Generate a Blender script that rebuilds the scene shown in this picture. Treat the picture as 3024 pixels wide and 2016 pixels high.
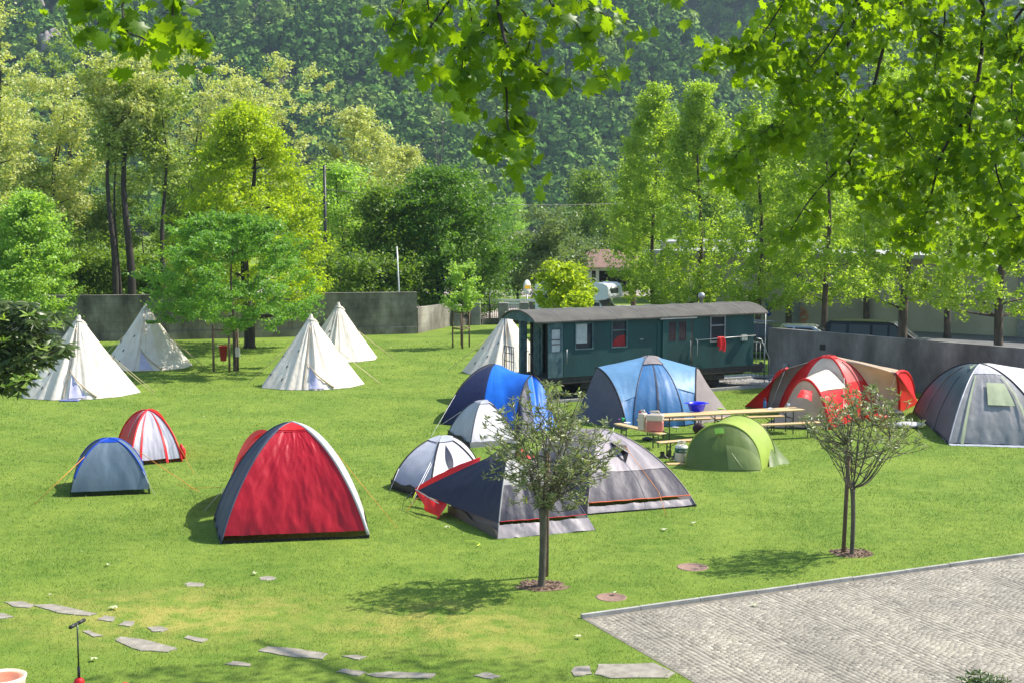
import bpy, math, random
import numpy as np
from math import sin, cos, pi, atan, atan2, radians, sqrt
from mathutils import Vector, Matrix, noise
for o in list(bpy.data.objects): bpy.data.objects.remove(o)
S = bpy.context.scene
COL = S.collection
# ------------------------------------------------------------------ camera
F, HC, YH, CX, CY = 4000.0, 6.8, 640.0, 1512.0, 1008.0     # focal length in photo pixels, camera height, horizon row
PITCH = atan((CY-YH)/F)
cd = bpy.data.cameras.new('camera'); cam = bpy.data.objects.new('camera', cd); COL.objects.link(cam)
cd.sensor_width = 36; cd.lens = 36*F/3024; cd.clip_start = .1; cd.clip_end = 6000
cam.location = (0, 0, HC); cam.rotation_euler = (pi/2-PITCH, 0, 0); S.camera = cam
# ------------------------------------------------------------------ world, sun, exposure
SUN_EL, SUN_AZ = radians(50), atan2(.95, .31)               # azimuth measured from +Y towards +X
w = bpy.data.worlds.new('World'); S.world = w; w.use_nodes = True
nt = w.node_tree; sk = nt.nodes.new('ShaderNodeTexSky'); sk.sky_type = 'NISHITA'; sk.sun_disc = False
sk.sun_elevation = SUN_EL; sk.sun_rotation = SUN_AZ; sk.altitude = 300; sk.air_density = 1.0; sk.dust_density = 1.0
bg = nt.nodes['Background']; bg.inputs[1].default_value = .15
nt.links.new(sk.outputs[0], bg.inputs[0])
sl = bpy.data.lights.new('sun', 'SUN'); sl.energy = 5.0; sl.angle = radians(.5); sl.color = (1, .94, .84)
so = bpy.data.objects.new('sun', sl); COL.objects.link(so)
sd = Vector((sin(SUN_AZ)*cos(SUN_EL), cos(SUN_AZ)*cos(SUN_EL), sin(SUN_EL)))
so.rotation_euler = sd.to_track_quat('Z', 'Y').to_euler(); so.location = (40, 0, 60)
S.view_settings.view_transform = 'Standard'; S.view_settings.look = 'None'
S.view_settings.exposure = .95; S.view_settings.gamma = 1
S.render.engine = 'CYCLES'
try:
    S.cycles.volume_bounces = 0; S.cycles.max_bounces = 6; S.cycles.transparent_max_bounces = 4
    S.cycles.transmission_bounces = 4; S.cycles.diffuse_bounces = 3; S.cycles.glossy_bounces = 2
except Exception: pass

# ------------------------------------------------------------------ helpers: placing
def ray(px, py):
    a = (px-CX)/F; b = -(py-CY)/F
    return Vector((a, cos(PITCH)+b*sin(PITCH), -sin(PITCH)+b*cos(PITCH)))
def G(px, py, z=0.0):                    # photo pixel -> point on the horizontal plane z
    v = ray(px, py); t = (z-HC)/v.z; return Vector((v.x*t, v.y*t, z))
def P(px, py, d):                        # photo pixel -> point at distance d (metres along Y)
    v = ray(px, py); t = d/v.y; return Vector((v.x*t, d, HC+v.z*t))
def hx(s, m=1.0):
    c = [int(s[i:i+2], 16)/255 for i in (0, 2, 4)]
    return tuple(min(1, ((x/12.92) if x < .04 else ((x+.055)/1.055)**2.4)*m) for x in c)
# ------------------------------------------------------------------ helpers: materials
def newmat(name):
    m = bpy.data.materials.new(name); m.use_nodes = True
    return m, m.node_tree, m.node_tree.nodes, m.node_tree.links, m.node_tree.nodes['Principled BSDF']
def tex(N, L, kind, scale, detail=4, vec=None, rough=.55, stretch=None):
    tc = N.new('ShaderNodeTexCoord'); src = tc.outputs['Object']
    if stretch:
        mp = N.new('ShaderNodeMapping'); mp.inputs['Scale'].default_value = stretch
        L.new(src, mp.inputs[0]); src = mp.outputs[0]
    if vec is not None: src = vec
    if kind == 'noise':
        t = N.new('ShaderNodeTexNoise'); t.inputs['Scale'].default_value = scale; t.inputs['Detail'].default_value = detail
        t.inputs['Roughness'].default_value = rough
    elif kind == 'voronoi':
        t = N.new('ShaderNodeTexVoronoi'); t.inputs['Scale'].default_value = scale
    L.new(src, t.inputs['Vector']); return t
def ramp(N, L, fac, stops):
    r = N.new('ShaderNodeValToRGB'); e = r.color_ramp.elements
    while len(e) < len(stops): e.new(.5)
    for i, (p, c) in enumerate(stops): e[i].position = p; e[i].color = tuple(c)+((1,) if len(c) == 3 else ())
    L.new(fac, r.inputs[0]); return r
def mix(N, L, a, b, fac, mode='MIX'):
    m = N.new('ShaderNodeMix'); m.data_type = 'RGBA'; m.blend_type = mode
    for k, v in ((0, fac), (6, a), (7, b)):
        if hasattr(v, 'is_output'): L.new(v, m.inputs[k])
        else: m.inputs[k].default_value = v if k == 0 else tuple(v)+((1,) if len(v) == 3 else ())
    return m.outputs[2]
def bump(N, L, B, h, strength=.3, dist=.02):
    b = N.new('ShaderNodeBump'); b.inputs['Strength'].default_value = strength; b.inputs['Distance'].default_value = dist
    L.new(h, b.inputs['Height']); L.new(b.outputs[0], B.inputs['Normal'])
def M(name, c, rough=.6, c2=None, scale=4, bs=.15, bscale=30, metal=0, stretch=None, spec=.5, detail=5):
    m, t, N, L, B = newmat(name)
    c2 = c2 or tuple(x*.72 for x in c)
    n = tex(N, L, 'noise', scale, detail, stretch=stretch)
    r = ramp(N, L, n.outputs[0], [(.32, c2), (.66, c)])
    L.new(r.outputs[0], B.inputs['Base Color'])
    B.inputs['Roughness'].default_value = rough; B.inputs['Metallic'].default_value = metal
    B.inputs['Specular IOR Level'].default_value = spec
    if bs:
        n2 = tex(N, L, 'noise', bscale, 4, stretch=stretch); bump(N, L, B, n2.outputs[0], bs, .02)
    return m
def fabric(name, c, rough=.5, trans=.22, wr=.35, shade=.82, spec=.35):
    m, t, N, L, B = newmat(name)
    n = tex(N, L, 'noise', 1.6, 5); c2 = tuple(x*shade for x in c)
    r = ramp(N, L, n.outputs[0], [(.35, c2), (.62, c)])
    L.new(r.outputs[0], B.inputs['Base Color']); B.inputs['Roughness'].default_value = rough
    B.inputs['Specular IOR Level'].default_value = spec
    a = tex(N, L, 'noise', 2.6, 5, rough=.5, stretch=(1, 1, .8)); a.noise_type = 'RIDGED_MULTIFRACTAL'; b = tex(N, L, 'noise', 7, 3, stretch=(1, 1, .3))
    ad = N.new('ShaderNodeMath'); ad.operation = 'MULTIPLY_ADD'; ad.inputs[1].default_value = .5
    L.new(b.outputs[0], ad.inputs[0]); L.new(a.outputs[0], ad.inputs[2])
    bump(N, L, B, ad.outputs[0], wr, .05)
    tr = N.new('ShaderNodeBsdfTranslucent'); L.new(r.outputs[0], tr.inputs[0])
    ms = N.new('ShaderNodeMixShader'); ms.inputs[0].default_value = trans
    out = N['Material Output']; L.new(B.outputs[0], ms.inputs[1]); L.new(tr.outputs[0], ms.inputs[2]); L.new(ms.outputs[0], out.inputs[0])
    return m
def leafmat(name, ca, cb, cc=None, trans=.45, tc=None, scale=.6, rough=.45):
    m, t, N, L, B = newmat(name)
    g = N.new('ShaderNodeNewGeometry')
    n = tex(N, L, 'noise', scale, 3)
    r1 = ramp(N, L, g.outputs['Random Per Island'], [(.0, ca), (1, cb)])
    r2 = ramp(N, L, n.outputs[0], [(.35, tuple(x*.8 for x in ca)), (.65, cc or cb)])
    c = mix(N, L, r1.outputs[0], r2.outputs[0], .45)
    L.new(c, B.inputs['Base Color']); B.inputs['Roughness'].default_value = rough; B.inputs['Specular IOR Level'].default_value = .3
    tr = N.new('ShaderNodeBsdfTranslucent')
    tcol = mix(N, L, c, tc or (1.0, 1.0, .35), .999 if False else 1.0, 'MULTIPLY')
    sc = N.new('ShaderNodeVectorMath'); sc.operation = 'SCALE'; sc.inputs[3].default_value = 1.7
    L.new(tcol, sc.inputs[0]); L.new(sc.outputs[0], tr.inputs[0])
    ms = N.new('ShaderNodeMixShader'); ms.inputs[0].default_value = trans
    out = N['Material Output']; L.new(B.outputs[0], ms.inputs[1]); L.new(tr.outputs[0], ms.inputs[2]); L.new(ms.outputs[0], out.inputs[0])
    return m
def glass(name, c=(.02, .03, .035), rough=.06):
    m, t, N, L, B = newmat(name)
    B.inputs['Base Color'].default_value = c+(1,); B.inputs['Roughness'].default_value = rough; B.inputs['Specular IOR Level'].default_value = .22
    n = tex(N, L, 'noise', 3, 2); bump(N, L, B, n.outputs[0], .05, .02)
    return m
# ------------------------------------------------------------------ helpers: objects
def tag(o, label=None, cat=None, group=None, kind=None):
    if label: o['label'] = label
    if cat: o['category'] = cat
    if group: o['group'] = group
    if kind: o['kind'] = kind
    return o
def thing(name, label, cat, loc, rz=0, group=None):
    o = bpy.data.objects.new(name, None); COL.objects.link(o); o.empty_display_size = .3
    o.location = loc; o.rotation_euler = (0, 0, rz); return tag(o, label, cat, group)
def np_mesh(name, V, Fa, mat, smooth=False):
    V = np.asarray(V, dtype=np.float32).reshape(-1, 3); Fa = np.asarray(Fa, dtype=np.int32)
    me = bpy.data.meshes.new(name); k = Fa.shape[1]
    me.vertices.add(len(V)); me.vertices.foreach_set('co', V.ravel())
    me.loops.add(Fa.size); me.loops.foreach_set('vertex_index', Fa.ravel())
    me.polygons.add(len(Fa)); me.polygons.foreach_set('loop_start', np.arange(len(Fa), dtype=np.int32)*k)
    try: me.polygons.foreach_set('loop_total', np.full(len(Fa), k, dtype=np.int32))
    except Exception: pass
    me.update(calc_edges=True); me.materials.append(mat)
    if smooth: me.shade_smooth()
    return me
def link(name, me, parent=None, loc=(0, 0, 0)):
    o = bpy.data.objects.new(name, me); COL.objects.link(o); o.parent = parent; o.location = loc; return o
def inv(root): # world -> local of an Empty placed with loc/rot z
    return (Matrix.Translation(root.location) @ Matrix.Rotation(root.rotation_euler.z, 4, 'Z')).inverted()
class MB:
    def __init__(s): s.v = []; s.f = []; s.sm = []
    def add(s, vs, fs, smooth=False):
        k = len(s.v); s.v += [tuple(v) for v in vs]; s.f += [tuple(i+k for i in f) for f in fs]; s.sm += [smooth]*len(fs); return s
    def box(s, x0, x1, y0, y1, z0, z1, bev=0, mat=None):
        if bev:
            b = bev; vs = []; 
            for z, e in ((z0, b), (z0+b, 0), (z1-b, 0), (z1, b)):
                vs += [(x0+e, y0+b if e == 0 else y0+e, z)] if False else []
                i = e
                vs += [(x0+b+i*0, y0+i, z), (x1-b, y0+i, z), (x1-i, y0+b, z), (x1-i, y1-b, z), (x1-b, y1-i, z), (x0+b, y1-i, z), (x0+i, y1-b, z), (x0+i, y0+b, z)]
            fs = [tuple(range(7, -1, -1)), tuple(range(24, 32))]
            for r in range(3):
                for i in range(8): j = (i+1) % 8; fs.append((r*8+i, r*8+j, r*8+8+j, r*8+8+i))
        else:
            vs = [(x0, y0, z0), (x1, y0, z0), (x1, y1, z0), (x0, y1, z0), (x0, y0, z1), (x1, y0, z1), (x1, y1, z1), (x0, y1, z1)]
            fs = [(3, 2, 1, 0), (4, 5, 6, 7), (0, 1, 5, 4), (1, 2, 6, 5), (2, 3, 7, 6), (3, 0, 4, 7)]
        if mat is not None: vs = [mat @ Vector(v) for v in vs]
        return s.add(vs, fs)
    def tube(s, pts, r, n=6, smooth=True, caps=True):
        pts = [Vector(p) for p in pts]; m = len(pts)
        rr = r if isinstance(r, (list, tuple)) else [r]*m
        vs = []; up = None
        for i, p in enumerate(pts):
            d = (pts[min(i+1, m-1)]-pts[max(i-1, 0)])
            if d.length < 1e-9: d = Vector((0, 0, 1))
            d.normalize()
            if up is None: up = Vector((0, 0, 1)) if abs(d.z) < .9 else Vector((1, 0, 0))
            a = d.cross(up)
            if a.length < 1e-4: a = d.cross(Vector((0, 1, .1)))
            a.normalize(); b = a.cross(d).normalized(); up = b
            for k in range(n):
                t = 2*pi*k/n; vs.append(p+(a*cos(t)+b*sin(t))*rr[i])
        fs = []
        for i in range(m-1):
            for k in range(n): q = (k+1) % n; fs.append((i*n+k, i*n+q, i*n+n+q, i*n+n+k))
        if caps: fs += [tuple(range(n-1, -1, -1)), tuple((m-1)*n+k for k in range(n))]
        return s.add(vs, fs, smooth)
    def lathe(s, prof, n=20, c=(0, 0, 0), mat=None, smooth=True):
        vs = []; c = Vector(c)
        for r, z in prof:
            for k in range(n): t = 2*pi*k/n; vs.append(Vector((r*cos(t), r*sin(t), z)))
        vs = [(mat @ v if mat is not None else v)+c for v in vs]
        fs = [(i*n+k, i*n+(k+1) % n, i*n+n+(k+1) % n, i*n+n+k) for i in range(len(prof)-1) for k in range(n)]
        fs += [tuple(range(n-1, -1, -1)), tuple((len(prof)-1)*n+k for k in range(n))]
        return s.add(vs, fs, smooth)
    def grid(s, fn, nu, nv, u0=0, u1=1, v0=0, v1=1, smooth=True):
        vs = [fn(u0+(u1-u0)*i/nu, v0+(v1-v0)*j/nv) for j in range(nv+1) for i in range(nu+1)]
        fs = [(j*(nu+1)+i, j*(nu+1)+i+1, (j+1)*(nu+1)+i+1, (j+1)*(nu+1)+i) for j in range(nv) for i in range(nu)]
        return s.add(vs, fs, smooth)
    def prism(s, poly, y0, y1, mat=None):     # poly in x,z extruded along y
        n = len(poly); vs = [Vector((x, y0, z)) for x, z in poly]+[Vector((x, y1, z)) for x, z in poly]
        if mat is not None: vs = [mat @ v for v in vs]
        return s.add(vs, [tuple(range(n)), tuple(range(2*n-1, n-1, -1))]+[(i, (i+1) % n, n+(i+1) % n, n+i) for i in range(n)])
    def flat(s, poly, z0, z1):                # polygon in x,y extruded in z
        n = len(poly); vs = [(p[0], p[1], z0) for p in poly]+[(p[0], p[1], z1) for p in poly]
        return s.add(vs, [tuple(range(n-1, -1, -1)), tuple(range(n, 2*n))]+[(i, (i+1) % n, n+(i+1) % n, n+i) for i in range(n)])
    def build(s, name, mat, parent=None, world=False, label=None, bevel=0):
        vs = s.v
        if world and parent is not None:
            mi = inv(parent); vs = [mi @ Vector(v) for v in vs]
        me = bpy.data.meshes.new(name); me.from_pydata([tuple(v) for v in vs], [], s.f); me.update()
        me.polygons.foreach_set('use_smooth', s.sm); me.materials.append(mat)
        o = link(name, me, parent)
        if label: o['label'] = label
        if bevel:
            b = o.modifiers.new('bevel', 'BEVEL'); b.width = bevel; b.segments = 2; b.limit_method = 'ANGLE'
        return o
def copy_tree(o, parent=None):
    c = o.copy(); COL.objects.link(c)
    if parent is not None: c.parent = parent
    for ch in [q for q in o.children]: copy_tree(ch, c)
    return c
def dup(root, loc, rz=0, scale=None, label=None, group=None):
    c = copy_tree(root); c.location = loc; c.rotation_euler = (0, 0, rz)
    if scale: c.scale = scale if hasattr(scale, '__len__') else (scale,)*3
    if label: c['label'] = label
    if group: c['group'] = group
    return c
def cr(c, pts, n):                        # smooth polyline
    pts = [Vector(p) for p in pts]; out = []
    for i in range(len(pts)-1):
        p0, p1, p2, p3 = pts[max(i-1, 0)], pts[i], pts[i+1], pts[min(i+2, len(pts)-1)]
        for k in range(n):
            t = k/n; out.append(.5*((2*p1)+(-p0+p2)*t+(2*p0-5*p1+4*p2-p3)*t*t+(-p0+3*p1-3*p2+p3)*t**3))
    out.append(pts[-1]); return out
def rope(root, pts, mat, r=.006):
    return MB().tube(pts, r, 4).build('guy_rope', mat, root, world=True)
# ================================================================== SETTING
rnd = random.Random(7)
GRASS_A, GRASS_B, GRASS_C = (.10, .175, .024), (.21, .28, .046), (.38, .33, .09)
WORN = [(G(520, 1815), 2.0, 1.0), (G(1290, 1845), 1.7, .9), (G(1480, 1910), .8, .7), (G(300, 1780), 1.2, .5), (G(690, 1830), 1.0, .6), (G(60, 1790), .8, .5)]
def grass_mat(name, dark=1.0, tr=0.0, blades=False):
    m, t, N, L, B = newmat(name)
    n1 = tex(N, L, 'noise', .5, 3); n2 = tex(N, L, 'noise', 3.1, 4)
    r1 = ramp(N, L, n1.outputs[0], [(.36, tuple(x*dark for x in GRASS_A)), (.66, tuple(x*dark for x in GRASS_B))])
    r2 = ramp(N, L, n2.outputs[0], [(.3, tuple(x*dark for x in GRASS_A)), (.7, tuple(x*dark for x in GRASS_B))])
    c = mix(N, L, r1.outputs[0], r2.outputs[0], .5)
    # worn yellow patches of turf
    tc = N.new('ShaderNodeTexCoord'); acc = None
    for p, R, k in WORN:
        mp = N.new('ShaderNodeMapping'); mp.inputs['Location'].default_value = (-p.x/R/1.6, -p.y/R, 0); mp.inputs['Scale'].default_value = (1/R/1.6, 1/R, 0)
        L.new(tc.outputs['Object'], mp.inputs[0])
        ln = N.new('ShaderNodeVectorMath'); ln.operation = 'LENGTH'; L.new(mp.outputs[0], ln.inputs[0])
        mr = N.new('ShaderNodeMapRange'); mr.inputs['From Min'].default_value = 1.15; mr.inputs['From Max'].default_value = .2
        mr.inputs['To Max'].default_value = k*.8; L.new(ln.outputs['Value'], mr.inputs[0])
        if acc is None: acc = mr.outputs[0]
        else:
            a = N.new('ShaderNodeMath'); a.operation = 'MAXIMUM'; L.new(acc, a.inputs[0]); L.new(mr.outputs[0], a.inputs[1]); acc = a.outputs[0]
    n3 = tex(N, L, 'noise', 2.2, 6); r3 = ramp(N, L, n3.outputs[0], [(.38, (0, 0, 0)), (.6, (1, 1, 1))])
    mm = N.new('ShaderNodeMath'); mm.operation = 'MULTIPLY'; L.new(acc, mm.inputs[0]); L.new(r3.outputs[0], mm.inputs[1])
    c = mix(N, L, c, GRASS_C, mm.outputs[0])
    if blades:
        g = N.new('ShaderNodeNewGeometry'); rr = ramp(N, L, g.outputs['Random Per Island'], [(0, (.74, .76, .7)), (.4, (1, 1, 1)), (1, (1.0, 1.0, 1.0))])
        c = mix(N, L, c, rr.outputs[0], 1.0, 'MULTIPLY')
        sc = N.new('ShaderNodeVectorMath'); sc.operation = 'SCALE'; sc.inputs[3].default_value = 1.35; L.new(c, sc.inputs[0]); c = sc.outputs[0]
        L.new(c, B.inputs['Base Color']); B.inputs['Roughness'].default_value = .5
        tr_ = N.new('ShaderNodeBsdfTranslucent'); L.new(c, tr_.inputs[0]); ms = N.new('ShaderNodeMixShader'); ms.inputs[0].default_value = .35
        L.new(B.outputs[0], ms.inputs[1]); L.new(tr_.outputs[0], ms.inputs[2]); L.new(ms.outputs[0], N['Material Output'].inputs[0])
    else:
        n4 = tex(N, L, 'noise', 60, 3); r4 = ramp(N, L, n4.outputs[0], [(.35, (.6, .62, .55)), (.6, (1, 1, 1))])
        c = mix(N, L, c, r4.outputs[0], .8, 'MULTIPLY'); L.new(c, B.inputs['Base Color']); B.inputs['Roughness'].default_value = .9
        B.inputs['Specular IOR Level'].default_value = .1; bump(N, L, B, n4.outputs[0], .6, .03)
    return m
m_lawn = grass_mat('lawn_turf', 1.0); m_blade = grass_mat('grass_blades', 1.0, blades=True)
m_dirt = M('bare_earth', (.20, .13, .085), .95, (.10, .065, .04), 9, .5, 60)
m_conc = M('weathered_concrete', (.34, .315, .26), .9, (.13, .12, .10), .9, .35, 22, stretch=(1, 1, .5))
def stain(m, dark, k=.8, lines=.35):
    N, L = m.node_tree.nodes, m.node_tree.links; B = N['Principled BSDF']; src = B.inputs['Base Color'].links[0].from_socket
    a = tex(N, L, 'noise', 1.3, 7, stretch=(.55, .55, .28), rough=.72); r = ramp(N, L, a.outputs[0], [(.36, dark), (.62, (1, 1, 1))])
    c = mix(N, L, src, r.outputs[0], k, 'MULTIPLY')
    if lines:
        wv = N.new('ShaderNodeTexWave'); wv.wave_type = 'BANDS'; wv.bands_direction = 'Z'; wv.inputs['Scale'].default_value = .62; wv.inputs['Distortion'].default_value = .25; tc = N.new('ShaderNodeTexCoord'); L.new(tc.outputs['Object'], wv.inputs['Vector'])
        r2 = ramp(N, L, wv.outputs['Fac'], [(0, (.6, .6, .58)), (.05, (1, 1, 1))]); c = mix(N, L, c, r2.outputs[0], lines, 'MULTIPLY')
    L.new(c, B.inputs['Base Color'])
stain(m_conc, (.30, .28, .25), .9)
m_concg = M('smooth_grey_concrete', (.225, .215, .195), .88, (.12, .115, .105), 1.4, .25, 30, stretch=(1, 1, .35), detail=8)
stain(m_concg, (.42, .41, .40), .85, 0)
m_concl = M('pale_concrete', (.36, .35, .32), .9, (.22, .21, .19), 2.5, .3, 30)
m_slab = M('flat_stone', (.29, .26, .21), .9, (.17, .15, .12), 5, .35, 50)
m_road = M('pale_asphalt', (.36, .31, .28), .95, (.27, .24, .22), 1.2, .2, 40)
m_asph = M('parking_asphalt', (.12, .12, .12), .95, (.08, .08, .08), 1.0, .2, 40)
m_gravel = M('gravel_bed', (.30, .28, .25), .95, (.06, .055, .05), 14, 1.0, 60, detail=8)
m_steel = M('galvanised_steel', (.42, .43, .43), .45, (.3, .3, .3), 5, .05, 20, metal=.6)
m_black = M('black_steel', (.02, .02, .022), .5, None, 5, .05)
m_white = M('white_paint', (.74, .74, .72), .5, (.6, .6, .58), 3, .05)
m_plast = M('beige_plaster', (.40, .37, .27), .92, (.31, .29, .21), .5, .15, 30)
# --- ground: one sheet, rising gently far off
nx, ny = 60, 90
gv = []; 
for j in range(ny+1):
    y = -60+ (2600+60)*(j/ny)**2.2
    for i in range(nx+1):
        x = (i/nx*2-1)*(300+y*.55) ; gv.append((x, y, 0))
gf = [(j*(nx+1)+i, j*(nx+1)+i+1, (j+1)*(nx+1)+i+1, (j+1)*(nx+1)+i) for j in range(ny) for i in range(nx)]
tag(link('ground', np_mesh('ground', gv, gf, m_lawn)), kind='structure')
def sheet(name, poly, z, mat, th=.004):
    return tag(MB().flat([(p[0], p[1]) for p in poly], z-th, z).build(name, mat), kind='structure')
# --- cobbled paving with laid arcs
k0, k1 = G(1720, 1826), G(3024, 1643)
kd = (k1-k0).normalized(); kn = Vector((kd.y, -kd.x, 0))          # along kerb, into the paving
PA, PB, PC, PD = k0, k0+kd*26, k0+kd*26+kn*22, k0+kn*22
sheet('paving_bed', [PD, PC, PB, PA], .006, M('sand_joints', (.20, .175, .14), .95, (.13, .115, .09), 5, .2), .02)
def cobbles():
    V = []; Fc = []; R = random.Random(3); W = 1.5; s = .104; rad = .86
    L_, D_ = 21.0, 19.5
    tmpl = [(-1, -1, 0), (1, -1, 0), (1, 1, 0), (-1, 1, 0), (-.84, -.84, 1), (.84, -.84, 1), (.84, .84, 1), (-.84, .84, 1)]
    tf = [(4, 5, 6, 7), (0, 1, 5, 4), (1, 2, 6, 5), (2, 3, 7, 6), (3, 0, 4, 7)]
    ncol = int(L_/W)+2
    for c in range(-1, ncol):
        cx = c*W+W/2; off = R.uniform(-.5, .5)*s*3
        for r in range(-12, int(D_/s)+4):
            cyy = r*s
            a = math.asin(min(.999, (W/2)/rad)); na = int(round(2*a*rad/s))
            for k in range(na):
                t = -a+(k+.5)*2*a/na
                x = cx+rad*sin(t)+.03*noise.noise(Vector((c*.9, r*.35, t*3))); y = cyy+rad*(1-cos(t))+off+.055*noise.noise(Vector((cx+t*1.2, cyy*1.3, 2)))+.012*R.uniform(-1, 1)
                if x < .06 or x > L_ or y < .10 or y > D_: continue
                if x < .35 and R.random() < .04: continue
                h = s*.49*R.uniform(.92, 1.0); wd = s*.468*R.uniform(.9, 1.0)*(a*rad*2/na/s); tl = t+R.uniform(-.06, .06)
                z0 = R.uniform(0, .006); tx, ty = R.uniform(-.05, .05), R.uniform(-.05, .05); b = len(V)
                for (u, v, z) in tmpl:
                    lx, ly = u*wd, v*h
                    gx = x+lx*cos(tl)-ly*sin(tl); gy = y+lx*sin(tl)+ly*cos(tl)
                    q = k0+kd*gx+kn*gy; V.append((q.x, q.y, .004+(z*(.009+z0*.5+lx*tx*.4+ly*ty*.4))))
                Fc += [tuple(b+i for i in f) for f in tf]
    return V, Fc
m, t_, N, L, B = newmat('granite_setts')
g = N.new('ShaderNodeNewGeometry'); r = ramp(N, L, g.outputs['Random Per Island'], [(0, (.17, .152, .125)), (.25, (.24, .217, .175)), (.9, (.29, .263, .215)), (1, (.37, .34, .28))])
n = tex(N, L, 'noise', .7, 5); r2 = ramp(N, L, n.outputs[0], [(.35, (.72, .72, .71)), (.62, (1.05, 1.04, 1.0))])
L.new(mix(N, L, r.outputs[0], r2.outputs[0], 1.0, 'MULTIPLY'), B.inputs['Base Color']); B.inputs['Roughness'].default_value = .8
n = tex(N, L, 'noise', 60, 4); bump(N, L, B, n.outputs[0], .35, .01)
cv, cf = cobbles(); tag(link('cobbled_paving', np_mesh('cobbled_paving', cv, cf, m)), kind='structure')
kb = MB()
R = random.Random(5); x = 0
while x < 26:
    l = R.uniform(.9, 1.3); a = k0+kd*x+kn*-.03; q = Matrix.Translation(a) @ Matrix.Rotation(atan2(kd.y, kd.x), 4, 'Z')
    kb.box(0, l-.012, -.035, .035, -.05, .07+R.uniform(-.008, .008), mat=q); x += l
tag(kb.build('kerb', m_concl), kind='structure')
# --- flat stones sunk in the turf
slabs = [[(15, 1777), (60, 1775), (105, 1786), (90, 1795), (40, 1790)], [(100, 1787), (150, 1783), (285, 1812), (262, 1818), (170, 1809)],
 [(-20, 1812), (10, 1810), (40, 1822), (0, 1828), (-20, 1826)], [(287, 1830), (312, 1817), (342, 1823), (330, 1836)], [(353, 1846), (370, 1833), (398, 1835), (385, 1849)],
 [(436, 1852), (480, 1850), (496, 1858), (478, 1866), (450, 1864)], [(538, 1884), (560, 1876), (612, 1888), (598, 1896)], [(338, 1892), (356, 1879), (430, 1890), (522, 1914), (495, 1926), (420, 1921)],
 [(765, 1922), (790, 1908), (880, 1917), (970, 1930), (950, 1946), (860, 1940)], [(1008, 1938), (1050, 1934), (1082, 1940), (1060, 1949)], [(665, 1962), (690, 1953), (745, 1960), (735, 1969)],
 [(996, 1983), (1020, 1975), (1082, 1984), (1060, 1996)], [(1082, 1990), (1150, 1984), (1290, 1990), (1270, 2004), (1120, 2001)], [(240, 1864), (262, 1861), (306, 1876), (280, 1880)],
 [(1400, 1994), (1440, 1985), (1480, 1996), (1450, 2006)],
 [(1684, 1984), (1700, 1968), (1742, 1966), (1750, 1990), (1700, 1998)], [(1756, 1990), (1770, 1962), (1930, 1958), (1995, 1990), (1970, 2002), (1800, 2002)],
 [(538, 1722), (560, 1715), (612, 1722), (600, 1732), (550, 1731)], [(759, 1703), (790, 1697), (822, 1704), (810, 1713), (770, 1713)]]
SLABS = []
slab_lab = ['thin grey stepping stone at the left edge, farthest of the left group', 'long tapering grey stone beside the scooter handlebar top', 'grey stone cut off by the left photo edge', 'small squarish stone just right of the long tapering one',
 'small stone second right of the long tapering one', 'short flat stone in the worn yellow turf', 'oblong stone right of the big stone near the scooter', 'large oblong grey stone right of the scooter pole', 'long grey stone in the middle of the lower lawn',
 'short stone right of the long middle stone', 'small half grown over stone at the shadow edge', 'grown over stone in the shade at the bottom of the lawn', 'long stone strip at the bottom edge in the shade', 'thin stone almost hidden by grass right of the scooter pole',
 'small stone at the bottom edge left of the paving', 'squarish stone touching the corner of the cobbled paving', 'broad pale stone leading onto the cobbled paving', 'sunken oblong stone left below the big red tent', 'sunken stone with a rusty bit below the big red tent']
for i, pl in enumerate(slabs):
    pts = [G(*p) for p in pl]; c = sum(pts, Vector())/len(pts); pts = [c+(p-c)*(1.0 if len(SLABS) < 17 else .85) for p in pts]
    pts = pts[::-1] if (pts[1]-pts[0]).cross(pts[2]-pts[1]).z < 0 else pts
    SLABS.append([(c.x+(p.x-c.x)*.86, c.y+(p.y-c.y)*.86) for p in pts])
    poly = []
    for a in range(len(pts)):
        A_, B_ = pts[a], pts[(a+1) % len(pts)]
        for t in (0, .33, .66): poly.append(A_.lerp(B_, t)+Vector((rnd.uniform(-.02, .02), rnd.uniform(-.02, .02), 0)) - c)
    o = MB().flat([(p.x, p.y) for p in poly], -.04, .014 if i < 17 else .004).build('stepping_stone', m_slab); o.location = (c.x, c.y, 0)
    tag(o, slab_lab[i], 'stepping stone', 'flat stones sunk in the lawn')
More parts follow.
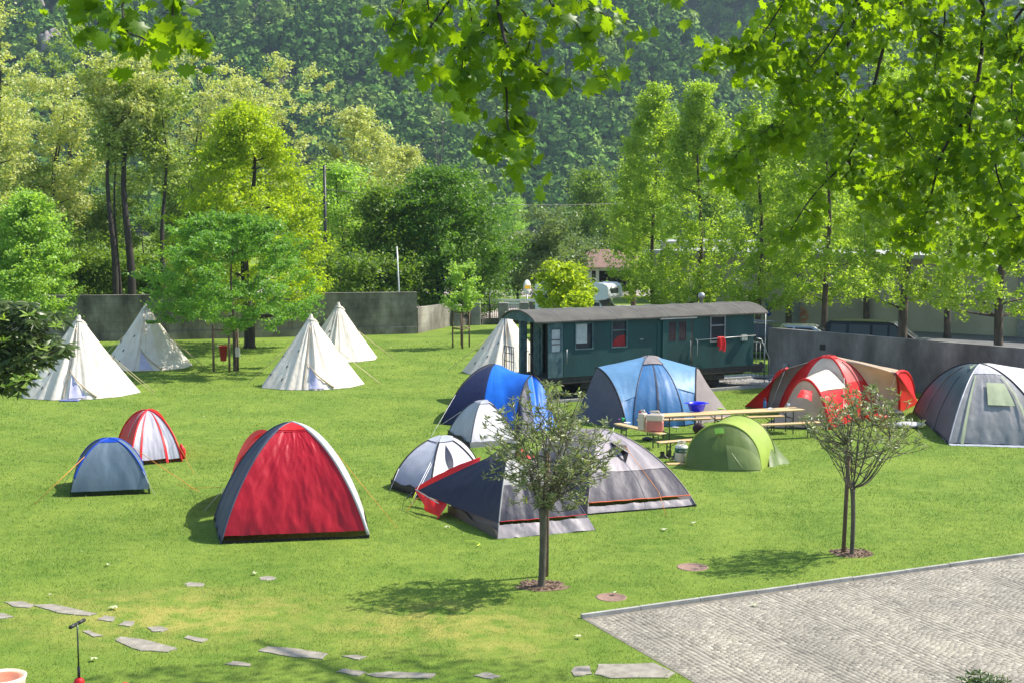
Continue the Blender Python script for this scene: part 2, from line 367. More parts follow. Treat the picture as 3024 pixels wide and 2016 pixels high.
# --- round covers of bare earth, mulch rings
EARTH = []
m_cover = M('rusty_cover', (.26, .16, .12), .9, (.17, .10, .075), 12, .4, 60)
for (px, py, r, lab) in ((2045, 1673, .31, 'round rusty brown drain cover in the lawn between the two young trees'), (1805, 1762, .28, 'round drain cover sunk in the lawn nearest the paving corner')):
    c = G(px, py); EARTH.append((c.x, c.y, r*1.03))
    o = MB().lathe([(r*1.0, -.03), (r, .004), (r*.9, .008), (r*.88, .003), (.02, .006)], 28).build('drain_cover', m_cover); o.location = c
    tag(o, lab, 'drain cover', 'round covers in the lawn')
def mulch(px, py, r, lab):
    c = G(px, py); EARTH.append((c.x, c.y, r)); R = random.Random(px)
    b = MB().grid(lambda u, v: Vector(((r*v*(1+.5*noise.noise(Vector((cos(u*2*pi)*2, sin(u*2*pi)*2, px)))))*cos(u*2*pi), r*.9*v*sin(u*2*pi), .03*(1-v)+.005)), 28, 4)
    for _ in range(150):
        a, d = R.uniform(0, 2*pi), r*sqrt(R.random()); q = Matrix.Translation((d*cos(a), d*.9*sin(a), .03)) @ Matrix.Rotation(R.uniform(0, 6), 4, 'Z') @ Matrix.Rotation(R.uniform(-.5, .5), 4, 'X')
        s = R.uniform(.01, .028); b.box(-s, s, -s*.5, s*.5, -.006, .008, mat=q)
    o = b.build('earth_ring', m_dirt); o.location = c; tag(o, lab, 'bare earth', None, 'structure')
mulch(1598, 1728, .44, ''); mulch(2515, 1632, .42, '')
sheet('road', [(-30, 92), (-30, 103), (-8, 104), (60, 104), (60, 91), (10, 90), (-8, 89.2)][::-1], .01, m_road)
sheet('gravel_path', [(-30, 112), (-30, 128), (40, 126), (40, 119)][::-1], .012, m_road)
sheet('parking_lot', [(11.6, 57.6), (24, 42.8), (60, 42), (60, 90.5), (13, 90.5), (13, 60)], .010, m_asph)
# --- fallen leaves
m_pale = M('pale_fallen_leaf', (.46, .49, .28), .8, None, 20, .1); 
leafpos = [(750, 1697, 'pale leaf lying by the stone left below the big red tent'), (318, 1671, 'pale green leaf on open lawn left of the sunken stones'), (147, 1762, 'tiny white scrap above the left stones'), (341, 1798, 'large pale leaf on the worn yellow turf'), (278, 1950, 'pale leaf right of the scooter pole near the bottom'),
 (1958, 1567, 'largest pale leaf on the lawn right of the grey orange-trimmed tent'), (2045, 1548, 'small pale leaf right of the orange-trimmed tent'), (1321, 1560, 'white leaf in the shade left of the navy tent'), (1811, 1757, 'pale leaf lying on the drain cover nearest the paving'), (1712, 1885, 'pale leaf in the turf beside the paving edge'), (2225, 1792, 'pale leaf lying on the cobbles near the kerb'), (2330, 1500, 'white speck of leaf left of the staked young tree'), (465, 1215, 'pale leaf behind the red and white tent'), (600, 1233, 'small leaf between the big tent and the middle cone tent')]
def leaf_poly(s):
    ang = [90, 60, 40, 20, -5, -40, -90, -140, -175, 160, 140, 120]; rad = [1, .45, .85, .4, .7, .35, .25, .35, .7, .4, .85, .45]
    return [(r*s*cos(radians(a)), r*s*sin(radians(a))) for a, r in zip(ang, rad)]
for px, py, lab in leafpos:
    c = G(px, py); s = .10 if py > 1500 else .08; s *= 1.3 if 'large' in lab else (.5 if 'tiny' in lab or 'speck' in lab else 1)
    pl = leaf_poly(s); b = MB(); z = [.05+rnd.uniform(-.012, .02) for _ in pl]
    b.add([(0, 0, .055)]+[(x, y, zz) for (x, y), zz in zip(pl, z)], [(0, i+1, (i+1) % 12+1) for i in range(12)])
    o = b.build('fallen_leaf', m_pale); o.location = c; o.rotation_euler.z = rnd.uniform(0, 6); tag(o, lab, 'leaf', 'fallen leaves on the lawn')

# ------------------------------------------------------------------ walls
def wall_line(name, lab, pts, th, mat, z0=-.2, cap=None):      # pts: (x,y,top)
    c = Vector((pts[0][0], pts[0][1], 0)); root = thing(name, lab, 'wall', c)
    b = MB(); caps = MB()
    for (x0, y0, t0), (x1, y1, t1) in zip(pts, pts[1:]):
        d = Vector((x1-x0, y1-y0, 0)).normalized(); n = Vector((-d.y, d.x, 0))*th
        n_ = max(1, int((Vector((x1-x0, y1-y0)).length)/3.0))
        vs = [Vector((x0, y0, z0)), Vector((x1, y1, z0)), Vector((x1, y1, z0))+n, Vector((x0, y0, z0))+n]
        vs += [Vector((x0, y0, t0)), Vector((x1, y1, t1)), Vector((x1, y1, t1))+n, Vector((x0, y0, t0))+n]
        b.add([v-c for v in vs], [(3, 2, 1, 0), (4, 5, 6, 7), (0, 1, 5, 4), (1, 2, 6, 5), (2, 3, 7, 6), (3, 0, 4, 7)])
        if cap:
            e = n.normalized()*.03; k = cap
            vs = [Vector((x0, y0, t0))-e, Vector((x1, y1, t1))-e, Vector((x1, y1, t1))+n+e, Vector((x0, y0, t0))+n+e]
            caps.add([v-c+Vector((0, 0, .003)) for v in vs]+[v-c+Vector((0, 0, .003+k)) for v in vs], [(3, 2, 1, 0), (4, 5, 6, 7), (0, 1, 5, 4), (1, 2, 6, 5), (2, 3, 7, 6), (3, 0, 4, 7)])
    b.build('wall_face', mat, root)
    if cap: caps.build('coping', mat, root)
    return root
# left garden wall
wl = wall_line('garden_wall', 'tall weathered concrete wall with dark stains behind the cone tents, taller section', [(-45, 71.5, 2.5), (-20.5, 74.6, 2.45), (-5.55, 78.9, 2.37)], .28, m_conc, cap=.05)
b = MB(); 
for (x0, y0), (x1, y1) in zip([(-45, 71.5), (-20.5, 74.6)], [(-20.5, 74.6), (-5.55, 78.9)]):
    d = Vector((x1-x0, y1-y0, 0)); u = d.normalized(); n = Vector((u.y, -u.x, 0))
    a, c = Vector((x0, y0, 0)), Vector((x1, y1, 0))
    for (zz, hh, off) in ((0, .42, .10),):
        vs = [a, c, c+n*off, a+n*off]; b.add([v+Vector((0, 0, -.1)) for v in vs]+[v+Vector((0, 0, hh)) for v in vs], [(0, 1, 2, 3), (7, 6, 5, 4), (0, 4, 5, 1), (1, 5, 6, 2), (2, 6, 7, 3), (3, 7, 4, 0)])
b.build('plinth', m_conc, wl, world=True)
wall_line('garden_wall', 'lower concrete wall section between the tall stained wall and the gate', [(-5.5, 79.0, 1.5), (-3.72, 84.6, 1.42)], .28, m_conc)
# gate pillars, railing, gate
m_pil = M('pillar_concrete', (.28, .27, .24), .9, (.16, .155, .14), 2, .3, 30)
pil = []
for i, (px, py, top, wd, lab) in enumerate(((1352, 962, 900, .5, 'square concrete pillar ending the low wall left of the railing'), (1405, 959, 893, .62, 'square concrete gate pillar left of the iron gate'), (1487, 957, 893, .62, 'square concrete gate pillar right of the iron gate, behind a cone tent'), (1548, 955, 892, .6, 'concrete pillar below the oval yellow sign'))):
    g_ = G(px, py); h = HC-(top-YH)*g_.y/F
    o = MB().box(-wd/2, wd/2, -wd/2, wd/2, -.1, h, .03).build('gate_pillar', m_pil); o.location = g_; tag(o, lab, 'pillar', 'concrete pillars along the gate'); pil.append(g_)
def railing(name, lab, a, b_, h, base, cat='railing', gap=.13, group=None, deco=False):
    root = thing(name, lab, cat, a, group=group); d = b_-a; L_ = d.length; u = d/L_
    bars = MB(); n_ = int(L_/gap)
    for i in range(n_+1):
        p = a+u*(i*L_/max(1, n_)); bars.tube([p+Vector((0, 0, base)), p+Vector((0, 0, h))], .014, 4)
    bars.build('bars', m_black, root, world=True)
    for zz in (h, base+.08): MB().tube([a+Vector((0, 0, zz)), b_+Vector((0, 0, zz))], .022, 5).build('rail', m_black, root, world=True)
    if base > .3:
        q = Matrix.Translation(a) @ Matrix.Rotation(atan2(u.y, u.x), 4, 'Z'); MB().box(.02, L_-.02, -.1, .1, -.1, base, mat=q).build('plinth', m_conc, root, world=True)
    if deco:
        mid = (a+b_)/2; MB().lathe([(.02, -.12), (.12, -.06), (.12, .06), (.02, .12)], 10).build('lock_boss', m_black, root)
        root.children[-1].location = (mid-a)+Vector((0, -.03, h*.5)); 
        MB().tube([mid+Vector((0, 0, base)), mid+Vector((0, 0, h+.75))], .04, 6).build('centre_post', m_black, root, world=True)
    return root
railing('iron_railing', 'black iron railing panel on a low wall left of the gate pillars', pil[0]+Vector((.27, 0, 0)), pil[1]-Vector((.33, 0, 0)), 1.35, .42)
railing('iron_gate', 'black double iron gate with a taller centre post between concrete pillars', pil[1]+Vector((.33, 0, 0)), pil[2]-Vector((.33, 0, 0)), 1.25, .38, 'gate', deco=True)
railing('iron_railing', 'black iron railing panel between the gate and the oval sign pillar', pil[2]+Vector((.33, 0, 0)), pil[3]-Vector((.33, 0, 0)), 1.2, .38)
wall_line('boundary_wall', 'low grey concrete wall running behind the railway carriage', [(pil[3].x+.32, 86.2, 1.4), (4.5, 85.0, 1.35), (12.5, 78, 1.2)], .25, m_concg)
# right grey wall
wr = wall_line('concrete_wall', 'long smooth grey concrete wall on the right in front of the parked vehicles', [(11.0, 57.9, 2.06), (11.6, 57.25, 2.06), (18.5, 49.0, 2.05), (26, 40.0, 2.05)], .25, m_concg)
w0 = Vector((11.6, 57.25, 0)); wd_ = (Vector((18.5, 49.0, 0))-w0).normalized(); wn = Vector((wd_.y, -wd_.x, 0))
b = MB(); 
q = Matrix.Translation(w0+wd_*1.95) @ Matrix.Rotation(atan2(wd_.y, wd_.x), 4, 'Z'); b.box(-.13, .13, -.03, .0, 1.32, 1.55, mat=q); b.build('wall_vent', m_black, wr, world=True)
q = Matrix.Translation(w0+wd_*.05) @ Matrix.Rotation(atan2(wd_.y, wd_.x), 4, 'Z'); MB().box(-.13, .13, -.09, -.002, .25, .62, mat=q).build('meter_box', m_concl, wr, world=True)
# track bed and kerbs right of the carriage
ang = radians(28); tu = Vector((cos(ang), sin(ang), 0)); tn = Vector((-sin(ang), cos(ang), 0))
T0 = Vector((1.35, 49.25, 0))
def tp(x, y, z=0): return T0+tu*x+tn*y+Vector((0, 0, z))
sheet('track_bed', [tp(-1.5, .1), tp(12.5, .1), tp(12.5, 2.4), tp(-1.5, 2.4)], .03, m_gravel, .05)
b = MB(); q = Matrix.Translation(T0) @ Matrix.Rotation(ang, 4, 'Z')
b.box(6.3, 12.6, -.08, .06, 0, .12, mat=q); b.box(6.3, 12.6, 2.42, 2.56, 0, .12, mat=q); b.box(12.5, 12.62, .06, 2.42, 0, .115, mat=q); b.box(-1.6, 6.3, -.08, .06, 0, .1, mat=q)
tag(b.build('track_kerb', m_concl), kind='structure')
sheet('stone_walk', [tp(9.2, 2.75), tp(12.4, 2.75), tp(12.4, 4.0), tp(9.2, 4.0)], .014, m_concl, .02)
R = random.Random(8); V = []; Fc = []
for _ in range(5000):
    p = tp(R.uniform(-1.4, 12.4), R.uniform(.1, 2.4), .03); s = R.uniform(.015, .045); b0 = len(V)
    a = R.uniform(0, 6); V += [(p.x+s*cos(a+k*2.1), p.y+s*sin(a+k*2.1), p.z) for k in range(3)]+[(p.x, p.y, p.z+s*.9)]
    Fc += [(b0, b0+1, b0+3), (b0+1, b0+2, b0+3), (b0+2, b0, b0+3)]
m_stone = leafmat('ballast_stone', (.1, .095, .09), (.5, .48, .44), trans=0.0)
tag(link('gravel', np_mesh('gravel', V, Fc, m_stone)), kind='stuff')

# ------------------------------------------------------------------ hall building with graffiti, white hall, house
def bx(root, name, mat, x0, x1, y0, y1, z0, z1, mt=None, bev=0): return MB().box(x0, x1, y0, y1, z0, z1, bev, mt).build(name, mat, root)
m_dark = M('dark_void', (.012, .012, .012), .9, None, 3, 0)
m_tile = M('brown_roof_tiles', (.22, .13, .095), .9, (.15, .09, .07), 3, .3, 20)
hallA = Vector((9.6, 92, 0)); hallB = Vector((42, 66, 0)); hd = (hallB-hallA); hl = hd.length; ha = atan2(hd.y, hd.x)
hall = thing('hall_building', 'long beige plastered hall wall with an orange painted figure behind the row of trees', 'building', hallA, ha)
bx(hall, 'wall', m_plast, 0, hl, 0, 9, 0, 4.3)
m_eave = M('grey_sheet_roof', (.42, .42, .42), .6, (.3, .3, .3), 1, .1, stretch=(3, .3, 1))
MB().prism([(0, 0)]*0 or [(-.6, 4.303), (hl+.3, 4.303), (hl+.3, 4.55), (-.6, 4.55)], -.55, 9.3).build('roof', m_eave, hall)
m_pilas = M('grey_pilaster', (.26, .26, .22), .9)
for x in (10.5, 17.5, 24.5, 31.5): bx(hall, 'pilaster', m_pilas, x, x+.45, -.16, -.003, 0, 4.25)
def on_hall(px, py):  # intersect pixel ray with the hall's front plane -> local x,z
    v = ray(px, py); n = Vector((-sin(ha), cos(ha), 0)); t = (hallA-Vector((0, 0, HC))).dot(n)/v.dot(n); p = Vector((0, 0, HC))+v*t
    return ((p-hallA).dot(Vector((cos(ha), sin(ha), 0))), p.z)
m_or = M('orange_spray_paint', (.55, .2, .06), .9, (.42, .27, .15), 9, .05); m_blu = M('blue_spray_paint', (.03, .07, .35), .8)
b = MB()
def stroke(b, pts, r):
    q = [on_hall(*p) for p in pts]; q = cr(None, [Vector((x, -.012, z)) for x, z in q], 4)
    for a, c in zip(q, q[1:]):
        d = (c-a); n = Vector((-d.z, 0, d.x)); n = n/(n.length or 1)*r
        b.add([a-n, c-n, c+n, a+n], [(0, 1, 2, 3)])
for st in ([(2352, 925), (2362, 912), (2375, 916), (2384, 926)], [(2358, 934), (2372, 924), (2386, 938), (2368, 946)], [(2366, 940), (2362, 956), (2358, 966), (2366, 978)], [(2375, 948), (2380, 958), (2373, 966)], [(2378, 918), (2370, 930), (2352, 936)]): stroke(b, st, .09)
b.build('painted_figure', m_or, hall)
b = MB()
for st in ([(2260, 888), (2268, 900), (2272, 918)], [(2262, 918), (2274, 902), (2282, 892)], [(2266, 930), (2276, 922)]): stroke(b, st, .14)
b.build('painted_mark', m_blu, hall)
m_wht = M('white_plaster', (.66, .66, .66), .85, (.55, .55, .56), .6, .1)
wh = thing('white_hall', 'low white hall with a dark base seen between the slender trees behind the carriage', 'building', (2.9, 108, 0), radians(-4))
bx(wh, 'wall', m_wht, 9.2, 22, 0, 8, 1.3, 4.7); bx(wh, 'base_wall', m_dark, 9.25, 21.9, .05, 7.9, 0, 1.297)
MB().prism([(8.9, 4.703), (22.3, 4.703), (22.3, 4.85), (8.9, 4.85)], -.3, 8.3).build('roof', m_eave, wh)
for x in (10.5, 14, 18): bx(wh, 'window', glass('hall_glass'), x, x+1.6, -.02, -.003, 2.6, 3.8)
hs = thing('carport_house', 'small house with a brown tiled roof and open carport on white posts', 'house', P(1700, 880, 118)*1, 0); hs.location.z = 0
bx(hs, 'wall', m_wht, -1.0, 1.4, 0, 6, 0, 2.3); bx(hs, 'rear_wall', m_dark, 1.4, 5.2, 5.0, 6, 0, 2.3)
for x in (1.75, 4.95): bx(hs, 'post', m_white, x, x+.28, .0, .28, 0, 2.1)
bx(hs, 'lintel', m_white, 1.4, 5.3, -.05, .33, 2.103, 2.4)
MB().add([(-1.5, -.7, 2.42), (5.9, -.7, 2.42), (5.9, 6.6, 2.42), (-1.5, 6.6, 2.42), (-.9, 2.9, 3.9), (5.3, 2.9, 3.9)], [(3, 2, 1, 0), (0, 1, 5, 4), (2, 3, 4, 5), (1, 2, 5), (3, 0, 4)]).build('roof', m_tile, hs)
bx(hs, 'bench', m_white, 2.4, 4.0, 1.0, 1.5, .5, .95)
oh = thing('distant_house', 'pinkish house wall half hidden behind the grey-green trees beyond the gate', 'house', (-2.5, 165, 0), 0)
bx(oh, 'wall', M('pink_plaster', (.45, .31, .24), .9), 0, 7.5, 0, 7, 0, 3.6)
MB().add([(-.6, -.6, 3.6), (8.1, -.6, 3.6), (8.1, 7.6, 3.6), (-.6, 7.6, 3.6), (3.7, 3.5, 5.0)], [(3, 2, 1, 0), (0, 1, 4), (1, 2, 4), (2, 3, 4), (3, 0, 4)]).build('roof', m_tile, oh)
for x in (1.2, 4.6): bx(oh, 'window', glass('house_glass'), x, x+1.1, -.03, -.003, 1.4, 2.8)
gl = thing('garage_building', 'pale blue-white low building behind trees beyond the gate', 'building', (-8.5, 132, 0), 0)
bx(gl, 'wall', m_wht, 1.2, 6.6, 0, 4, 0, 2.6); MB().box(.9, 6.9, -.3, 4.3, 2.603, 2.8).build('roof', m_eave, gl)
bx(gl, 'garage_door', m_steel, 2.2, 4.6, -.03, -.003, 0, 2.1)
# road side barrier rail, rocks, sign
rb = thing('barrier_rail', 'long white barrier rail along the road beyond the gate', 'barrier', (-4.5, 90.5, 0), radians(1))
b = MB()
for x in np.arange(0, 9.1, 1.8): b.tube([(x, 0, 0), (x, 0, 1.15)], .03, 5)
b.build('posts', m_white, rb); bx(rb, 'rail', m_white, -.2, 9.4, -.05, .05, 1.15, 1.3)
rb2 = thing('barrier_rail', 'short double white rail between the gate pillar and the oval sign', 'barrier', (-.9, 88.9, 0), 0)
bx(rb2, 'rail', m_white, 0, 1.5, -.03, .03, .9, 1.2)
for x in (.1, 1.3): bx(rb2, 'post', m_white, x, x+.08, .032, .1, 0, 1.1)
m_rock = M('grey_boulder', (.17, .165, .16), .9, (.07, .07, .07), 3, .5, 10)
for i, (px, py, s, lab) in enumerate(((1452, 873, .45, 'dark boulder beyond the gate, leftmost of the row'), (1478, 874, .28, 'small boulder second in the row beyond the gate'), (1505, 872, .34, 'grey boulder behind the left barrier post'), (1525, 871, .6, 'large pale boulder just left of the oval sign'), (1582, 873, .36, 'grey boulder just right of the oval sign'), (1604, 871, .7, 'biggest boulder at the foot of the grey-green tree'))):
    c = G(px, py+3); b = MB()
    def f(u, v, s=s, i=i):
        a, e = u*2*pi, (v-.3)*pi/1.45; d = Vector((cos(a)*cos(e), sin(a)*cos(e), sin(e))); return d*s*(1+.35*noise.noise(d*1.7+Vector((i*3, 0, 0))))
    b.grid(f, 12, 8); o = b.build('boulder', m_rock); o.location = c; tag(o, lab, 'boulder', 'boulders beside the road')
sg = thing('oval_sign', 'upright oval white sign with a yellow band on a post beyond the gate', 'sign', G(1558, 950)+Vector((0, 3, 0)))
b = MB(); b.lathe([(.02, -.06), (.30, -.05), (.34, 0), (.30, .05), (.02, .06)], 24, (0, 0, 0), Matrix.Rotation(radians(38), 4, 'Z') @ Matrix.Rotation(pi/2, 4, 'X') @ Matrix.Diagonal((1, 1.55, 1, 1)))
o = b.build('sign_face', m_white, sg); o.location = (0, 0, 2.05)
b = MB(); q = Matrix.Rotation(radians(38), 4, 'Z'); b.box(-.26, .26, -.068, .068, -.07, .16, mat=q); o = b.build('yellow_band', M('yellow_plastic', (.75, .42, .03), .5), sg); o.location = (0, 0, 2.05)
b = MB(); b.box(-.1, .1, -.066, .066, -.4, -.25, mat=q); o = b.build('grey_symbol', m_steel, sg); o.location = (0, 0, 2.05)
MB().tube([(0, 0, 0), (0, 0, 1.6)], .05, 6).build('post', m_steel, sg)
# masts
tp_ = thing('utility_pole', 'dark tall utility pole rising behind the bright yellow-green tree', 'pole', P(965, 900, 88)*1); tp_.location.z = 0
zt = P(961, 488, 88).z; MB().tube([(0, 0, 0), (-.05, 0, zt)], [.13, .09], 8).build('pole_shaft', m_black, tp_)
MB().box(-.35, .35, -.04, .04, zt-.35, zt-.27).build('cross_arm', m_black, tp_)
tp2 = thing('white_mast', 'thin white mast leaning slightly behind the stained wall', 'mast', (P(1183, 870, 82).x, 82, 0))
z1 = P(1172, 728, 82).z; MB().tube([(0, 0, 0), (P(1172, 728, 82).x-P(1183, 870, 82).x, 0, z1)], [.07, .035], 6).build('mast_shaft', m_white, tp2)
MB().tube([(-.1, 0, z1*.5), (-.16, 0, z1-.3)], [.02, .02], 4).build('mast_cable', m_white, tp2)
# ================================================================== MOUNTAIN
nrng = np.random.default_rng(11)
def vnoise(x, y, s, seed):             # smooth value noise on arrays
    r = np.random.default_rng(seed).random((256, 256)); x = x/s+1000; y = y/s+1000
    xi, yi = np.floor(x).astype(int), np.floor(y).astype(int); fx, fy = x-xi, y-yi
    fx = fx*fx*(3-2*fx); fy = fy*fy*(3-2*fy); g = lambda a, b: r[a % 256, b % 256]
    return (g(xi, yi)*(1-fx)+g(xi+1, yi)*fx)*(1-fy)+(g(xi, yi+1)*(1-fx)+g(xi+1, yi+1)*fx)*fy
def hill(x, y):
    foot = 470+60*vnoise(x, y*0, 150, 1)+.10*x
    d = np.maximum(0, y-foot)
    z = d*.62+d*(vnoise(x+.4*y, y*.35, 75, 2)-.5)*.42+d*(vnoise(x+.4*y, y, 30, 3)-.5)*.10
    return np.where(d > 0, z+ (vnoise(x, y, 14, 5)-.5)*3*np.minimum(1, d/20), -1.0)
nx, ny = 200, 120
X, Y = np.meshgrid(np.linspace(-520, 520, nx), np.linspace(440, 1150, ny)); Z = hill(X, Y)
idx = np.arange(nx*ny).reshape(ny, nx)
fa = np.stack([idx[:-1, :-1], idx[:-1, 1:], idx[1:, 1:], idx[1:, :-1]], -1).reshape(-1, 4)
m, t, N, L, B = newmat('mountain_soil')
n = tex(N, L, 'noise', .02, 8); n2 = tex(N, L, 'noise', .25, 6)
r = ramp(N, L, n.outputs[0], [(.4, (.030, .045, .018)), (.52, (.055, .06, .03)), (.62, (.11, .095, .075))]); r2 = ramp(N, L, n2.outputs[0], [(.35, (.35, .35, .35)), (.7, (1.25, 1.2, 1.15))])
L.new(mix(N, L, r.outputs[0], r2.outputs[0], 1.0, 'MULTIPLY'), B.inputs['Base Color']); B.inputs['Roughness'].default_value = 1; bump(N, L, B, n2.outputs[0], 1, 2)
tag(link('mountain', np_mesh('mountain', np.stack([X, Y, Z], -1), fa, m, True)), kind='structure')
# rock faces
def quads_from(P0, N_, U, V_, su, sv):  # diamond leaves: centre, (unused), axes, half sizes
    a = P0-U*su; b = P0+V_*sv; c = P0+U*su; d = P0-V_*sv
    V = np.stack([a, d, c, b], 1).reshape(-1, 3); F_ = np.arange(len(P0)*4).reshape(-1, 4); return V, F_
def rand_axes(n, rng, upbias=.0):
    w = rng.normal(size=(n, 3)); w[:, 2] = np.abs(w[:, 2])+upbias; w /= np.linalg.norm(w, axis=1, keepdims=True)
    a = rng.normal(size=(n, 3)); a -= w*np.sum(a*w, 1, keepdims=True); a /= np.linalg.norm(a, axis=1, keepdims=True)
    return a, np.cross(w, a), w
def forest(name, pts, size, k, ls, mat, seed):
    rng = np.random.default_rng(seed); n = len(pts)
    d = rng.normal(size=(n, k, 3)); d /= np.linalg.norm(d, axis=2, keepdims=True); d[..., 2] = np.where(d[..., 2] < -.35, -d[..., 2], d[..., 2])
    lump = 1+.22*np.sin(d[..., 0]*5+rng.random((n, 1))*6)*np.cos(d[..., 1]*4+rng.random((n, 1))*6)
    rr = size[:, None, None]*lump[..., None]*rng.uniform(.72, 1.0, (n, k, 1))
    asp = rng.uniform(.85, 1.5, (n, 1, 1)); sc = np.concatenate([np.ones((n, 1, 2)), asp], 2)
    C_ = pts[:, None, :]+d*rr*sc; C_[..., 2] += (size*.9)[:, None]
    C_ = C_.reshape(-1, 3); dn = d.reshape(-1, 3)+rng.normal(size=(n*k, 3))*.45; dn /= np.linalg.norm(dn, axis=1, keepdims=True)
    a = rng.normal(size=(n*k, 3)); a -= dn*np.sum(a*dn, 1, keepdims=True); a /= np.linalg.norm(a, axis=1, keepdims=True); b = np.cross(dn, a)
    s = (ls*np.repeat(size, k)/3*rng.uniform(.6, 1.3, n*k))[:, None]
    V, F_ = quads_from(C_, None, a, b, s, s*.75)
    return tag(link(name, np_mesh(name, V, F_, mat)), kind='stuff')
n = 11500
fy = 475+nrng.random(n*3)**1.15*330; fx = nrng.uniform(-1, 1, n*3)*(fy*.42+25)
hz = hill(fx, fy); dens = vnoise(fx+.5*fy, fy, 34, 9)*.55+vnoise(fx, fy, 12, 10)*.45
rockm = (vnoise(fx, fy, 60, 12) > .62)
ok = (hz > .5) & (dens+nrng.random(n*3)*.55 > .48); sel = np.where(ok)[0][:n]
ps = np.stack([fx[sel], fy[sel], hz[sel]], 1)
def hillmat(name, a, b, cc):
    m, t, N, L, B = newmat(name); g = N.new('ShaderNodeNewGeometry')
    n1 = tex(N, L, 'noise', .035, 5); n0 = tex(N, L, 'noise', .16, 2)
    r1 = ramp(N, L, n1.outputs[0], [(.35, a), (.5, b), (.68, cc)]); r0 = ramp(N, L, n0.outputs[0], [(.35, (.55, .6, .6)), (.65, (1.3, 1.3, 1.15))])
    c = mix(N, L, r1.outputs[0], r0.outputs[0], 1, 'MULTIPLY'); r3 = ramp(N, L, g.outputs['Random Per Island'], [(0, (.75, .75, .75)), (1, (1.2, 1.2, 1.1))])
    L.new(mix(N, L, c, r3.outputs[0], 1, 'MULTIPLY'), B.inputs['Base Color']); B.inputs['Roughness'].default_value = .9; B.inputs['Specular IOR Level'].default_value = .1
    return m
forest('mountain_forest', ps, nrng.uniform(2.0, 5.0, len(ps)), 120, .85, hillmat('hill_foliage', (.055, .12, .02), (.10, .19, .032), (.21, .28, .055)), 21)
# rock outcrops upper left
m_cliff = M('pale_rock', (.30, .26, .25), .95, (.12, .105, .10), .35, .8, 1.5, detail=9)
def outcrop(px, py, d, wx, wz, seed, lab):
    for d in range(480, 900, 3):
        c = P(px, py, d)
        if float(hill(np.array([c.x]), np.array([c.y]))[0]) > c.z: break
    b = MB()
    def f(u, v):
        a, e = u*2*pi, (v-.5)*pi*.98; q = Vector((cos(a)*cos(e), sin(a)*cos(e), sin(e)))
        k = 1+.5*noise.noise(q*1.4+Vector((seed, 0, 0)))+.25*noise.noise(q*5+Vector((seed, 3, 0)))+.1*noise.noise(q*13)
        return Vector((q.x*wx*k, q.y*5*k, q.z*wz*k))
    b.grid(f, 40, 24); o = b.build('rock_outcrop', m_cliff); z = float(hill(np.array([c.x]), np.array([c.y]))[0]); o.location = (c.x, c.y, z+1); tag(o, lab, 'rock', 'rock outcrops on the mountain')
outcrop(560, 40, 640, 12, 7, 3, 'pale pinkish rock outcrop high on the mountain beside the hanging leaves at upper left')
outcrop(60, 20, 650, 9, 8, 8, 'rock outcrop at the top left corner of the mountain')
outcrop(150, 170, 610, 6, 9, 15, 'purple-grey cliff patch on the mountain behind the pale left trees')

# ================================================================== TREES
m_bark = M('brown_bark', (.12, .085, .06), .95, (.035, .027, .02), 7, .8, 40, stretch=(1, 1, .3))
m_barkd = M('dark_bark', (.05, .038, .03), .95, (.018, .014, .011), 7, .8, 40, stretch=(1, 1, .3))
m_barkg = M('grey_twig_bark', (.22, .19, .17), .95, (.1, .09, .08), 7, .3, 40)
lf_robinia = leafmat('blossoming_leaves', (.36, .41, .15), (.64, .62, .34), (.27, .36, .09), .38)
lf_robinia2 = leafmat('olive_leaves', (.20, .29, .06), (.44, .49, .18), (.16, .25, .045), .42)
lf_under = leafmat('understory_leaves', (.09, .17, .025), (.22, .31, .05), (.14, .23, .035), .45)
lf_yel = leafmat('yellow_green_leaves', (.27, .37, .018), (.47, .53, .04), (.22, .33, .02), .5)
lf_fresh = leafmat('fresh_green_leaves', (.10, .23, .035), (.20, .36, .06), (.16, .31, .05), .42)
lf_light = leafmat('light_green_leaves', (.20, .35, .06), (.40, .55, .14), (.27, .43, .08), .45)
lf_mid = leafmat('mid_green_leaves', (.06, .145, .018), (.15, .27, .035), (.12, .24, .03), .4)
lf_row = leafmat('sunny_green_leaves', (.20, .32, .035), (.42, .53, .09), (.27, .38, .045), .52)
lf_grey = leafmat('grey_green_leaves', (.11, .17, .06), (.20, .27, .10), (.14, .20, .08), .35)
def env(shape, u):
    if shape == 'round': return sqrt(max(.02, 1-(2*u-.85)**2/1.35))
    if shape == 'cone': return .14+.86*max(0, (1-u))**.62 if u > .15 else .6+2.0*u
    if shape == 'vase': return .45+.55*sin(min(1, u*1.25)*pi*.5) if u < .8 else 1-.9*(u-.8)/.2*.7
    if shape == 'wide': return sqrt(max(.03, 1-(2*u-.75)**2/1.6))
    if shape == 'pear': return (.8+.8*u if u < .25 else (1-.5*((u-.25)/.55)**1.3 if u < .8 else .5-1.7*(u-.8)))
    if shape == 'wild': return .75+.25*sin(u*9)
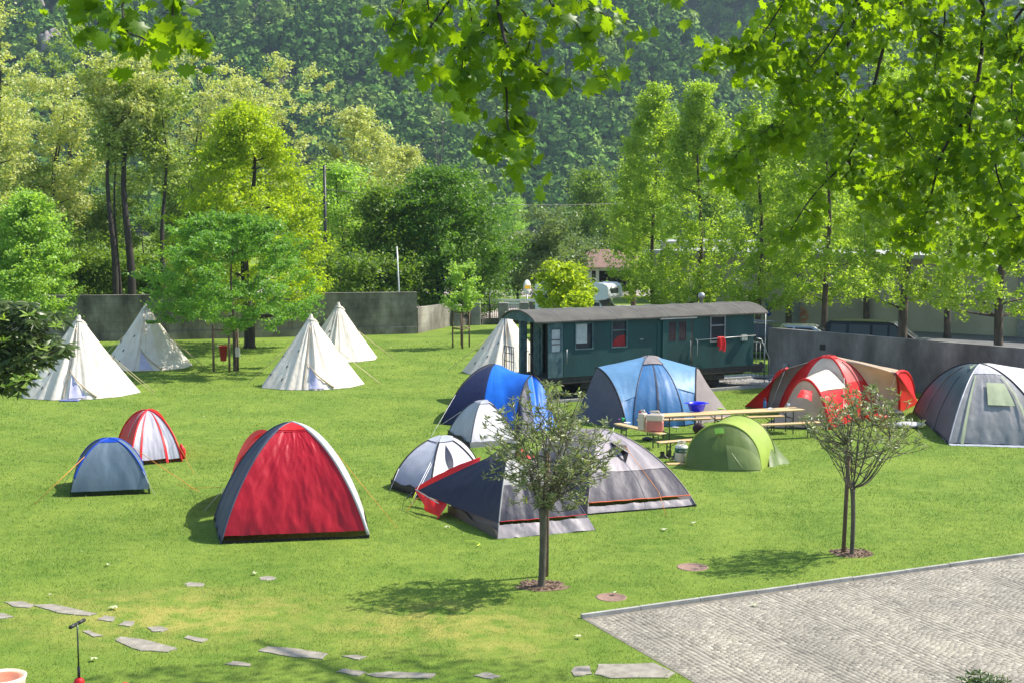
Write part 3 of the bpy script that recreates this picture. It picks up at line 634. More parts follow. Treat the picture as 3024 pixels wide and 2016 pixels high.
def tree(name, label, x, y, h, cb, R_, shape, tr, mat, bark, nc, lpc, ls, cr_, seed, group=None, lean=(0, 0), forks=1, flat=.6, cat='tree', gap=.0, lo=.25, twig=.028, amp=.38, spray=.35):
    rg = random.Random(seed); rng = np.random.default_rng(seed)
    root = thing(name, label, cat, (x, y, 0), 0, group)
    nodes = []; tb = MB()
    # trunk(s)
    for k in range(forks):
        a0 = rg.uniform(0, 6.28); spread = 0 if forks == 1 else R_*.35
        pts = []; nseg = 9; hh = h*(.93 if forks == 1 else rg.uniform(.75, .95)); ph = rg.uniform(0, 9)
        for i in range(nseg+1):
            t = i/nseg; wob = tr*1.1
            pts.append(Vector((lean[0]*t*h+cos(a0)*spread*max(0, t-.12)**1.1+wob*sin(t*7+ph)*t*1.4, lean[1]*t*h+sin(a0)*spread*max(0, t-.12)**1.1+wob*cos(t*6+ph)*t*1.4, -.15+t*hh)))
        q = cr(None, pts, 3); rad = [tr*(1 if forks == 1 else .8)*max(.12, (1-i/len(q))**.8)*(1.35 if i == 0 else 1) for i in range(len(q))]
        tb.tube(q, rad, 8); nodes += [(p, r) for p, r in zip(q, rad) if p.z > min(cb*.7, h*.3)]
    cl = []
    for i in range(nc):
        u = rg.random()**.9; a = rg.uniform(0, 2*pi); r = R_*env(shape, u)*(lo+(1-lo)*sqrt(rg.random()))*(1+amp*noise.noise(Vector((cos(a)*1.6, sin(a)*1.6+seed, u*5))))
        z = cb+u*(h-cb)
        if gap and noise.noise(Vector((cos(a)*r*.45+seed, sin(a)*r*.45, z*.5))) > gap: continue
        t = z/h; cl.append(Vector((lean[0]*t*h+r*cos(a), lean[1]*t*h+r*sin(a), z)))
    cl.sort(key=lambda p: (Vector((p.x, p.y)).length))
    limbs = []
    for p in cl:
        best = None; bd = 1e9
        for q, r in nodes:
            d = (p-q).length+(2.0*(q.z-p.z+.15*(p-q).length) if q.z > p.z-.15*(p-q).length else 0)
            if d < bd: bd = d; best = (q, r)
        if best is None: continue
        q, r = best; mid = q.lerp(p, .5)+Vector((rg.uniform(-.1, .1), rg.uniform(-.1, .1), -.08+.1*rg.random()))*(p-q).length
        r0 = min(r*.6, max(twig, .045*tr/.2*(p-q).length**.5)); rr = [r0, r0*.7, max(.012, r0*.35)]
        tb.tube([q, mid, p], rr, 4, caps=False); nodes += [(mid, rr[1]), (p, rr[2]*1.3)]
    tb.build('trunk', bark, root)
    if cl and lpc:
        AX = []
        for c in cl:
            o_ = Vector((c.x-lean[0]*c.z, c.y-lean[1]*c.z, 0)); o_ = o_.normalized() if o_.length > .05 else Vector((0, 0, 1)); v = o_*.8+Vector((rg.gauss(0, .35), rg.gauss(0, .35), spray+rg.gauss(0, .3))); AX.append(tuple(v.normalized()))
        AX = np.array(AX)
        C_ = np.array([tuple(c) for c in cl]); n = len(C_)
        sz = cr_*rng.uniform(.6, 1.35, n)
        d = rng.normal(size=(n, lpc, 3)); d /= np.linalg.norm(d, axis=2, keepdims=True); d *= rng.random((n, lpc, 1))**.4
        pos = C_[:, None, :]+d*sz[:, None, None]*np.array([1, 1, flat])*.78+AX[:, None, :]*(sz[:, None]*rng.uniform(-1.25, 1.15, (n, lpc))*(1-.0*sz[:, None]))[..., None]; pos = pos.reshape(-1, 3)
        keep = rng.random(len(pos)) > .05; pos = pos[keep]
        U, V_, W_ = rand_axes(len(pos), rng, .35); s = (ls*rng.uniform(.55, 1.35, len(pos)))[:, None]
        V, F_ = quads_from(pos, None, U, V_, s*.62, s*.42)
        link('foliage', np_mesh('foliage', V, F_, mat), root)
    return root
def tz(px_top, y): return P(CX, px_top, y).z
def T(name, label, px, d, top, cbot, rpx, shape, tr, mat, bark, nc, lpc, ls, cr_, seed, **k):
    x = P(px, 900, d).x; return tree(name, label, x, d, tz(top, d), max(.3, tz(cbot, d)), rpx*d/F, shape, tr, mat, bark, nc, lpc, ls, cr_, seed, **k)
GR = 'blossoming trees beyond the stained wall'
# tall pale blossoming trees on the left
T('blossoming_tree', 'pale blossoming tree at the left photo edge reaching the top', 10, 84, 15, 640, 105, 'vase', .2, lf_robinia, m_barkd, 228, 75, .16, 0.53, 1, group=GR, flat=.6, gap=.1)
T('blossoming_tree', 'broad pale blossoming tree with a low forked crown behind the light green maple', 150, 92, 235, 640, 185, 'vase', .22, lf_robinia, m_barkd, 418, 75, .16, 0.56, 2, group=GR, flat=.6, forks=2, gap=.18)
T('blossoming_tree', 'thin airy tree whose bare forked top rises left of the hanging maple leaves', 200, 100, 60, 420, 120, 'wild', .18, lf_robinia2, m_barkd, 133, 41, .16, 0.44, 3, group=GR, flat=.6, forks=3, gap=.1, lo=.1)
T('blossoming_tree', 'tall thick dark trunk left of centre in the grove with pale crown', 388, 82.5, 130, 440, 120, 'vase', .30, lf_robinia, m_barkd, 247, 61, .16, 0.50, 4, group=GR, flat=.6, gap=.12)
T('blossoming_tree', 'slimmer dark trunk standing just left of the thickest trunk in the grove', 340, 82, 210, 470, 85, 'wild', .24, lf_robinia2, m_barkd, 171, 55, .16, 0.50, 5, group=GR, flat=.6, gap=.1)
T('blossoming_tree', 'thin leaning trunk between the two thick trunks and the maple', 358, 83, 300, 520, 60, 'wild', .13, lf_robinia2, m_barkd, 40, 70, .16, .7, 6, group=GR, lean=(-.02, 0))
T('blossoming_tree', 'tall forked tree with several pale trunks above the bright yellow-green tree', 560, 98, 115, 560, 170, 'vase', .22, lf_robinia, m_barkd, 323, 61, .16, 0.56, 7, group=GR, flat=.6, forks=3, gap=.1)
T('blossoming_tree', 'blossoming tree with a dark straight trunk right of the thickest trunk', 488, 83.5, 260, 560, 80, 'wild', .2, lf_robinia2, m_barkd, 209, 61, .16, 0.50, 8, group=GR, flat=.6, gap=.15)
T('blossoming_tree', 'pale blossoming tree whose layered top stands clear against the dark mountain', 860, 100, 175, 600, 120, 'vase', .2, lf_robinia, m_barkd, 209, 61, .16, 0.50, 9, group=GR, flat=.6, forks=2, gap=.1)
T('blossoming_tree', 'pale blossoming tree behind the yellow-green tree top, left side', 700, 96, 240, 620, 130, 'vase', .2, lf_robinia, m_barkd, 209, 61, .16, 0.53, 10, group=GR, flat=.6, forks=2, gap=.14)
T('blossoming_tree', 'rounded cream blossoming tree right of the utility pole', 1060, 102, 325, 720, 115, 'round', .2, lf_robinia, m_barkd, 361, 75, .16, 0.53, 11, group=GR, flat=.6, gap=.22)
T('blossoming_tree', 'low cream blossoming tree between the rounded one and the dark green tree', 1190, 108, 440, 760, 95, 'round', .2, lf_robinia, m_barkd, 228, 68, .16, 0.53, 12, group=GR, flat=.6, gap=.2)
T('blossoming_tree', 'leafy olive tree filling the gap behind the light green maple', 30, 90, 480, 800, 120, 'wild', .2, lf_robinia2, m_barkd, 361, 68, .16, 0.56, 13, group=GR, flat=.6, gap=.25)
T('blossoming_tree', 'leafy olive tree behind the two thick trunks', 270, 98, 500, 820, 150, 'wild', .2, lf_robinia2, m_barkd, 456, 68, .16, 0.59, 14, group=GR, flat=.6, gap=.22)
T('blossoming_tree', 'leafy olive tree behind the left edge of the yellow-green tree', 560, 96, 480, 850, 110, 'wild', .2, lf_robinia2, m_barkd, 437, 68, .16, 0.59, 15, group=GR, flat=.6, gap=.22)
T('green_tree', 'green tree behind and right of the utility pole', 1010, 94, 500, 890, 130, 'round', .2, lf_light, m_barkd, 200, 110, .17, .85, 16, gap=.3)
T('green_tree', 'olive green tree between the utility pole and the dark rounded tree', 1120, 90, 560, 900, 100, 'round', .18, lf_under, m_barkd, 200, 110, .16, .8, 17, gap=.3)
# understory
for i, (px, d, top, rp, lab) in enumerate(((60, 82, 700, 150, 'dark undergrowth behind the loquat leaves at the left edge'), (240, 87, 740, 110, 'shady undergrowth left of the dark trunks behind the wall'), (425, 88, 760, 110, 'darkest shady bush between the thick trunks and the fresh green tree'), (430, 101, 600, 200, 'tall undergrowth deep in the grove behind the thick trunks'), (1010, 85, 760, 120, 'bushy shrub behind the high wall left of the white mast'), (1140, 87, 770, 100, 'bushy shrub behind the high wall right of the white mast'))):
    T('bush', lab, px, d, top, 905, rp, 'wild', .1, lf_under, m_barkd, 170, 90, .17, .85, 30+i, group='bushes behind the wall', cat='bush', gap=.35)
T('dark_green_tree', 'dense rounded dark green tree behind the wall left of the gate', 1300, 92, 508, 925, 205, 'round', .3, lf_mid, m_barkd, 700, 110, .15, .75, 40, gap=.5, forks=2)
T('yellow_green_tree', 'big bright yellow-green tree in front of the wall with a thick dark trunk', 735, G(735, 1027).y, 318, 915, 245, 'pear', .3, lf_yel, m_barkd, 640, 105, .13, .55, 41, amp=.2, gap=.4, forks=1)
T('staked_green_tree', 'fresh green broad-crowned tree held by wooden stakes on the lawn', 690, G(690, 1095).y, 640, 955, 262, 'wide', .09, lf_fresh, m_bark, 430, 130, .10, .42, 42, gap=.3, flat=.4)
T('light_green_maple', 'light green leafy maple at the left edge in front of the wall', 95, 66, 585, 930, 155, 'cone', .14, lf_light, m_bark, 330, 130, .12, .5, 43, gap=.3)
T('sapling', 'young sapling in a wooden stake frame on the lawn before the gate', 1364, G(1364, 1028).y, 772, 915, 52, 'round', .04, lf_light, m_bark, 60, 70, .10, .28, 44)
T('catalpa_tree', 'small yellow-green tree behind the left end of the carriage roof', 1668, 70, 785, 915, 80, 'round', .08, lf_yel, m_bark, 110, 60, .16, .38, 45)
T('catalpa_tree', 'low yellow-green shrub touching the carriage roof', 1715, 66, 865, 925, 42, 'round', .05, lf_yel, m_bark, 30, 50, .15, .3, 46)
for i, (px, d, top, rp, lab) in enumerate(((1600, 104, 620, 95, 'grey-green tree behind the oval sign with a dark trunk'), (1530, 108, 690, 70, 'slim grey-green tree left of the oval sign'), (1688, 111, 690, 80, 'grey-green tree in front of the carport roof'), (1480, 128, 740, 90, 'grey-green tree behind the boulders left of the sign'), (1790, 150, 700, 120, 'dark grey-green tree behind the carport house'))):
    T('grey_green_tree', lab, px, d, top, 860, rp, 'wild', .13, lf_grey, m_barkd, 150, 80, .17, .8, 50+i, group='grey-green trees beyond the gate', gap=.25)
T('bare_tree', 'nearly leafless tree with thin pale branches against the mountain', 1290, 105, 300, 520, 62, 'cone', .13, lf_grey, m_barkg, 60, 3, .15, .5, 60, forks=3, twig=.04)
# the row on the right
GW = 'row of slender trees along the hall'
row = [(1928, 83, 245, 88, .15, 'first slender tree of the row, above the middle of the carriage roof'), (2064, 78, 258, 105, .17, 'second slender tree of the row, behind the carriage chimney'), (2240, 73, 245, 95, .17, 'third slender tree of the row, above the right end of the carriage'),
       (2437, 68, 260, 125, .18, 'tree of the row behind the left end of the dark van'), (2670, 62, 230, 150, .24, 'thick-trunked tree of the row behind the windscreen of the dark van'), (2955, 56.5, 150, 190, .22, 'rightmost tree of the row near the right photo edge')]
for i, (px, d, top, rp, tr, lab) in enumerate(row):
    T('slender_tree', lab, px, d, top, 905 if i < 3 else (925 if i > 4 else 890), rp*1.6, 'cone', tr, lf_row, m_bark, 560, 80, .125, .42, 70+i, group=GW, gap=.2, lo=.15, spray=.9)
for i, (px, d, top, rp, lab) in enumerate(((2330, 84, 180, 120, 'tall green tree rising behind the third and fourth trees of the row'), (2560, 82, 120, 150, 'tall green tree behind the dark van, second line'), (2800, 76, 100, 170, 'tall green tree in the second line near the right edge'), (1870, 100, 470, 60, 'small green tree just left of the slender row'))):
    T('green_tree', lab, px, d, top, 740, rp, 'cone', .2, lf_row, m_bark, 230, 90, .15, .75, 80+i, gap=.22, group='second line of green trees')
# far belt at the foot of the mountain: copies of two built trees
src = [o for o in COL.objects if o.name.startswith('green_tree') and o.parent is None][:2]
R = random.Random(4); posn = [(-16, 140), (-22, 150), (-9, 152), (9, 158), (15, 150), (22, 148), (-34, 165), (30, 160), (-150, 260), (-105, 230), (-62, 250), (-25, 215), (0, 240), (12, 190), (26, 175), (33, 230), (52, 205), (75, 250), (98, 220), (130, 260), (-80, 160), (18, 270)]
names = ['leftmost', 'second', 'third', 'fourth', 'fifth', 'sixth', 'seventh', 'eighth', 'ninth', 'tenth', 'eleventh', 'twelfth']
for i, (x, y) in enumerate(posn):
    dup(src[i % 2], (x, y, 0), R.uniform(0, 6), R.uniform(.9, 1.5), 'hazy green tree far off at the foot of the mountain', 'far trees at the foot of the mountain').name = 'distant_tree'
for px, z in ((1400, 0),):
    a, b_ = P(960, 560, 88), P(2300, 520, 160); pts = [a.lerp(b_, t)-Vector((0, 0, 3.4*4*t*(1-t)*.6)) for t in np.linspace(0, 1, 14)]
    o = MB().tube([p-a for p in pts], .03, 3).build('overhead_wire', m_barkg); o.location = a; tag(o, 'thin overhead wire crossing in front of the mountain', 'wire')

# ------------------------------------------------------------------ stakes
m_wood = M('stake_wood', (.16, .105, .07), .85, (.09, .06, .04), 8, .3, 40, stretch=(1, 1, .2))
def post(b, px, pyb, pyt, r=.035, lean=0):
    g_ = G(px, pyb); z = HC-(pyt-YH)*g_.y/F; b.tube([g_-Vector((0, 0, .2)), g_+Vector((lean, 0, z))], r, 8); return g_, z
st = thing('tree_stakes', 'group of four wooden stakes with cross bars below the fresh green tree', 'stakes', G(690, 1097))
ps_ = [(631, 1097, 960), (678, 1099, 955), (692, 1092, 958), (703, 1094, 950)]
for q in ps_: b = MB(); post(b, q[0], q[1], q[2], .05); b.build('stake', m_wood, st, world=True)
p0, p1 = G(631, 1097), G(678, 1099); b = MB()
for z in (1.85, ): b.tube([p0+Vector((0, 0, z)), p1+Vector((0, 0, z)), G(703, 1094)+Vector((0, 0, z)), G(692, 1086)+Vector((0, 0, z))], .035, 6)
b.build('cross_bar', m_wood, st, world=True)
st = thing('stake_frame', 'wooden frame of stakes round the young sapling before the gate', 'stakes', G(1364, 1028))
for px, py in ((1337, 1026), (1366, 1030), (1386, 1025), (1362, 1020)): b = MB(); post(b, px, py, 918, .04); b.build('stake', m_wood, st, world=True)
b = MB()
for z in (1.0, 1.85):
    q = [G(1337, 1026), G(1366, 1030), G(1386, 1025), G(1362, 1020)]
    for a, c in zip(q, q[1:]+q[:1]): b.tube([a+Vector((0, 0, z)), c+Vector((0, 0, z))], .035, 5)
b.build('cross_bar', m_wood, st, world=True)

# ------------------------------------------------------------------ leaf shapes
def placed_leaves(name, tmpl, fan, pos, tipdir, nrm, size, mat, parent):
    # tmpl (k,3) leaf outline + centre first; pos (n,3); tipdir, nrm (n,3)
    t = tipdir/np.linalg.norm(tipdir, axis=1, keepdims=True); nn = nrm-t*np.sum(nrm*t, 1, keepdims=True); nn /= np.linalg.norm(nn, axis=1, keepdims=True)+1e-9
    b = np.cross(t, nn); k = len(tmpl)
    V = pos[:, None, :]+(b[:, None, :]*tmpl[None, :, 0:1]+t[:, None, :]*tmpl[None, :, 1:2]+nn[:, None, :]*tmpl[None, :, 2:3])*size[:, None, None]
    Fc = (np.array(fan)[None]+(np.arange(len(pos))*k)[:, None, None]).reshape(-1, 3)
    return link(name, np_mesh(name, V.reshape(-1, 3), Fc, mat), parent)
# maple leaf outline (stem at origin, tip at y=1)
mo = [(0, 0), (-.26, -.14), (-.30, .04), (-.62, .10), (-.42, .27), (-.62, .56), (-.34, .48), (-.27, .70), (-.13, .62), (0, 1.0), (.13, .62), (.27, .70), (.34, .48), (.62, .56), (.42, .27), (.62, .10), (.30, .04), (.26, -.14)]
mt_ = np.array([(0, .34, .05)]+[(x, y, -.13*abs(x)-.10*y*y) for x, y in mo], dtype=np.float32)
mf_ = [(0, i+1, (i+1) % 18+1) for i in range(18)]
lf_maple = leafmat('maple_leaves', (.07, .15, .009), (.16, .28, .016), (.12, .23, .013), .6, tc=(1.5, 1.25, .3), scale=.8, rough=.4)
lo_ = [(0, 0), (-.09, .3), (-.12, .6), (-.07, .85), (0, 1.0), (.07, .85), (.12, .6), (.09, .3)]
lt_ = np.array([(0, .5, -.03)]+[(x, y, .05*abs(x)*4-.22*y*y) for x, y in lo_], dtype=np.float32); lff = [(0, i+1, (i+1) % 8+1) for i in range(8)]

# ------------------------------------------------------------------ overhanging maple
def unit(n, rng): v = rng.normal(size=(n, 3)); return v/np.linalg.norm(v, axis=1, keepdims=True)
mp_root = thing('maple_tree', 'big maple whose leafy branches hang into the top of the picture', 'tree', (13.5, 13.5, 0))
tb = MB(); trunk = cr(None, [(13.5, 13.5, -.2), (13.4, 13.6, 3), (13.1, 13.7, 6), (12.6, 14.0, 9.5), (12.2, 14.4, 13)], 4)
tb.tube(trunk, [.38*(1-i/len(trunk))+.12 for i in range(len(trunk))], 10)
tb.tube(cr(None, [(12.8, 13.9, 8.0), (9.5, 14.2, 10.6), (5.5, 13.6, 11.4), (2.2, 12.6, 11.2), P(1500, -560, 12.0), P(1480, -120, 11.8)], 5), [.16-.13*i/25 for i in range(26)], 6)
tb.tube(cr(None, [(5.5, 13.6, 11.4), (2, 11.5, 11.3), (-1, 10.0, 11.0), P(640, -420, 9.6), P(480, -60, 9.5)], 5), [.08-.06*i/20 for i in range(21)], 5)
tb.tube(cr(None, [(12.9, 13.8, 7.2), (10.5, 15.5, 10.3), (8, 16.8, 11.8), P(2650, -380, 17), P(2620, -40, 17)], 5), [.15-.1*i/20 for i in range(21)], 6)
tb.tube(cr(None, [(12.7, 14.0, 9.0), (11.8, 18, 12.5), (9.5, 22, 13.6), (7, 25, 14)], 5), [.18-.14*i/16 for i in range(16)], 6)
tb.tube(cr(None, [(12.9, 13.8, 7.0), (10.8, 15.0, 9.6), P(2960, -280, 16.5), P(2897, -30, 16.5)], 5), [.14-.1*i/15 for i in range(16)], 6)
branches = [ # (pixel polyline, depth, start radius, side shoots)
 ([(1480, -120), (1470, 0), (1487, 103), (1500, 150), (1483, 214), (1496, 274), (1498, 368), (1526, 440), (1570, 492)], 11.8, .020, 26),
 ([(1400, -80), (1329, 0), (1273, 77), (1214, 128), (1150, 165)], 11.5, .014, 16), ([(1200, -90), (1190, 0), (1172, 50), (1150, 95)], 11.3, .01, 9),
 ([(1470, 20), (1427, 98), (1372, 141), (1363, 205), (1330, 240)], 11.9, .012, 18), ([(1474, 60), (1547, 171), (1598, 209), (1650, 240)], 12.1, .012, 16),
 ([(1500, -60), (1517, 0), (1560, 56), (1564, 128), (1540, 180)], 12.2, .012, 13), ([(1600, -80), (1628, 13), (1684, 51), (1727, 107), (1760, 165), (1800, 235)], 12.3, .012, 18),
 ([(1640, -40), (1730, 20), (1800, 50), (1880, 85)], 12.6, .01, 13), ([(1380, -60), (1393, 60), (1400, 150), (1375, 230), (1370, 320)], 12.4, .010, 12), ([(1262, 0), (1275, 80), (1290, 180), (1300, 250)], 11.2, .008, 9),
 ([(1487, 380), (1470, 395), (1440, 412)], 11.8, .005, 5), ([(1490, 330), (1530, 340), (1560, 380)], 11.9, .005, 6), ([(1380, 210), (1392, 260), (1375, 330)], 12.0, .006, 7),
 ([(480, -60), (505, 10), (520, 75), (560, 98), (640, 108)], 9.5, .010, 12), ([(440, -60), (365, 0), (375, 90), (420, 112), (445, 130)], 9.4, .010, 12), ([(300, -60), (240, 0), (290, 30), (320, 60)], 9.6, .008, 9),
 ([(1995, -30), (2010, 5)], 12.2, .005, 3),
 ([(2620, -40), (2540, 0), (2518, 91), (2483, 192), (2453, 266), (2370, 340), (2218, 418), (2165, 475), (2140, 520)], 16.5, .026, 42),
 ([(2640, -40), (2662, 0), (2623, 91), (2579, 261), (2544, 370), (2501, 470), (2394, 588), (2330, 690)], 17.3, .03, 44),
 ([(2897, -30), (2901, 131), (2866, 322), (2784, 448), (2736, 627), (2690, 700)], 16.2, .032, 44), ([(2866, 322), (2862, 480), (2900, 560), (2930, 650)], 16.0, .015, 24),
 ([(2560, -60), (2518, 20), (2435, 152), (2361, 235), (2331, 305)], 15.7, .014, 24), ([(2400, -60), (2322, 0), (2244, 109), (2174, 135), (2140, 165)], 15.2, .013, 24),
 ([(2350, -50), (2300, 60), (2280, 150), (2262, 190)], 15.9, .010, 18), ([(2420, -40), (2400, 60), (2390, 130), (2350, 190)], 16.4, .010, 18),
 ([(2700, -50), (2650, 10), (2740, 90), (2850, 130), (2960, 100), (3040, 170)], 18.0, .016, 26), ([(3080, -40), (2970, 100), (3024, 150), (3060, 230)], 15.6, .02, 22),
 ([(2453, 266), (2500, 300), (2520, 350)], 16.8, .008, 9), ([(2490, 470), (2555, 520), (2600, 560), (2650, 610)], 17.2, .012, 20), ([(2784, 448), (2700, 500), (2620, 520)], 16.4, .012, 18),
 ([(2740, 60), (2715, 180), (2712, 320), (2650, 420), (2580, 450)], 18.4, .014, 26), ([(3080, 250), (2980, 330), (2940, 460), (2960, 560), (3010, 640)], 15.4, .02, 30), ([(3090, 420), (3020, 500), (2960, 620), (2900, 740)], 17.0, .016, 26), ([(3080, 150), (2960, 230), (2880, 240), (2820, 300)], 17.5, .014, 26), ([(3090, 560), (3040, 640), (3000, 740)], 15.8, .012, 18), ([(2780, -40), (2790, 60), (2760, 200), (2780, 300), (2750, 380)], 17.9, .014, 30), ([(2600, 250), (2640, 330), (2700, 420)], 18.2, .012, 20),
 ([(2370, 340), (2300, 360), (2260, 390)], 16.2, .008, 10), ([(3080, 60), (3000, 200), (2990, 300), (3020, 400)], 14.4, .016, 18)]
rg = random.Random(99); LP = []; 
for path, d, r0, ns in branches:
    pts = cr(None, [P(px, py, d+.12*sin(i*1.7)) for i, (px, py) in enumerate(path)], 4)
    tb.tube(pts, [r0*(1-.8*i/len(pts)) for i in range(len(pts))], 5, caps=False)
    sc = d/F
    for k in range(ns):
        q = pts[min(len(pts)-1, int((k+rg.random())/ns*len(pts)))]
        for side in range(2 if d > 14 else 1):
            a = rg.uniform(0, 2*pi); ln = rg.uniform(.5, 1.5)*(62 if d > 14 else 40)*sc
            e = q+Vector((cos(a)*ln, sin(a)*ln*.8, rg.uniform(-.9, .25)*ln)); mdl = q.lerp(e, .5)+Vector((0, 0, .1*ln))
            tb.tube([q, mdl, e], [.004, .003, .002], 3, caps=False)
            for j in range(5 if d > 14 else 3): LP.append((e.lerp(mdl, rg.random()*.9)+Vector((rg.gauss(0, .07), rg.gauss(0, .1), rg.gauss(-.03, .06))), d))
            LP.append((e, d))
tb.build('trunk', m_barkd, mp_root, world=True)
# foliage outside the frame, above and to the right, added to shade the bottom of the lawn and the centre leaves
for _ in range(6000):
    a, r = rg.uniform(0, 2*pi), sqrt(rg.random()); z = rg.uniform(-1, 1); k = _ % 5
    c, sx, sy, sz = ((Vector((8.4, 21.6, 13.9)), 4.2, 2.7, 1.8), (Vector((8.4, 21.6, 13.9)), 4.2, 2.7, 1.8), (Vector((3.9, 13.2, 12.6)), 4.2, 2.2, .9), (Vector((3.9, 13.2, 12.6)), 4.2, 2.2, .9), (Vector((8.4, 21.6, 13.9)), 4.2, 2.7, 1.8))[k]
    p = c+Vector((cos(a)*r*sx, sin(a)*r*sy, z*sz*sqrt(max(0, 1-r*r*.8)))); 
    px_ = CX+F*p.x/p.y; py_ = CY-F*math.tan(atan2(p.z-HC, p.y)+PITCH)
    if py_ < -60 or px_ > 3120: LP.append((p, 17))
n = len(LP); rng = np.random.default_rng(5)
pos = np.array([tuple(p) for p, d in LP], dtype=np.float32)+rng.normal(size=(n, 3))*.03
tip = unit(n, rng)*np.array([1, 1, .45])+np.array([0, 0, -.75]); nr = unit(n, rng)*.9+np.array([0, -.55, .55])
placed_leaves('foliage', mt_, mf_, pos, tip, nr, rng.uniform(.06, .145, n)*np.array([1.0 if d > 14 else 1.15 for p, d in LP]), lf_maple, None); fo = COL.objects[-1]
fo.parent = mp_root; fo.location = -mp_root.location

# ------------------------------------------------------------------ loquat at the left edge
lq = thing('loquat_tree', 'dark green loquat with long leathery leaves at the left photo edge', 'tree', (-15.2, 33, 0)); rg = random.Random(12)
lf_loq = leafmat('leathery_leaves', (.045, .08, .02), (.13, .17, .05), (.07, .11, .03), .25, rough=.35)
lf_new = leafmat('young_leathery_leaves', (.22, .34, .05), (.34, .46, .10), (.26, .38, .06), .4)
tb = MB(); tb.tube(cr(None, [(-15.2, 33, -.2), (-15.1, 33, 1.5), (-14.6, 33, 2.8), (-14.0, 33, 4.4)], 3), .12, 7)
ros = []; base = Vector((-14.8, 33, 2.4))
outl = [(0, 880), (60, 885), (130, 905), (165, 940), (185, 985), (175, 1030), (130, 1060), (110, 1100), (60, 1140), (10, 1165)]
k = 0
while k < 240:
    px, py = rg.uniform(-160, 195), rg.uniform(885, 1160)
    if px > 50 and py > 1065-(px-50)*.05*0 and px > 50+(1160-py)*1.1: continue
    if px > 150 and (py < 915 or py > 1040): continue
    if py < 925 and px > 120: continue
    p = P(px, py, rg.uniform(32.2, 33.6)); ros.append((p, False)); k += 1
    if k % 2 == 0: mid = base.lerp(p, .5)-Vector((0, 0, .12)); tb.tube([base, mid, p], [.03, .02, .01], 4, caps=False)
for px, py in ((85, 932), (10, 945), (120, 1030), (60, 1120), (100, 1115), (20, 1140), (10, 1010), (165, 965)): ros.append((P(px, py, 32.1), True))
tb.build('trunk', m_barkd, lq, world=True)
def rosettes(ros, lo_n, size, flag, mat, parent, seed, droop=-.25):
    rg = random.Random(seed); P_, T_, N_, S_ = [], [], [], []
    for p, f in ros:
        if f != flag: continue
        for j in range(lo_n):
            a = j*2.4+rg.random(); e = rg.uniform(droop-.35, droop+.75); t = Vector((cos(a), sin(a), e)).normalized()
            P_.append(tuple(p)); T_.append(tuple(t)); N_.append((rg.gauss(0, .6), -.7+rg.gauss(0, .4), .8)); S_.append(size*rg.uniform(.6, 1.1))
    o = placed_leaves('foliage' if not flag else 'young_shoot', lt_, lff, np.array(P_), np.array(T_), np.array(N_)+1e-3, np.array(S_), mat, None); o.parent = parent; o.location = -parent.location
rosettes(ros, 15, .34, False, lf_loq, lq, 1, -.35)
for r_1 in [q for q in ros if q[1]]: rosettes([r_1], 12, .24, True, lf_new, lq, int(r_1[0].x*100) % 97, .3)

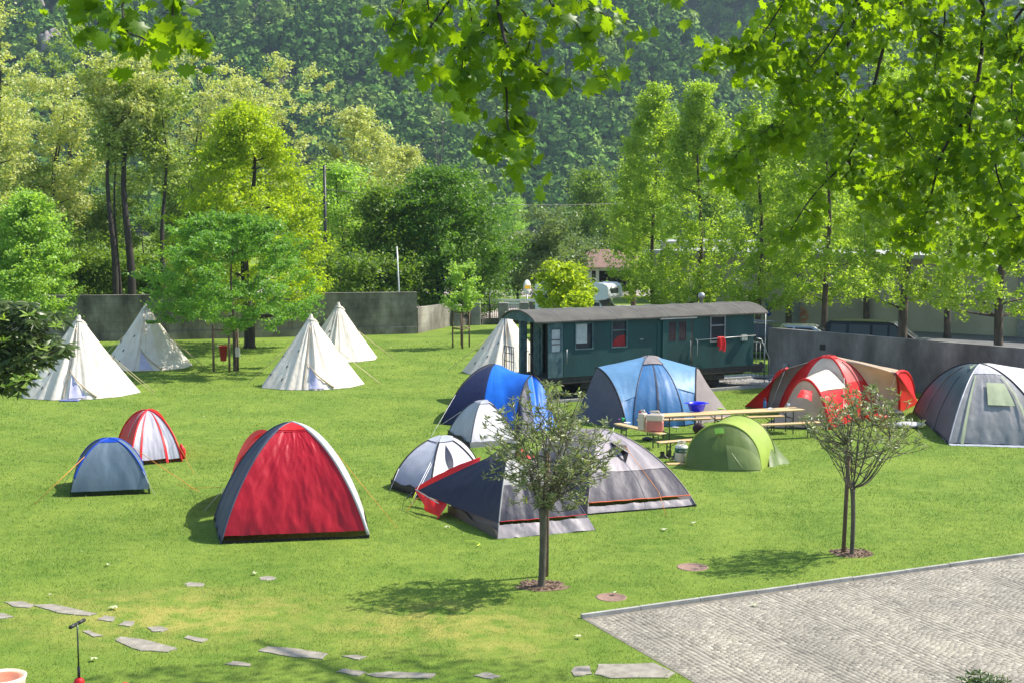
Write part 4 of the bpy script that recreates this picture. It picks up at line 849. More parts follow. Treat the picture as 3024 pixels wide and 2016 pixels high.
# ------------------------------------------------------------------ oleanders
lf_ole = leafmat('narrow_oleander_leaves', (.085, .12, .04), (.40, .42, .22), (.19, .23, .09), .3, rough=.35)
no_ = [(0, 0), (-.08, .3), (-.09, .6), (0, 1.0), (.09, .6), (.08, .3)]
nt_ = np.array([(0, .5, 0)]+[(x, y, -.12*y*y) for x, y in no_], dtype=np.float32); nf_ = [(0, i+1, (i+1) % 6+1) for i in range(6)]
m_olebark = M('oleander_bark', (.13, .11, .08), .9, (.06, .05, .035), 12, .7, 60, stretch=(1, 1, .4))
def oleander(label, base, fork, crown, tops, ntw, lpt, seed, lsz, rt, vlo):
    rg = random.Random(seed); g_ = G(*base); d = g_.y; root = thing('oleander_tree', label, 'small tree', g_, 0, 'young trees trained on a single stem in the lawn')
    hf = P(fork[0], fork[1], d); tb = MB()
    tb.tube(cr(None, [g_-Vector((0, 0, .1)), g_.lerp(hf, .5)+Vector((.02, 0, 0)), hf], 5), [rt*1.25, rt*1.05]+[rt]*7+[rt*1.1, rt*1.3], 10)
    tips = []; cx, cy, rx, ry = crown
    for i in range(tops):
        a = rg.uniform(0, 2*pi); px = cx+rx*.62*cos(a)*rg.uniform(.3, 1); py = cy+ry*.35*sin(a)+ry*.1; dd = d+rg.uniform(-.8, .8)*rx*d/F
        e = P(px, py, dd); mid = hf.lerp(e, .45)+Vector((0, 0, -.14-.1*rg.random())); pts = cr(None, [hf, mid, e], 4)
        tb.tube(pts, [rt*.42*(1-.7*k/8) for k in range(9)], 5, caps=False); tips.append(pts)
    TP = []
    for i in range(ntw):
        pts = rg.choice(tips); q = pts[rg.randint(3, 8)]
        for _ in range(30):
            u, v, w_ = rg.uniform(-1, 1), rg.uniform(-1, 1), rg.uniform(-1, 1)
            if u*u+v*v+w_*w_ < 1 and u*u+v*v+w_*w_ > .22 and v > vlo: break
        e = P(cx+u*rx, cy-v*ry, d+w_*rx*d/F*.95)
        if (e-q).length > 1.3: q = min((p for t in tips for p in t[3:]), key=lambda p: (p-e).length)
        mid = q.lerp(e, .5)+Vector((0, 0, -.05)); pp = cr(None, [q, mid, e, e+Vector((rg.uniform(-.03, .03), 0, .06))], 3)
        tb.tube(pp, [.009*(1-.7*k/len(pp)) for k in range(len(pp))], 4, caps=False); TP.append(pp)
    tb.build('trunk', m_olebark, root, world=True)
    A, T_, N_, S_ = [], [], [], []
    for pp in TP:
        for j in range(lpt):
            s = rg.random()**.55; k = min(len(pp)-2, int(s*(len(pp)-1))); p = pp[k].lerp(pp[k+1], rg.random()); ax = (pp[k+1]-pp[k]).normalized()
            a = rg.uniform(0, 6.3); t = ax*rg.uniform(.2, 1.1)+Vector((cos(a), sin(a), rg.uniform(-.6, .7)))*.8
            A.append(tuple(p)); T_.append(tuple(t)); N_.append((rg.gauss(0, .7), -.5+rg.gauss(0, .5), .7)); S_.append(lsz*rg.uniform(.6, 1.15))
    o = placed_leaves('foliage', nt_, nf_, np.array(A), np.array(T_), np.array(N_), np.array(S_), lf_ole, None); o.parent = root; o.location = -root.location
    return root
oleander('bushy oleander tree on a single stem in front of the navy and grey tents', (1598, 1733), (1603, 1500), (1622, 1330, 212, 190), 14, 220, 26, 5, .135, .068, -1)
oleander('sparser young oleander tree beside its leaning brown stake near the paving', (2515, 1638), (2518, 1440), (2548, 1290, 190, 150), 18, 140, 22, 6, .13, .045, -.25)
st = MB(); a = G(2490, 1632); b_ = P(2507, 1328, a.y); st.tube([a-Vector((0, 0, .1)), b_], .044, 8); st.build('support_stake', m_wood); o = COL.objects[-1]; 
o.data.transform(Matrix.Translation(-a)); o.location = a; tag(o, 'brown wooden stake tied beside the sparser young tree', 'stake')
st = MB(); a = G(1612, 1700); b_ = P(1617, 1330, a.y); st.tube([a-Vector((0, 0, .1)), b_], .05, 8); st.build('support_stake', m_wood); o = COL.objects[-1]
o.data.transform(Matrix.Translation(-a)); o.location = a; tag(o, 'dark wooden stake hidden inside the bushy young tree behind its trunk', 'stake')
# dark shrub at the lower right corner: only its top shows
sh = thing('garden_shrub', 'dark leafy shrub whose top just shows at the bottom right of the paving', 'bush', (P(2905, 1980, 15.8).x, 15.8, 0)); rg = random.Random(3)
zt = P(2905, 1975, 15.8).z; tb = MB(); tips = []
for i in range(46):
    a = rg.uniform(0, 6.3); r = .27*sqrt(rg.random()); e = Vector((r*cos(a)*1.1, r*sin(a), zt*rg.uniform(.80, .97)-r*.3)); tb.tube([(0, 0, 0), (r*cos(a)*.5, r*sin(a)*.5, zt*.5), e], [.015, .012, .005], 4, caps=False); tips.append(e+sh.location)
tb.build('stems', m_barkd, sh)
rosettes([(t, False) for t in tips]+[(t-Vector((0, 0, .12)), False) for t in tips]+[(t-Vector((0, 0, .25)), False) for t in tips], 12, .085, False, lf_loq, sh, 4, .2)

# ------------------------------------------------------------------ grass blades (nobody could count them)
def in_poly(px, py, poly):
    inside = np.zeros(len(px), bool); j = len(poly)-1
    for i in range(len(poly)):
        xi, yi = poly[i]; xj, yj = poly[j]
        c = ((yi > py) != (yj > py)) & (px < (xj-xi)*(py-yi)/(yj-yi+1e-12)+xi); inside ^= c; j = i
    return inside
rng = np.random.default_rng(42); GV = []; 
for (y0, y1, dens, ln, wd) in ((18.6, 24, 850, .034, .0085), (24, 31, 560, .038, .011), (31, 41, 280, .042, .015), (41, 56, 120, .045, .022), (56, 74, 50, .05, .03)):
    w1 = y1*.40+1; n = int(dens*(y1-y0)*2*w1*.9); x = rng.uniform(-w1, w1, n); y = rng.uniform(y0, y1, n)
    keep = np.abs(x) < y*.39+.8
    keep &= ~in_poly(x, y, [(p.x, p.y) for p in (PA+kd*.0-kn*.01, PB, PC, PD)])
    for s in SLABS: keep &= ~in_poly(x, y, s)
    for ex, ey, er in EARTH:
        keep &= ((x-ex)**2+(y-ey)**2 > (er*(1+.12*np.sin(np.arctan2(y-ey, x-ex)*7)))**2) | (rng.random(n) < .03)
    a_, n_ = np.array([11.6, 57.25]), np.array([49.0-57.25, -(18.5-11.6)])
    keep &= ~(((x-11.2)*8.25+(y-57.25)*6.9 > -1.0) & (y > 38))
    lx = (x-T0.x)*tu.x+(y-T0.y)*tu.y; ly = (x-T0.x)*tn.x+(y-T0.y)*tn.y
    keep &= ~((lx > -1.6) & (lx < 12.6) & (ly > -.08) & (ly < 2.56))
    tall = vnoise(x, y, .35, 77)*.6+vnoise(x, y, 1.6, 78)*.6
    keep &= rng.random(n) < .45+.7*tall
    x, y, tall = x[keep], y[keep], tall[keep]; n = len(x)
    a = rng.uniform(0, 2*pi, n); l = ln*rng.uniform(.6, 1.25, n)*(.55+.75*tall); ww = wd*rng.uniform(.7, 1.4, n); ti = rng.uniform(.1, .9, n)*l; b = rng.uniform(0, 2*pi, n)
    p0 = np.stack([x-np.cos(a)*ww/2, y-np.sin(a)*ww/2, np.zeros(n)], 1); p1 = np.stack([x+np.cos(a)*ww/2, y+np.sin(a)*ww/2, np.zeros(n)], 1)
    p2 = np.stack([x+np.cos(b)*ti, y+np.sin(b)*ti, l], 1); GV.append(np.stack([p0, p1, p2], 1).reshape(-1, 3))
GV = np.concatenate(GV); tag(link('grass', np_mesh('grass', GV, np.arange(len(GV)).reshape(-1, 3), m_blade)), kind='stuff')
print('grass blades', len(GV)//3)
# ================================================================== TENTS
Vc = Vector
def lerp(a, b, t): return a+(b-a)*t
def arc(Cn, A, k=.45):
    Cn, A = Vc(Cn), Vc(A)
    def f(t):
        th = t*pi/2; s = sin(th); fr = (1-k)*s+k*(1-cos(th)); return Vc((Cn.x+(A.x-Cn.x)*fr, Cn.y+(A.y-Cn.y)*fr, Cn.z+(A.z-Cn.z)*s))
    return f
def farc(a, b, top, k=.45):
    l, r = arc(a, top, k), arc(b, top, k); return lambda t: l(2*t) if t < .5 else r(2-2*t)
class Cloth:
    """a fabric surface between two curves A(t), B(t), t from ground to top"""
    def __init__(s, A, B, sag=.03, fold=.02, seed=0, fu=7, fv=1.6, lift=0.0, bot=1.0):
        s.A, s.B, s.sag, s.fold, s.seed, s.fu, s.fv, s.lift, s.bot = A, B, sag, fold, seed, fu, fv, lift, bot
        m0, m1 = (A(.3)+B(.3))/2, (A(.32)+B(.32))/2
        n = (B(.3)-A(.3)).cross(m1-m0); s.n = n.normalized() if n.length > 1e-6 else Vc((0, -1, 0))
        if s.n.z < 0 and abs(s.n.z) > .15: s.n = -s.n
    def __call__(s, u, t, off=0):
        p = lerp(s.A(t), s.B(t), u); e = 4*u*(1-u); env_ = min(1, e*1.8)
        h = -s.sag*e*sin(min(1, t*1.05)*pi)
        q = Vc((u*s.fu+s.seed*7.3, t*s.fv+s.seed, s.seed*1.7))
        h += s.fold*env_*(noise.noise(q)*1.1+.6*abs(noise.noise(q*2.3))-.15+.35*noise.noise(q*5.1))*(1.3-.8*t)
        return p+s.n*(h+s.lift+off)
    def mesh(s, b, u0=0, u1=1, t0=0, t1=1, nu=22, nv=22, off=0): return b.grid(lambda u, t: s(u, t, off), nu, nv, u0, u1, t0, t1)
def panel(root, name, cl, mat, u0=0, u1=1, t0=0, t1=1, nu=22, nv=22, off=0, parent=None, label=None):
    b = MB(); cl.mesh(b, u0, u1, t0, t1, nu, nv, off); o = b.build(name, mat, root, world=True, label=label)
    if parent is not None: o.parent = parent
    return o
def sleeve(root, f, mat, r=.016, t0=0, t1=1, n=24, name='pole_sleeve', parent=None):
    o = MB().tube([f(t0+(t1-t0)*i/n) for i in range(n+1)], r, 6).build(name, mat, root, world=True); return o
FAB = {}
def fb(key, hexc, m=.8, **k):
    if key not in FAB: FAB[key] = fabric(key+'_fabric', hx(hexc, m), **k)
    return FAB[key]
f_red = fb('red', 'c81e32', .85, wr=.6, rough=.42); f_redb = fb('bright_red', 'e62a2c', .9, rough=.5)
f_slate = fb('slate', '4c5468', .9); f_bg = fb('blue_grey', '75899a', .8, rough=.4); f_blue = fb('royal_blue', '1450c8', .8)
f_navy = fb('navy', '20264c', .9); f_navyd = fb('dark_navy', '23263c', .9); f_sil = fb('silver', 'c9ccd6', .8, rough=.35, spec=.6); f_lg = fb('light_grey', 'dcd9dc', .85)
f_dg = fb('dark_grey', '33353c', .8); f_blk = fb('black', '15161a', .8); f_sky = fb('sky_blue', '1e78e6', .9); f_lb = fb('pale_blue', '709fc8', .85); f_mb = fb('mid_blue', '4a82b8', .85)
f_gp = fb('grey_purple', '6e6461', .9); f_gb = fb('warm_grey', '9c918f', .85); f_bei = fb('beige', 'd8c2a8', .95, trans=.4); f_crm = fb('cream', 'f0e4d2', .95, trans=.35)
f_gr = fb('pale_grey_mauve', 'b5abb0', .85); f_dm = fb('dark_mauve', '554f5c', .85); f_lime = fb('lime', 'b8cf5a', .8, trans=.3); f_ol = fb('olive_lime', '6f8440', .8, trans=.18); f_gg = fb('grey_green', '66747a', .85)
f_pg = fb('plain_grey', 'a09f9f', .9); f_win = fb('pale_green', 'c3cca4', .85); f_or = M('orange_trim', hx('e0642a', .9), .7); f_cy = M('orange_cord', hx('f09a40', .9), .7); f_yel = M('neon_cord', hx('d8f04a', .9), .7); f_wc = M('white_cord', (.7, .7, .7), .7)
def ground_strip(root, pts, mat, h=.07, name='groundsheet'):     # vertical strip standing at the foot of a side
    b = MB(); q = []
    for a, c in zip(pts, pts[1:]):
        for i in range(8): q.append(a.lerp(c, i/8))
    q.append(pts[-1]); n = len(q)
    b.add([(p.x, p.y, -.02) for p in q]+[(p.x, p.y, h*(.8+.5*noise.noise(p*3))) for p in q], [(i, i+1, n+i+1, n+i) for i in range(n-1)], True)
    return b.build(name, mat, root, world=True)
def cap(root, cls, mat, t0=.86, off=.012, name='vent_cap'):
    b = MB()
    for c in cls: c.mesh(b, 0, 1, t0, 1, 8, 6, off)
    return b.build(name, mat, root, world=True)
def dome(label, fl, fr, br, bl, top, k=.45, group=None, sag=.03, fold=.02, seed=0):
    c = (fl+fr+br+bl)/4; root = thing('tent', label, 'tent', (c.x, c.y, 0), 0, group)
    A = {n: arc(p, top, k) for n, p in zip(('fl', 'fr', 'br', 'bl'), (fl, fr, br, bl))}
    C_ = {'front': Cloth(A['fl'], A['fr'], sag, fold, seed), 'right': Cloth(A['fr'], A['br'], sag, fold, seed+1), 'back': Cloth(A['br'], A['bl'], sag, fold, seed+2), 'left': Cloth(A['bl'], A['fl'], sag, fold, seed+3)}
    return root, A, C_
def apex(px, py, d): return P(px, py, d)
# --- 1 small blue-grey dome
fl, fr, br, bl = G(207, 1467), G(444, 1457), G(436, 1416), G(214, 1422); tp1 = apex(322, 1293, (fl.y+br.y)/2)
r_, A, C_ = dome('small blue-grey dome tent with a royal blue top and orange cords, leftmost on the lawn', fl, fr, br, bl, tp1, .8, seed=1)
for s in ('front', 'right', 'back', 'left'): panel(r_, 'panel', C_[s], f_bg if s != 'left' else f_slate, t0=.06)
cap(r_, C_.values(), f_blue, .80)
for n in A: sleeve(r_, A[n], f_blue, .022, .22, 1)
ground_strip(r_, [bl, fl, fr, br, bl], f_blk, .06)
rope(r_, [A['fl'](.55), G(101, 1488)], f_cy, .008); rope(r_, [A['br'](.55), G(588, 1452)], f_cy, .008); rope(r_, [A['bl'](.4), G(190, 1425)], f_wc); rope(r_, [A['fr'](.4), fr+Vc((.15, -.15, 0))], f_wc)
# --- 2 red and silver dome behind it
fl, fr, br, bl = G(385, 1376), G(537, 1362), G(508, 1316), G(344, 1330); tp1 = apex(436, 1210, (fl.y+br.y)/2)
r_, A, C_ = dome('red and silver dome tent with red bands, behind the small blue-grey tent', fl, fr, br, bl, tp1, .8, seed=5)
# ridged front: a middle seam splits it into three fields
panel(r_, 'panel', C_['left'], f_redb); panel(r_, 'panel', C_['back'], f_redb); panel(r_, 'panel', C_['right'], f_redb)
panel(r_, 'side_screen', C_['front'], f_sil, 0, .18, .05, .93); panel(r_, 'door', C_['front'], fb('lilac_grey', 'c2c0cc', .9), .22, .70, .06, 1); panel(r_, 'side_screen', C_['front'], f_sil, .74, 1, .05, .93)
panel(r_, 'red_band', C_['front'], f_redb, .175, .225, .0, .9, 4, 16, .008); panel(r_, 'red_band', C_['front'], f_redb, .69, .745, 0, .86, 4, 16, .008)
for n in A: sleeve(r_, A[n], f_redb, .03)
sleeve(r_, lambda t: C_['left'](.5, t, .01), f_lg, .012, .3, .9); ground_strip(r_, [bl, fl, fr, br], f_blk, .05)
MB().tube([fr+Vc((.03, .1, .06)), fr+Vc((.0, .12, .3)), fr+Vc((-.05, .12, .48))], [.06, .09, .03], 7).build('rolled_flap', f_redb, r_, world=True)
rope(r_, [A['fr'](.3), G(575, 1400)], f_cy, .005)
# --- 3 big red tent in front
fl, fr, br, bl = G(651, 1606), G(1091, 1588), G(1075, 1508), G(632, 1532); tp1 = apex(862, 1246, 29.6)
r_, A, C_ = dome('large red dome tent with slate side and black hem in the left foreground', fl, fr, br, bl, tp1, .60, seed=9, sag=.04, fold=.030)
C_['front'].fu = 7; C_['front'].fv = 3.4
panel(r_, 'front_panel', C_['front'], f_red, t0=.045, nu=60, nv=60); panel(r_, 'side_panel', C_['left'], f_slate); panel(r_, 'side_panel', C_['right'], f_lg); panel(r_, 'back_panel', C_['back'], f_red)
cap(r_, [C_['front']], f_redb, .80, .02); sleeve(r_, A['fr'], f_lg, .035, .02, 1); sleeve(r_, A['fl'], f_slate, .028); sleeve(r_, A['bl'], f_slate, .02)
panel(r_, 'seam', C_['front'], f_red, .03, .97, .775, .79, 12, 2, .012)
b = MB(); hem = [fl+Vc((0, -.02, 0)), fr+Vc((0, -.02, 0)), br]; ground_strip(r_, [bl, fl]+[fr, br], f_blk, .09)
vt = apex(700, 1395, 31.6); va, vb = G(640, 1500), G(720, 1470)
vest = Cloth(arc(G(668, 1478), A['bl'](.62), .5), arc(G(655, 1520), A['bl'](.70), .6), .0, .02, 3); panel(r_, 'porch', vest, f_redb)
v2 = Cloth(arc(G(655, 1522), apex(672, 1440, 31.0), .5), arc(G(676, 1450), A['bl'](.72), .7), 0, .02, 4); panel(r_, 'porch', v2, f_redb)
for q in ((603, 1508), (640, 1512), (610, 1500)): rope(r_, [apex(662, 1440, 30.9), G(*q)], f_wc, .005)
rope(r_, [apex(655, 1438, 31), G(560, 1440), G(520, 1425)], f_cy, .006); rope(r_, [A['br'](.45), G(1175, 1560)], f_cy, .006)
# --- 5 upper light grey tent
fl, fr, br, bl = G(1388, 1322), G(1530, 1309), G(1490, 1262), G(1322, 1284); tp1 = apex(1424, 1182, 41.2)
r_, A, C_ = dome('silver-white small dome tent standing in front of the dark blue tent', fl, fr, br, bl, tp1, .6, seed=20, fold=.006)
for s in C_: panel(r_, 'panel', C_[s], f_lg if s in ('front', 'right') else f_sil)
cap(r_, C_.values(), f_sil, .80, .03); ground_strip(r_, [bl, fl], f_dg, .22); ground_strip(r_, [fl, fr, br], f_pg, .2)
for n in A: sleeve(r_, A[n], f_navyd if n == 'fr' else f_slate, .02, 0, .85)
rope(r_, [A['bl'](.5), G(1285, 1265)], f_wc); rope(r_, [A['fl'](.5), G(1350, 1300)], f_wc)
# --- 6 lower light grey tent
fl, fr, br, bl = G(1270, 1480), G(1440, 1452), G(1418, 1395), G(1154, 1441); tp1 = apex(1304, 1286, 35.0)
r_, A, C_ = dome('silver-white small dome tent with dark edges just behind the red flap', fl, fr, br, bl, tp1, .82, seed=24, fold=.006)
panel(r_, 'panel', C_['front'], f_lg); panel(r_, 'panel', C_['left'], f_sil); panel(r_, 'panel', C_['back'], f_sil); panel(r_, 'panel', C_['right'], f_lg)
cap(r_, C_.values(), f_sil, .80, .035); ground_strip(r_, [bl, fl], f_dg, .26); ground_strip(r_, [fl, fr, br], f_pg, .15)
for n in A: sleeve(r_, A[n], f_blk, .024, 0, .82)
b = MB(); b.grid(lambda u, t: C_['front'](.42+.13*(u-.5)*sin(t*pi)*1.6, .30+.45*t, .012), 4, 14); b.build('door_opening', f_navyd, r_, world=True)
rope(r_, [A['fl'](.55), G(1214, 1490)], f_wc, .009); rope(r_, [A['bl'](.3), G(1150, 1450)], f_wc)
MB().tube([G(1200, 1477)+Vc((0, 0, .05)), G(1262, 1440)+Vc((0, 0, .3))], .012, 5).build('loose_pole', f_navyd, r_, world=True)
# --- 4 dark blue / bright blue tent
fl, fr, br, bl = G(1303, 1252), G(1500, 1272), G(1560, 1215), G(1335, 1212); tp1 = apex(1462, 1075, 46.3)
r_, A, C_ = dome('dark navy and bright blue tent with an arched porch, left of the carriage', fl, fr, br, bl, tp1, .7, seed=30, fold=.012)
C_['front'].sag = -.05; C_['left'].sag = -.05
panel(r_, 'panel', C_['front'], f_navy, 0, .62); panel(r_, 'panel', C_['left'], f_navy); panel(r_, 'panel', C_['back'], f_navy); panel(r_, 'panel', C_['front'], f_sky, .62, 1)
for n in ('fl', 'bl'): sleeve(r_, A[n], f_blk, .02)
sa = lambda t: C_['front'](.62, t, .01) if t < 1 else tp1
aa, ab, at = G(1520, 1275), G(1638, 1258), apex(1570, 1107, 44.2); ar = farc(aa, ab, at, .75)
dm_ = lambda t: lerp(A['fr'](min(1, 2*t)), A['br'](min(1, 2-2*t)), 0 if t < .5 else 1)
dmc = lambda t: (C_['front'](.62+.38*0, 0)*0+A['fr'](2*t)) if t < .5 else A['br'](2-2*t)
tun = Cloth(dmc, ar, 0, .015, 33); 
tun.n = Vc((0, -.6, .8)); b = MB()
b.grid(lambda u, t: lerp(dmc(t), ar(t), u)+Vc((0, -.3, .8))*(.02*noise.noise(Vc((u*3, t*20, 1)))*min(1, u*4)*min(1, (1-u)*4)-.10*4*u*(1-u)*sin(t*pi)), 16, 30); b.build('porch_roof', f_sky, r_, world=True)
sleeve(r_, ar, f_blk, .028); tipp = G(1590, 1292)
b = MB(); b.grid(lambda u, t: lerp(ar(t), lerp(aa, ab, t)+Vc((.15, -.5, 0)), u)+Vc((0, -1, .2))*(.02*noise.noise(Vc((t*14, u*3, 2)))*sin(u*pi)), 12, 26, v0=0, v1=.40); b.build('porch_door', f_navy, r_, world=True)
b = MB(); b.grid(lambda u, t: lerp(ar(t), lerp(aa, ab, t)+Vc((.15, -.5, 0)), u)+Vc((0, -1, .2))*(.03*noise.noise(Vc((t*22, u*3, 5)))*sin(u*pi)), 12, 26, v0=.40, v1=1); b.build('porch_front', f_sky, r_, world=True)
ground_strip(r_, [bl, fl, fr, aa, tipp], f_navyd, .06); rope(r_, [A['fl'](.35), G(1272, 1290)], f_wc)
panel(r_, 'panel', C_['right'], f_sky)
# --- 7 navy tent with red flap
fl, fr, br, bl = G(1469, 1591), G(1757, 1565), G(1640, 1478), G(1322, 1512); tp1 = apex(1508, 1319, 30.4)
r_, A, C_ = dome('dark navy and grey dome tent with a collapsed bright red porch flap, centre foreground', fl, fr, br, bl, tp1, .5, seed=40, fold=.025)
tl = Vc(P(1229, 1449, 31.3))
wa = arc(fl, tp1, .5)
panel(r_, 'panel', C_['front'], f_pg, .0, 1, .13, 1, 40, 36); panel(r_, 'panel', C_['right'], f_pg); panel(r_, 'panel', C_['back'], f_navyd); panel(r_, 'inner_wall', C_['left'], f_gp)
panel(r_, 'lower_band', C_['front'], f_navyd, 0, 1, .125, .42, 40, 18, .006)
sk7 = Cloth(A['fl'], A['fr'], .03, .045, 44, 9, 5); panel(r_, 'skirt', sk7, f_gr, 0, 1, 0, .10, 50, 6, .02)
base_f = fl+Vc((0, 0, .30)); A2 = lambda t: wa(.12+.88*t)
def wing(u, t):       # stretched navy fly from the dome out to the porch pole tip
    a = A2(t); e = lerp(tl, lerp(tl, A['bl'](.82)+Vc((-.05, 0, .06)), .5)+Vc((0, 0, .02)), t) if t < 1 else tp1
    far = lerp(tl, lerp(A['bl'](.80), tp1, t), t**1.0)
    return lerp(a, far, u)+Vc((-.3, -.6, .5))*(-.07*4*u*(1-u)*(1-t*.6)+.012*noise.noise(Vc((u*5, t*6, 1))))
MB().grid(wing, 26, 26).build('porch_fly', f_navyd, r_, world=True)
def rf(u, t):
    top = lerp(P(1225, 1440, 31.7), P(1420, 1348, 31.2), t); low = lerp(P(1255, 1462, 31.6), P(1415, 1366, 31.0), t); return lerp(low+Vc((0, -.05, -.05*sin(t*pi))), top+Vc((0, -.0, .07*sin(t*pi))), u)+Vc((0, 0, .02*noise.noise(Vc((u*3, t*8, 4)))))
MB().grid(rf, 10, 20).build('red_flap', f_redb, r_, world=True)
def rh(u, t):
    a = lerp(tl+Vc((-.03, -.03, .02)), P(1318, 1488, 30.3), t); lo = lerp(P(1248, 1496, 30.8), P(1300, 1534, 30.15), t)+Vc((0, 0, -.0)); return lerp(a, lo, u)+Vc((.06*sin(t*9+u*2), -.05*sin(u*pi)-.04*sin(t*14), 0))
MB().grid(rh, 12, 20).build('red_flap', f_redb, r_, world=True)
MB().tube([tl+Vc((-.02, -.03, .05)), lerp(tl, base_f, .35)+Vc((-.1, -.1, .0))], .014, 5).build('porch_pole', f_pg, r_, world=True)
cp = [apex(1523, 1324, 30.1), apex(1545, 1322, 30.3), apex(1582, 1346, 30.4), apex(1575, 1353, 30.0), apex(1530, 1353, 29.8)]; cc = sum(cp, Vc())/5+Vc((0, -.03, .05))
MB().add(cp+[cc], [(i, (i+1) % 5, 5) for i in range(5)], True).build('vent_cap', f_redb, r_, world=True)
sleeve(r_, A['fl'], f_pg, .016); sleeve(r_, A['fr'], f_slate, .016); ground_strip(r_, [bl, fl], f_gp, .22); sleeve(r_, lambda t: C_['front'](t, .125, .02), f_redb, .008)
rope(r_, [tl, G(1205, 1503)], f_yel, .008); rope(r_, [tl, G(1217, 1492)], f_yel, .008); rope(r_, [P(1348, 1400, 31.4), P(1230, 1472, 31.6), G(1200, 1508)], f_cy, .006); rope(r_, [P(1272, 1364, 33), tl], f_wc, .008)
# --- 8 grey tent with orange trim
fl, fr, br, bl = G(1734, 1520), G(2057, 1494), G(1905, 1420), G(1570, 1450); tp1 = apex(1775, 1266, 33.4)
r_, A, C_ = dome('pale grey and dark mauve dome tent with orange trim and an open vent flap', fl, fr, br, bl, tp1, .62, seed=50, fold=.02)
panel(r_, 'panel', C_['front'], f_gr, 0, 1, .36, 1, 36, 28); panel(r_, 'lower_panel', C_['front'], f_dm, 0, 1, .10, .36, 36, 14, .002)
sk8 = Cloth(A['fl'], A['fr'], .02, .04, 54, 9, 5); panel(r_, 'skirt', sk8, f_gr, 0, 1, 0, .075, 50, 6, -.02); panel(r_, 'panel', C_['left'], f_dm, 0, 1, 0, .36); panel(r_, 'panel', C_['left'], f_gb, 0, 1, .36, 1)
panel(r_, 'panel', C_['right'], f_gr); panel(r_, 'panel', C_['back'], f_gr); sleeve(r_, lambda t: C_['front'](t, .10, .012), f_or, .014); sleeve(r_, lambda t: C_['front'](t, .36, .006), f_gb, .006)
for n in A: sleeve(r_, A[n], f_gb, .016)
vo = [C_['front'](.38, .70, .02), C_['front'](.62, .53, .05), C_['front'](.50, .44, .01), C_['front'](.42, .50, .01)]
MB().add(vo, [(0, 1, 2, 3)]).build('vent_opening', f_blk, r_, world=True)
vf = [C_['front'](.38, .70, .03), C_['front'](.44, .60, .16), C_['front'](.56, .56, .26), C_['front'](.63, .54, .06)]
MB().add(vf, [(0, 1, 2, 3)], True).build('vent_flap', f_gb, r_, world=True)
rope(r_, [C_['front'](.55, .57, .2), C_['front'](.66, .1, .25), G(1968, 1524)], f_cy, .008); ground_strip(r_, [bl, fl, fr], f_dg, .05)
# second, rear hoop of the same tent
hp = farc(G(1560, 1445), G(1700, 1395), apex(1650, 1262, 34.8), .7)
b = MB(); b.grid(lambda u, t: lerp(hp(t), A['bl'](2*t) if t < .5 else A['br'](2-2*t), u), 10, 24); b.build('rear_canopy', f_gb, r_, world=True); sleeve(r_, hp, f_gb, .02)
# --- 9 blue family tent
D = 45.5
cfl, cfr, cbr, cbl = G(1870, 1262), G(2022, 1258), G(2010, 1200), G(1850, 1205); tp1 = apex(1915, 1051, 46.4)
c0 = (cfl+cbr)/2; r_ = thing('tent', 'large pale blue tunnel tent with grey ends in front of the carriage', 'tent', (c0.x, c0.y, 0))
A = {'fl': arc(cfl, tp1, .88), 'fr': arc(cfr, tp1, .88), 'br': arc(cbr, tp1, .88), 'bl': arc(cbl, tp1, .88)}
la, lb_, lt2 = G(1850, 1267), G(1752, 1218), apex(1762, 1084, 45.9); ra, rb_, rt2 = G(2052, 1252), G(2082, 1205), apex(2056, 1086, 46.0)
la_, ra_ = farc(la, lb_, lt2, .8), farc(ra, rb_, rt2, .8); dl = lambda t: A['fl'](2*t) if t < .5 else A['bl'](2-2*t); dr = lambda t: A['fr'](2*t) if t < .5 else A['br'](2-2*t)
def loft(root, name, f, g, mat, seed=0, wr=.02, sag=0, nu=16, nv=30, t0=0, t1=1, out=Vc((0, -.7, .7)), label=None, off=0):
    b = MB(); b.grid(lambda u, t: lerp(f(t), g(t), u)+out*(wr*(noise.noise(Vc((u*4, t*9, seed)))+.5*noise.noise(Vc((u*9+3, t*16, seed))))*min(1, 6*u*(1-u)+.05)-sag*4*u*(1-u)+off), nu, nv, 0, 1, t0, t1); return b.build(name, mat, root, world=True, label=label)
fr_ = Cloth(A['fl'], A['fr'], -.06, .02, 61); bk_ = Cloth(A['br'], A['bl'], 0, .02, 62)
panel(r_, 'front_panel', fr_, f_mb, 0, 1, 0, .90, 30, 30); panel(r_, 'back_panel', bk_, f_mb); panel(r_, 'door_seam', fr_, f_slate, .47, .52, .10, .80, 3, 20, .015)
loft(r_, 'left_canopy', dl, la_, f_lb, 1, .015, .02, t0=.16, t1=1); loft(r_, 'left_canopy_lower', dl, la_, f_mb, 1, .03, .05, t0=0, t1=.16); loft(r_, 'right_canopy', dr, ra_, f_lb, 2, .015, .0, t0=.20, t1=1); loft(r_, 'right_canopy_lower', dr, ra_, f_mb, 2, .03, .04, t0=0, t1=.20)
eL0, eL1 = G(1775, 1275), G(1692, 1240); eR0, eR1 = G(2165, 1234), G(2120, 1208)
loft(r_, 'end_panel', la_, lambda t: lerp(la+Vc((0, -.02, 0)), eL1, 2*t) if t < .5 else lerp(eL1, lb_, (t-.5)*2), f_gp, 3, .02, .03, out=Vc((-1, -.3, .2)), label='dark grey sloping end panel')
loft(r_, 'end_panel', ra_, lambda t: lerp(ra+Vc((0, -.05, 0)), eR0, min(1, 2*t)) if t < .5 else lerp(eR0, rb_, (t-.5)*2), f_gb, 4, .02, .02, out=Vc((1, -.3, .2)), label='pale beige-grey sloping end panel')
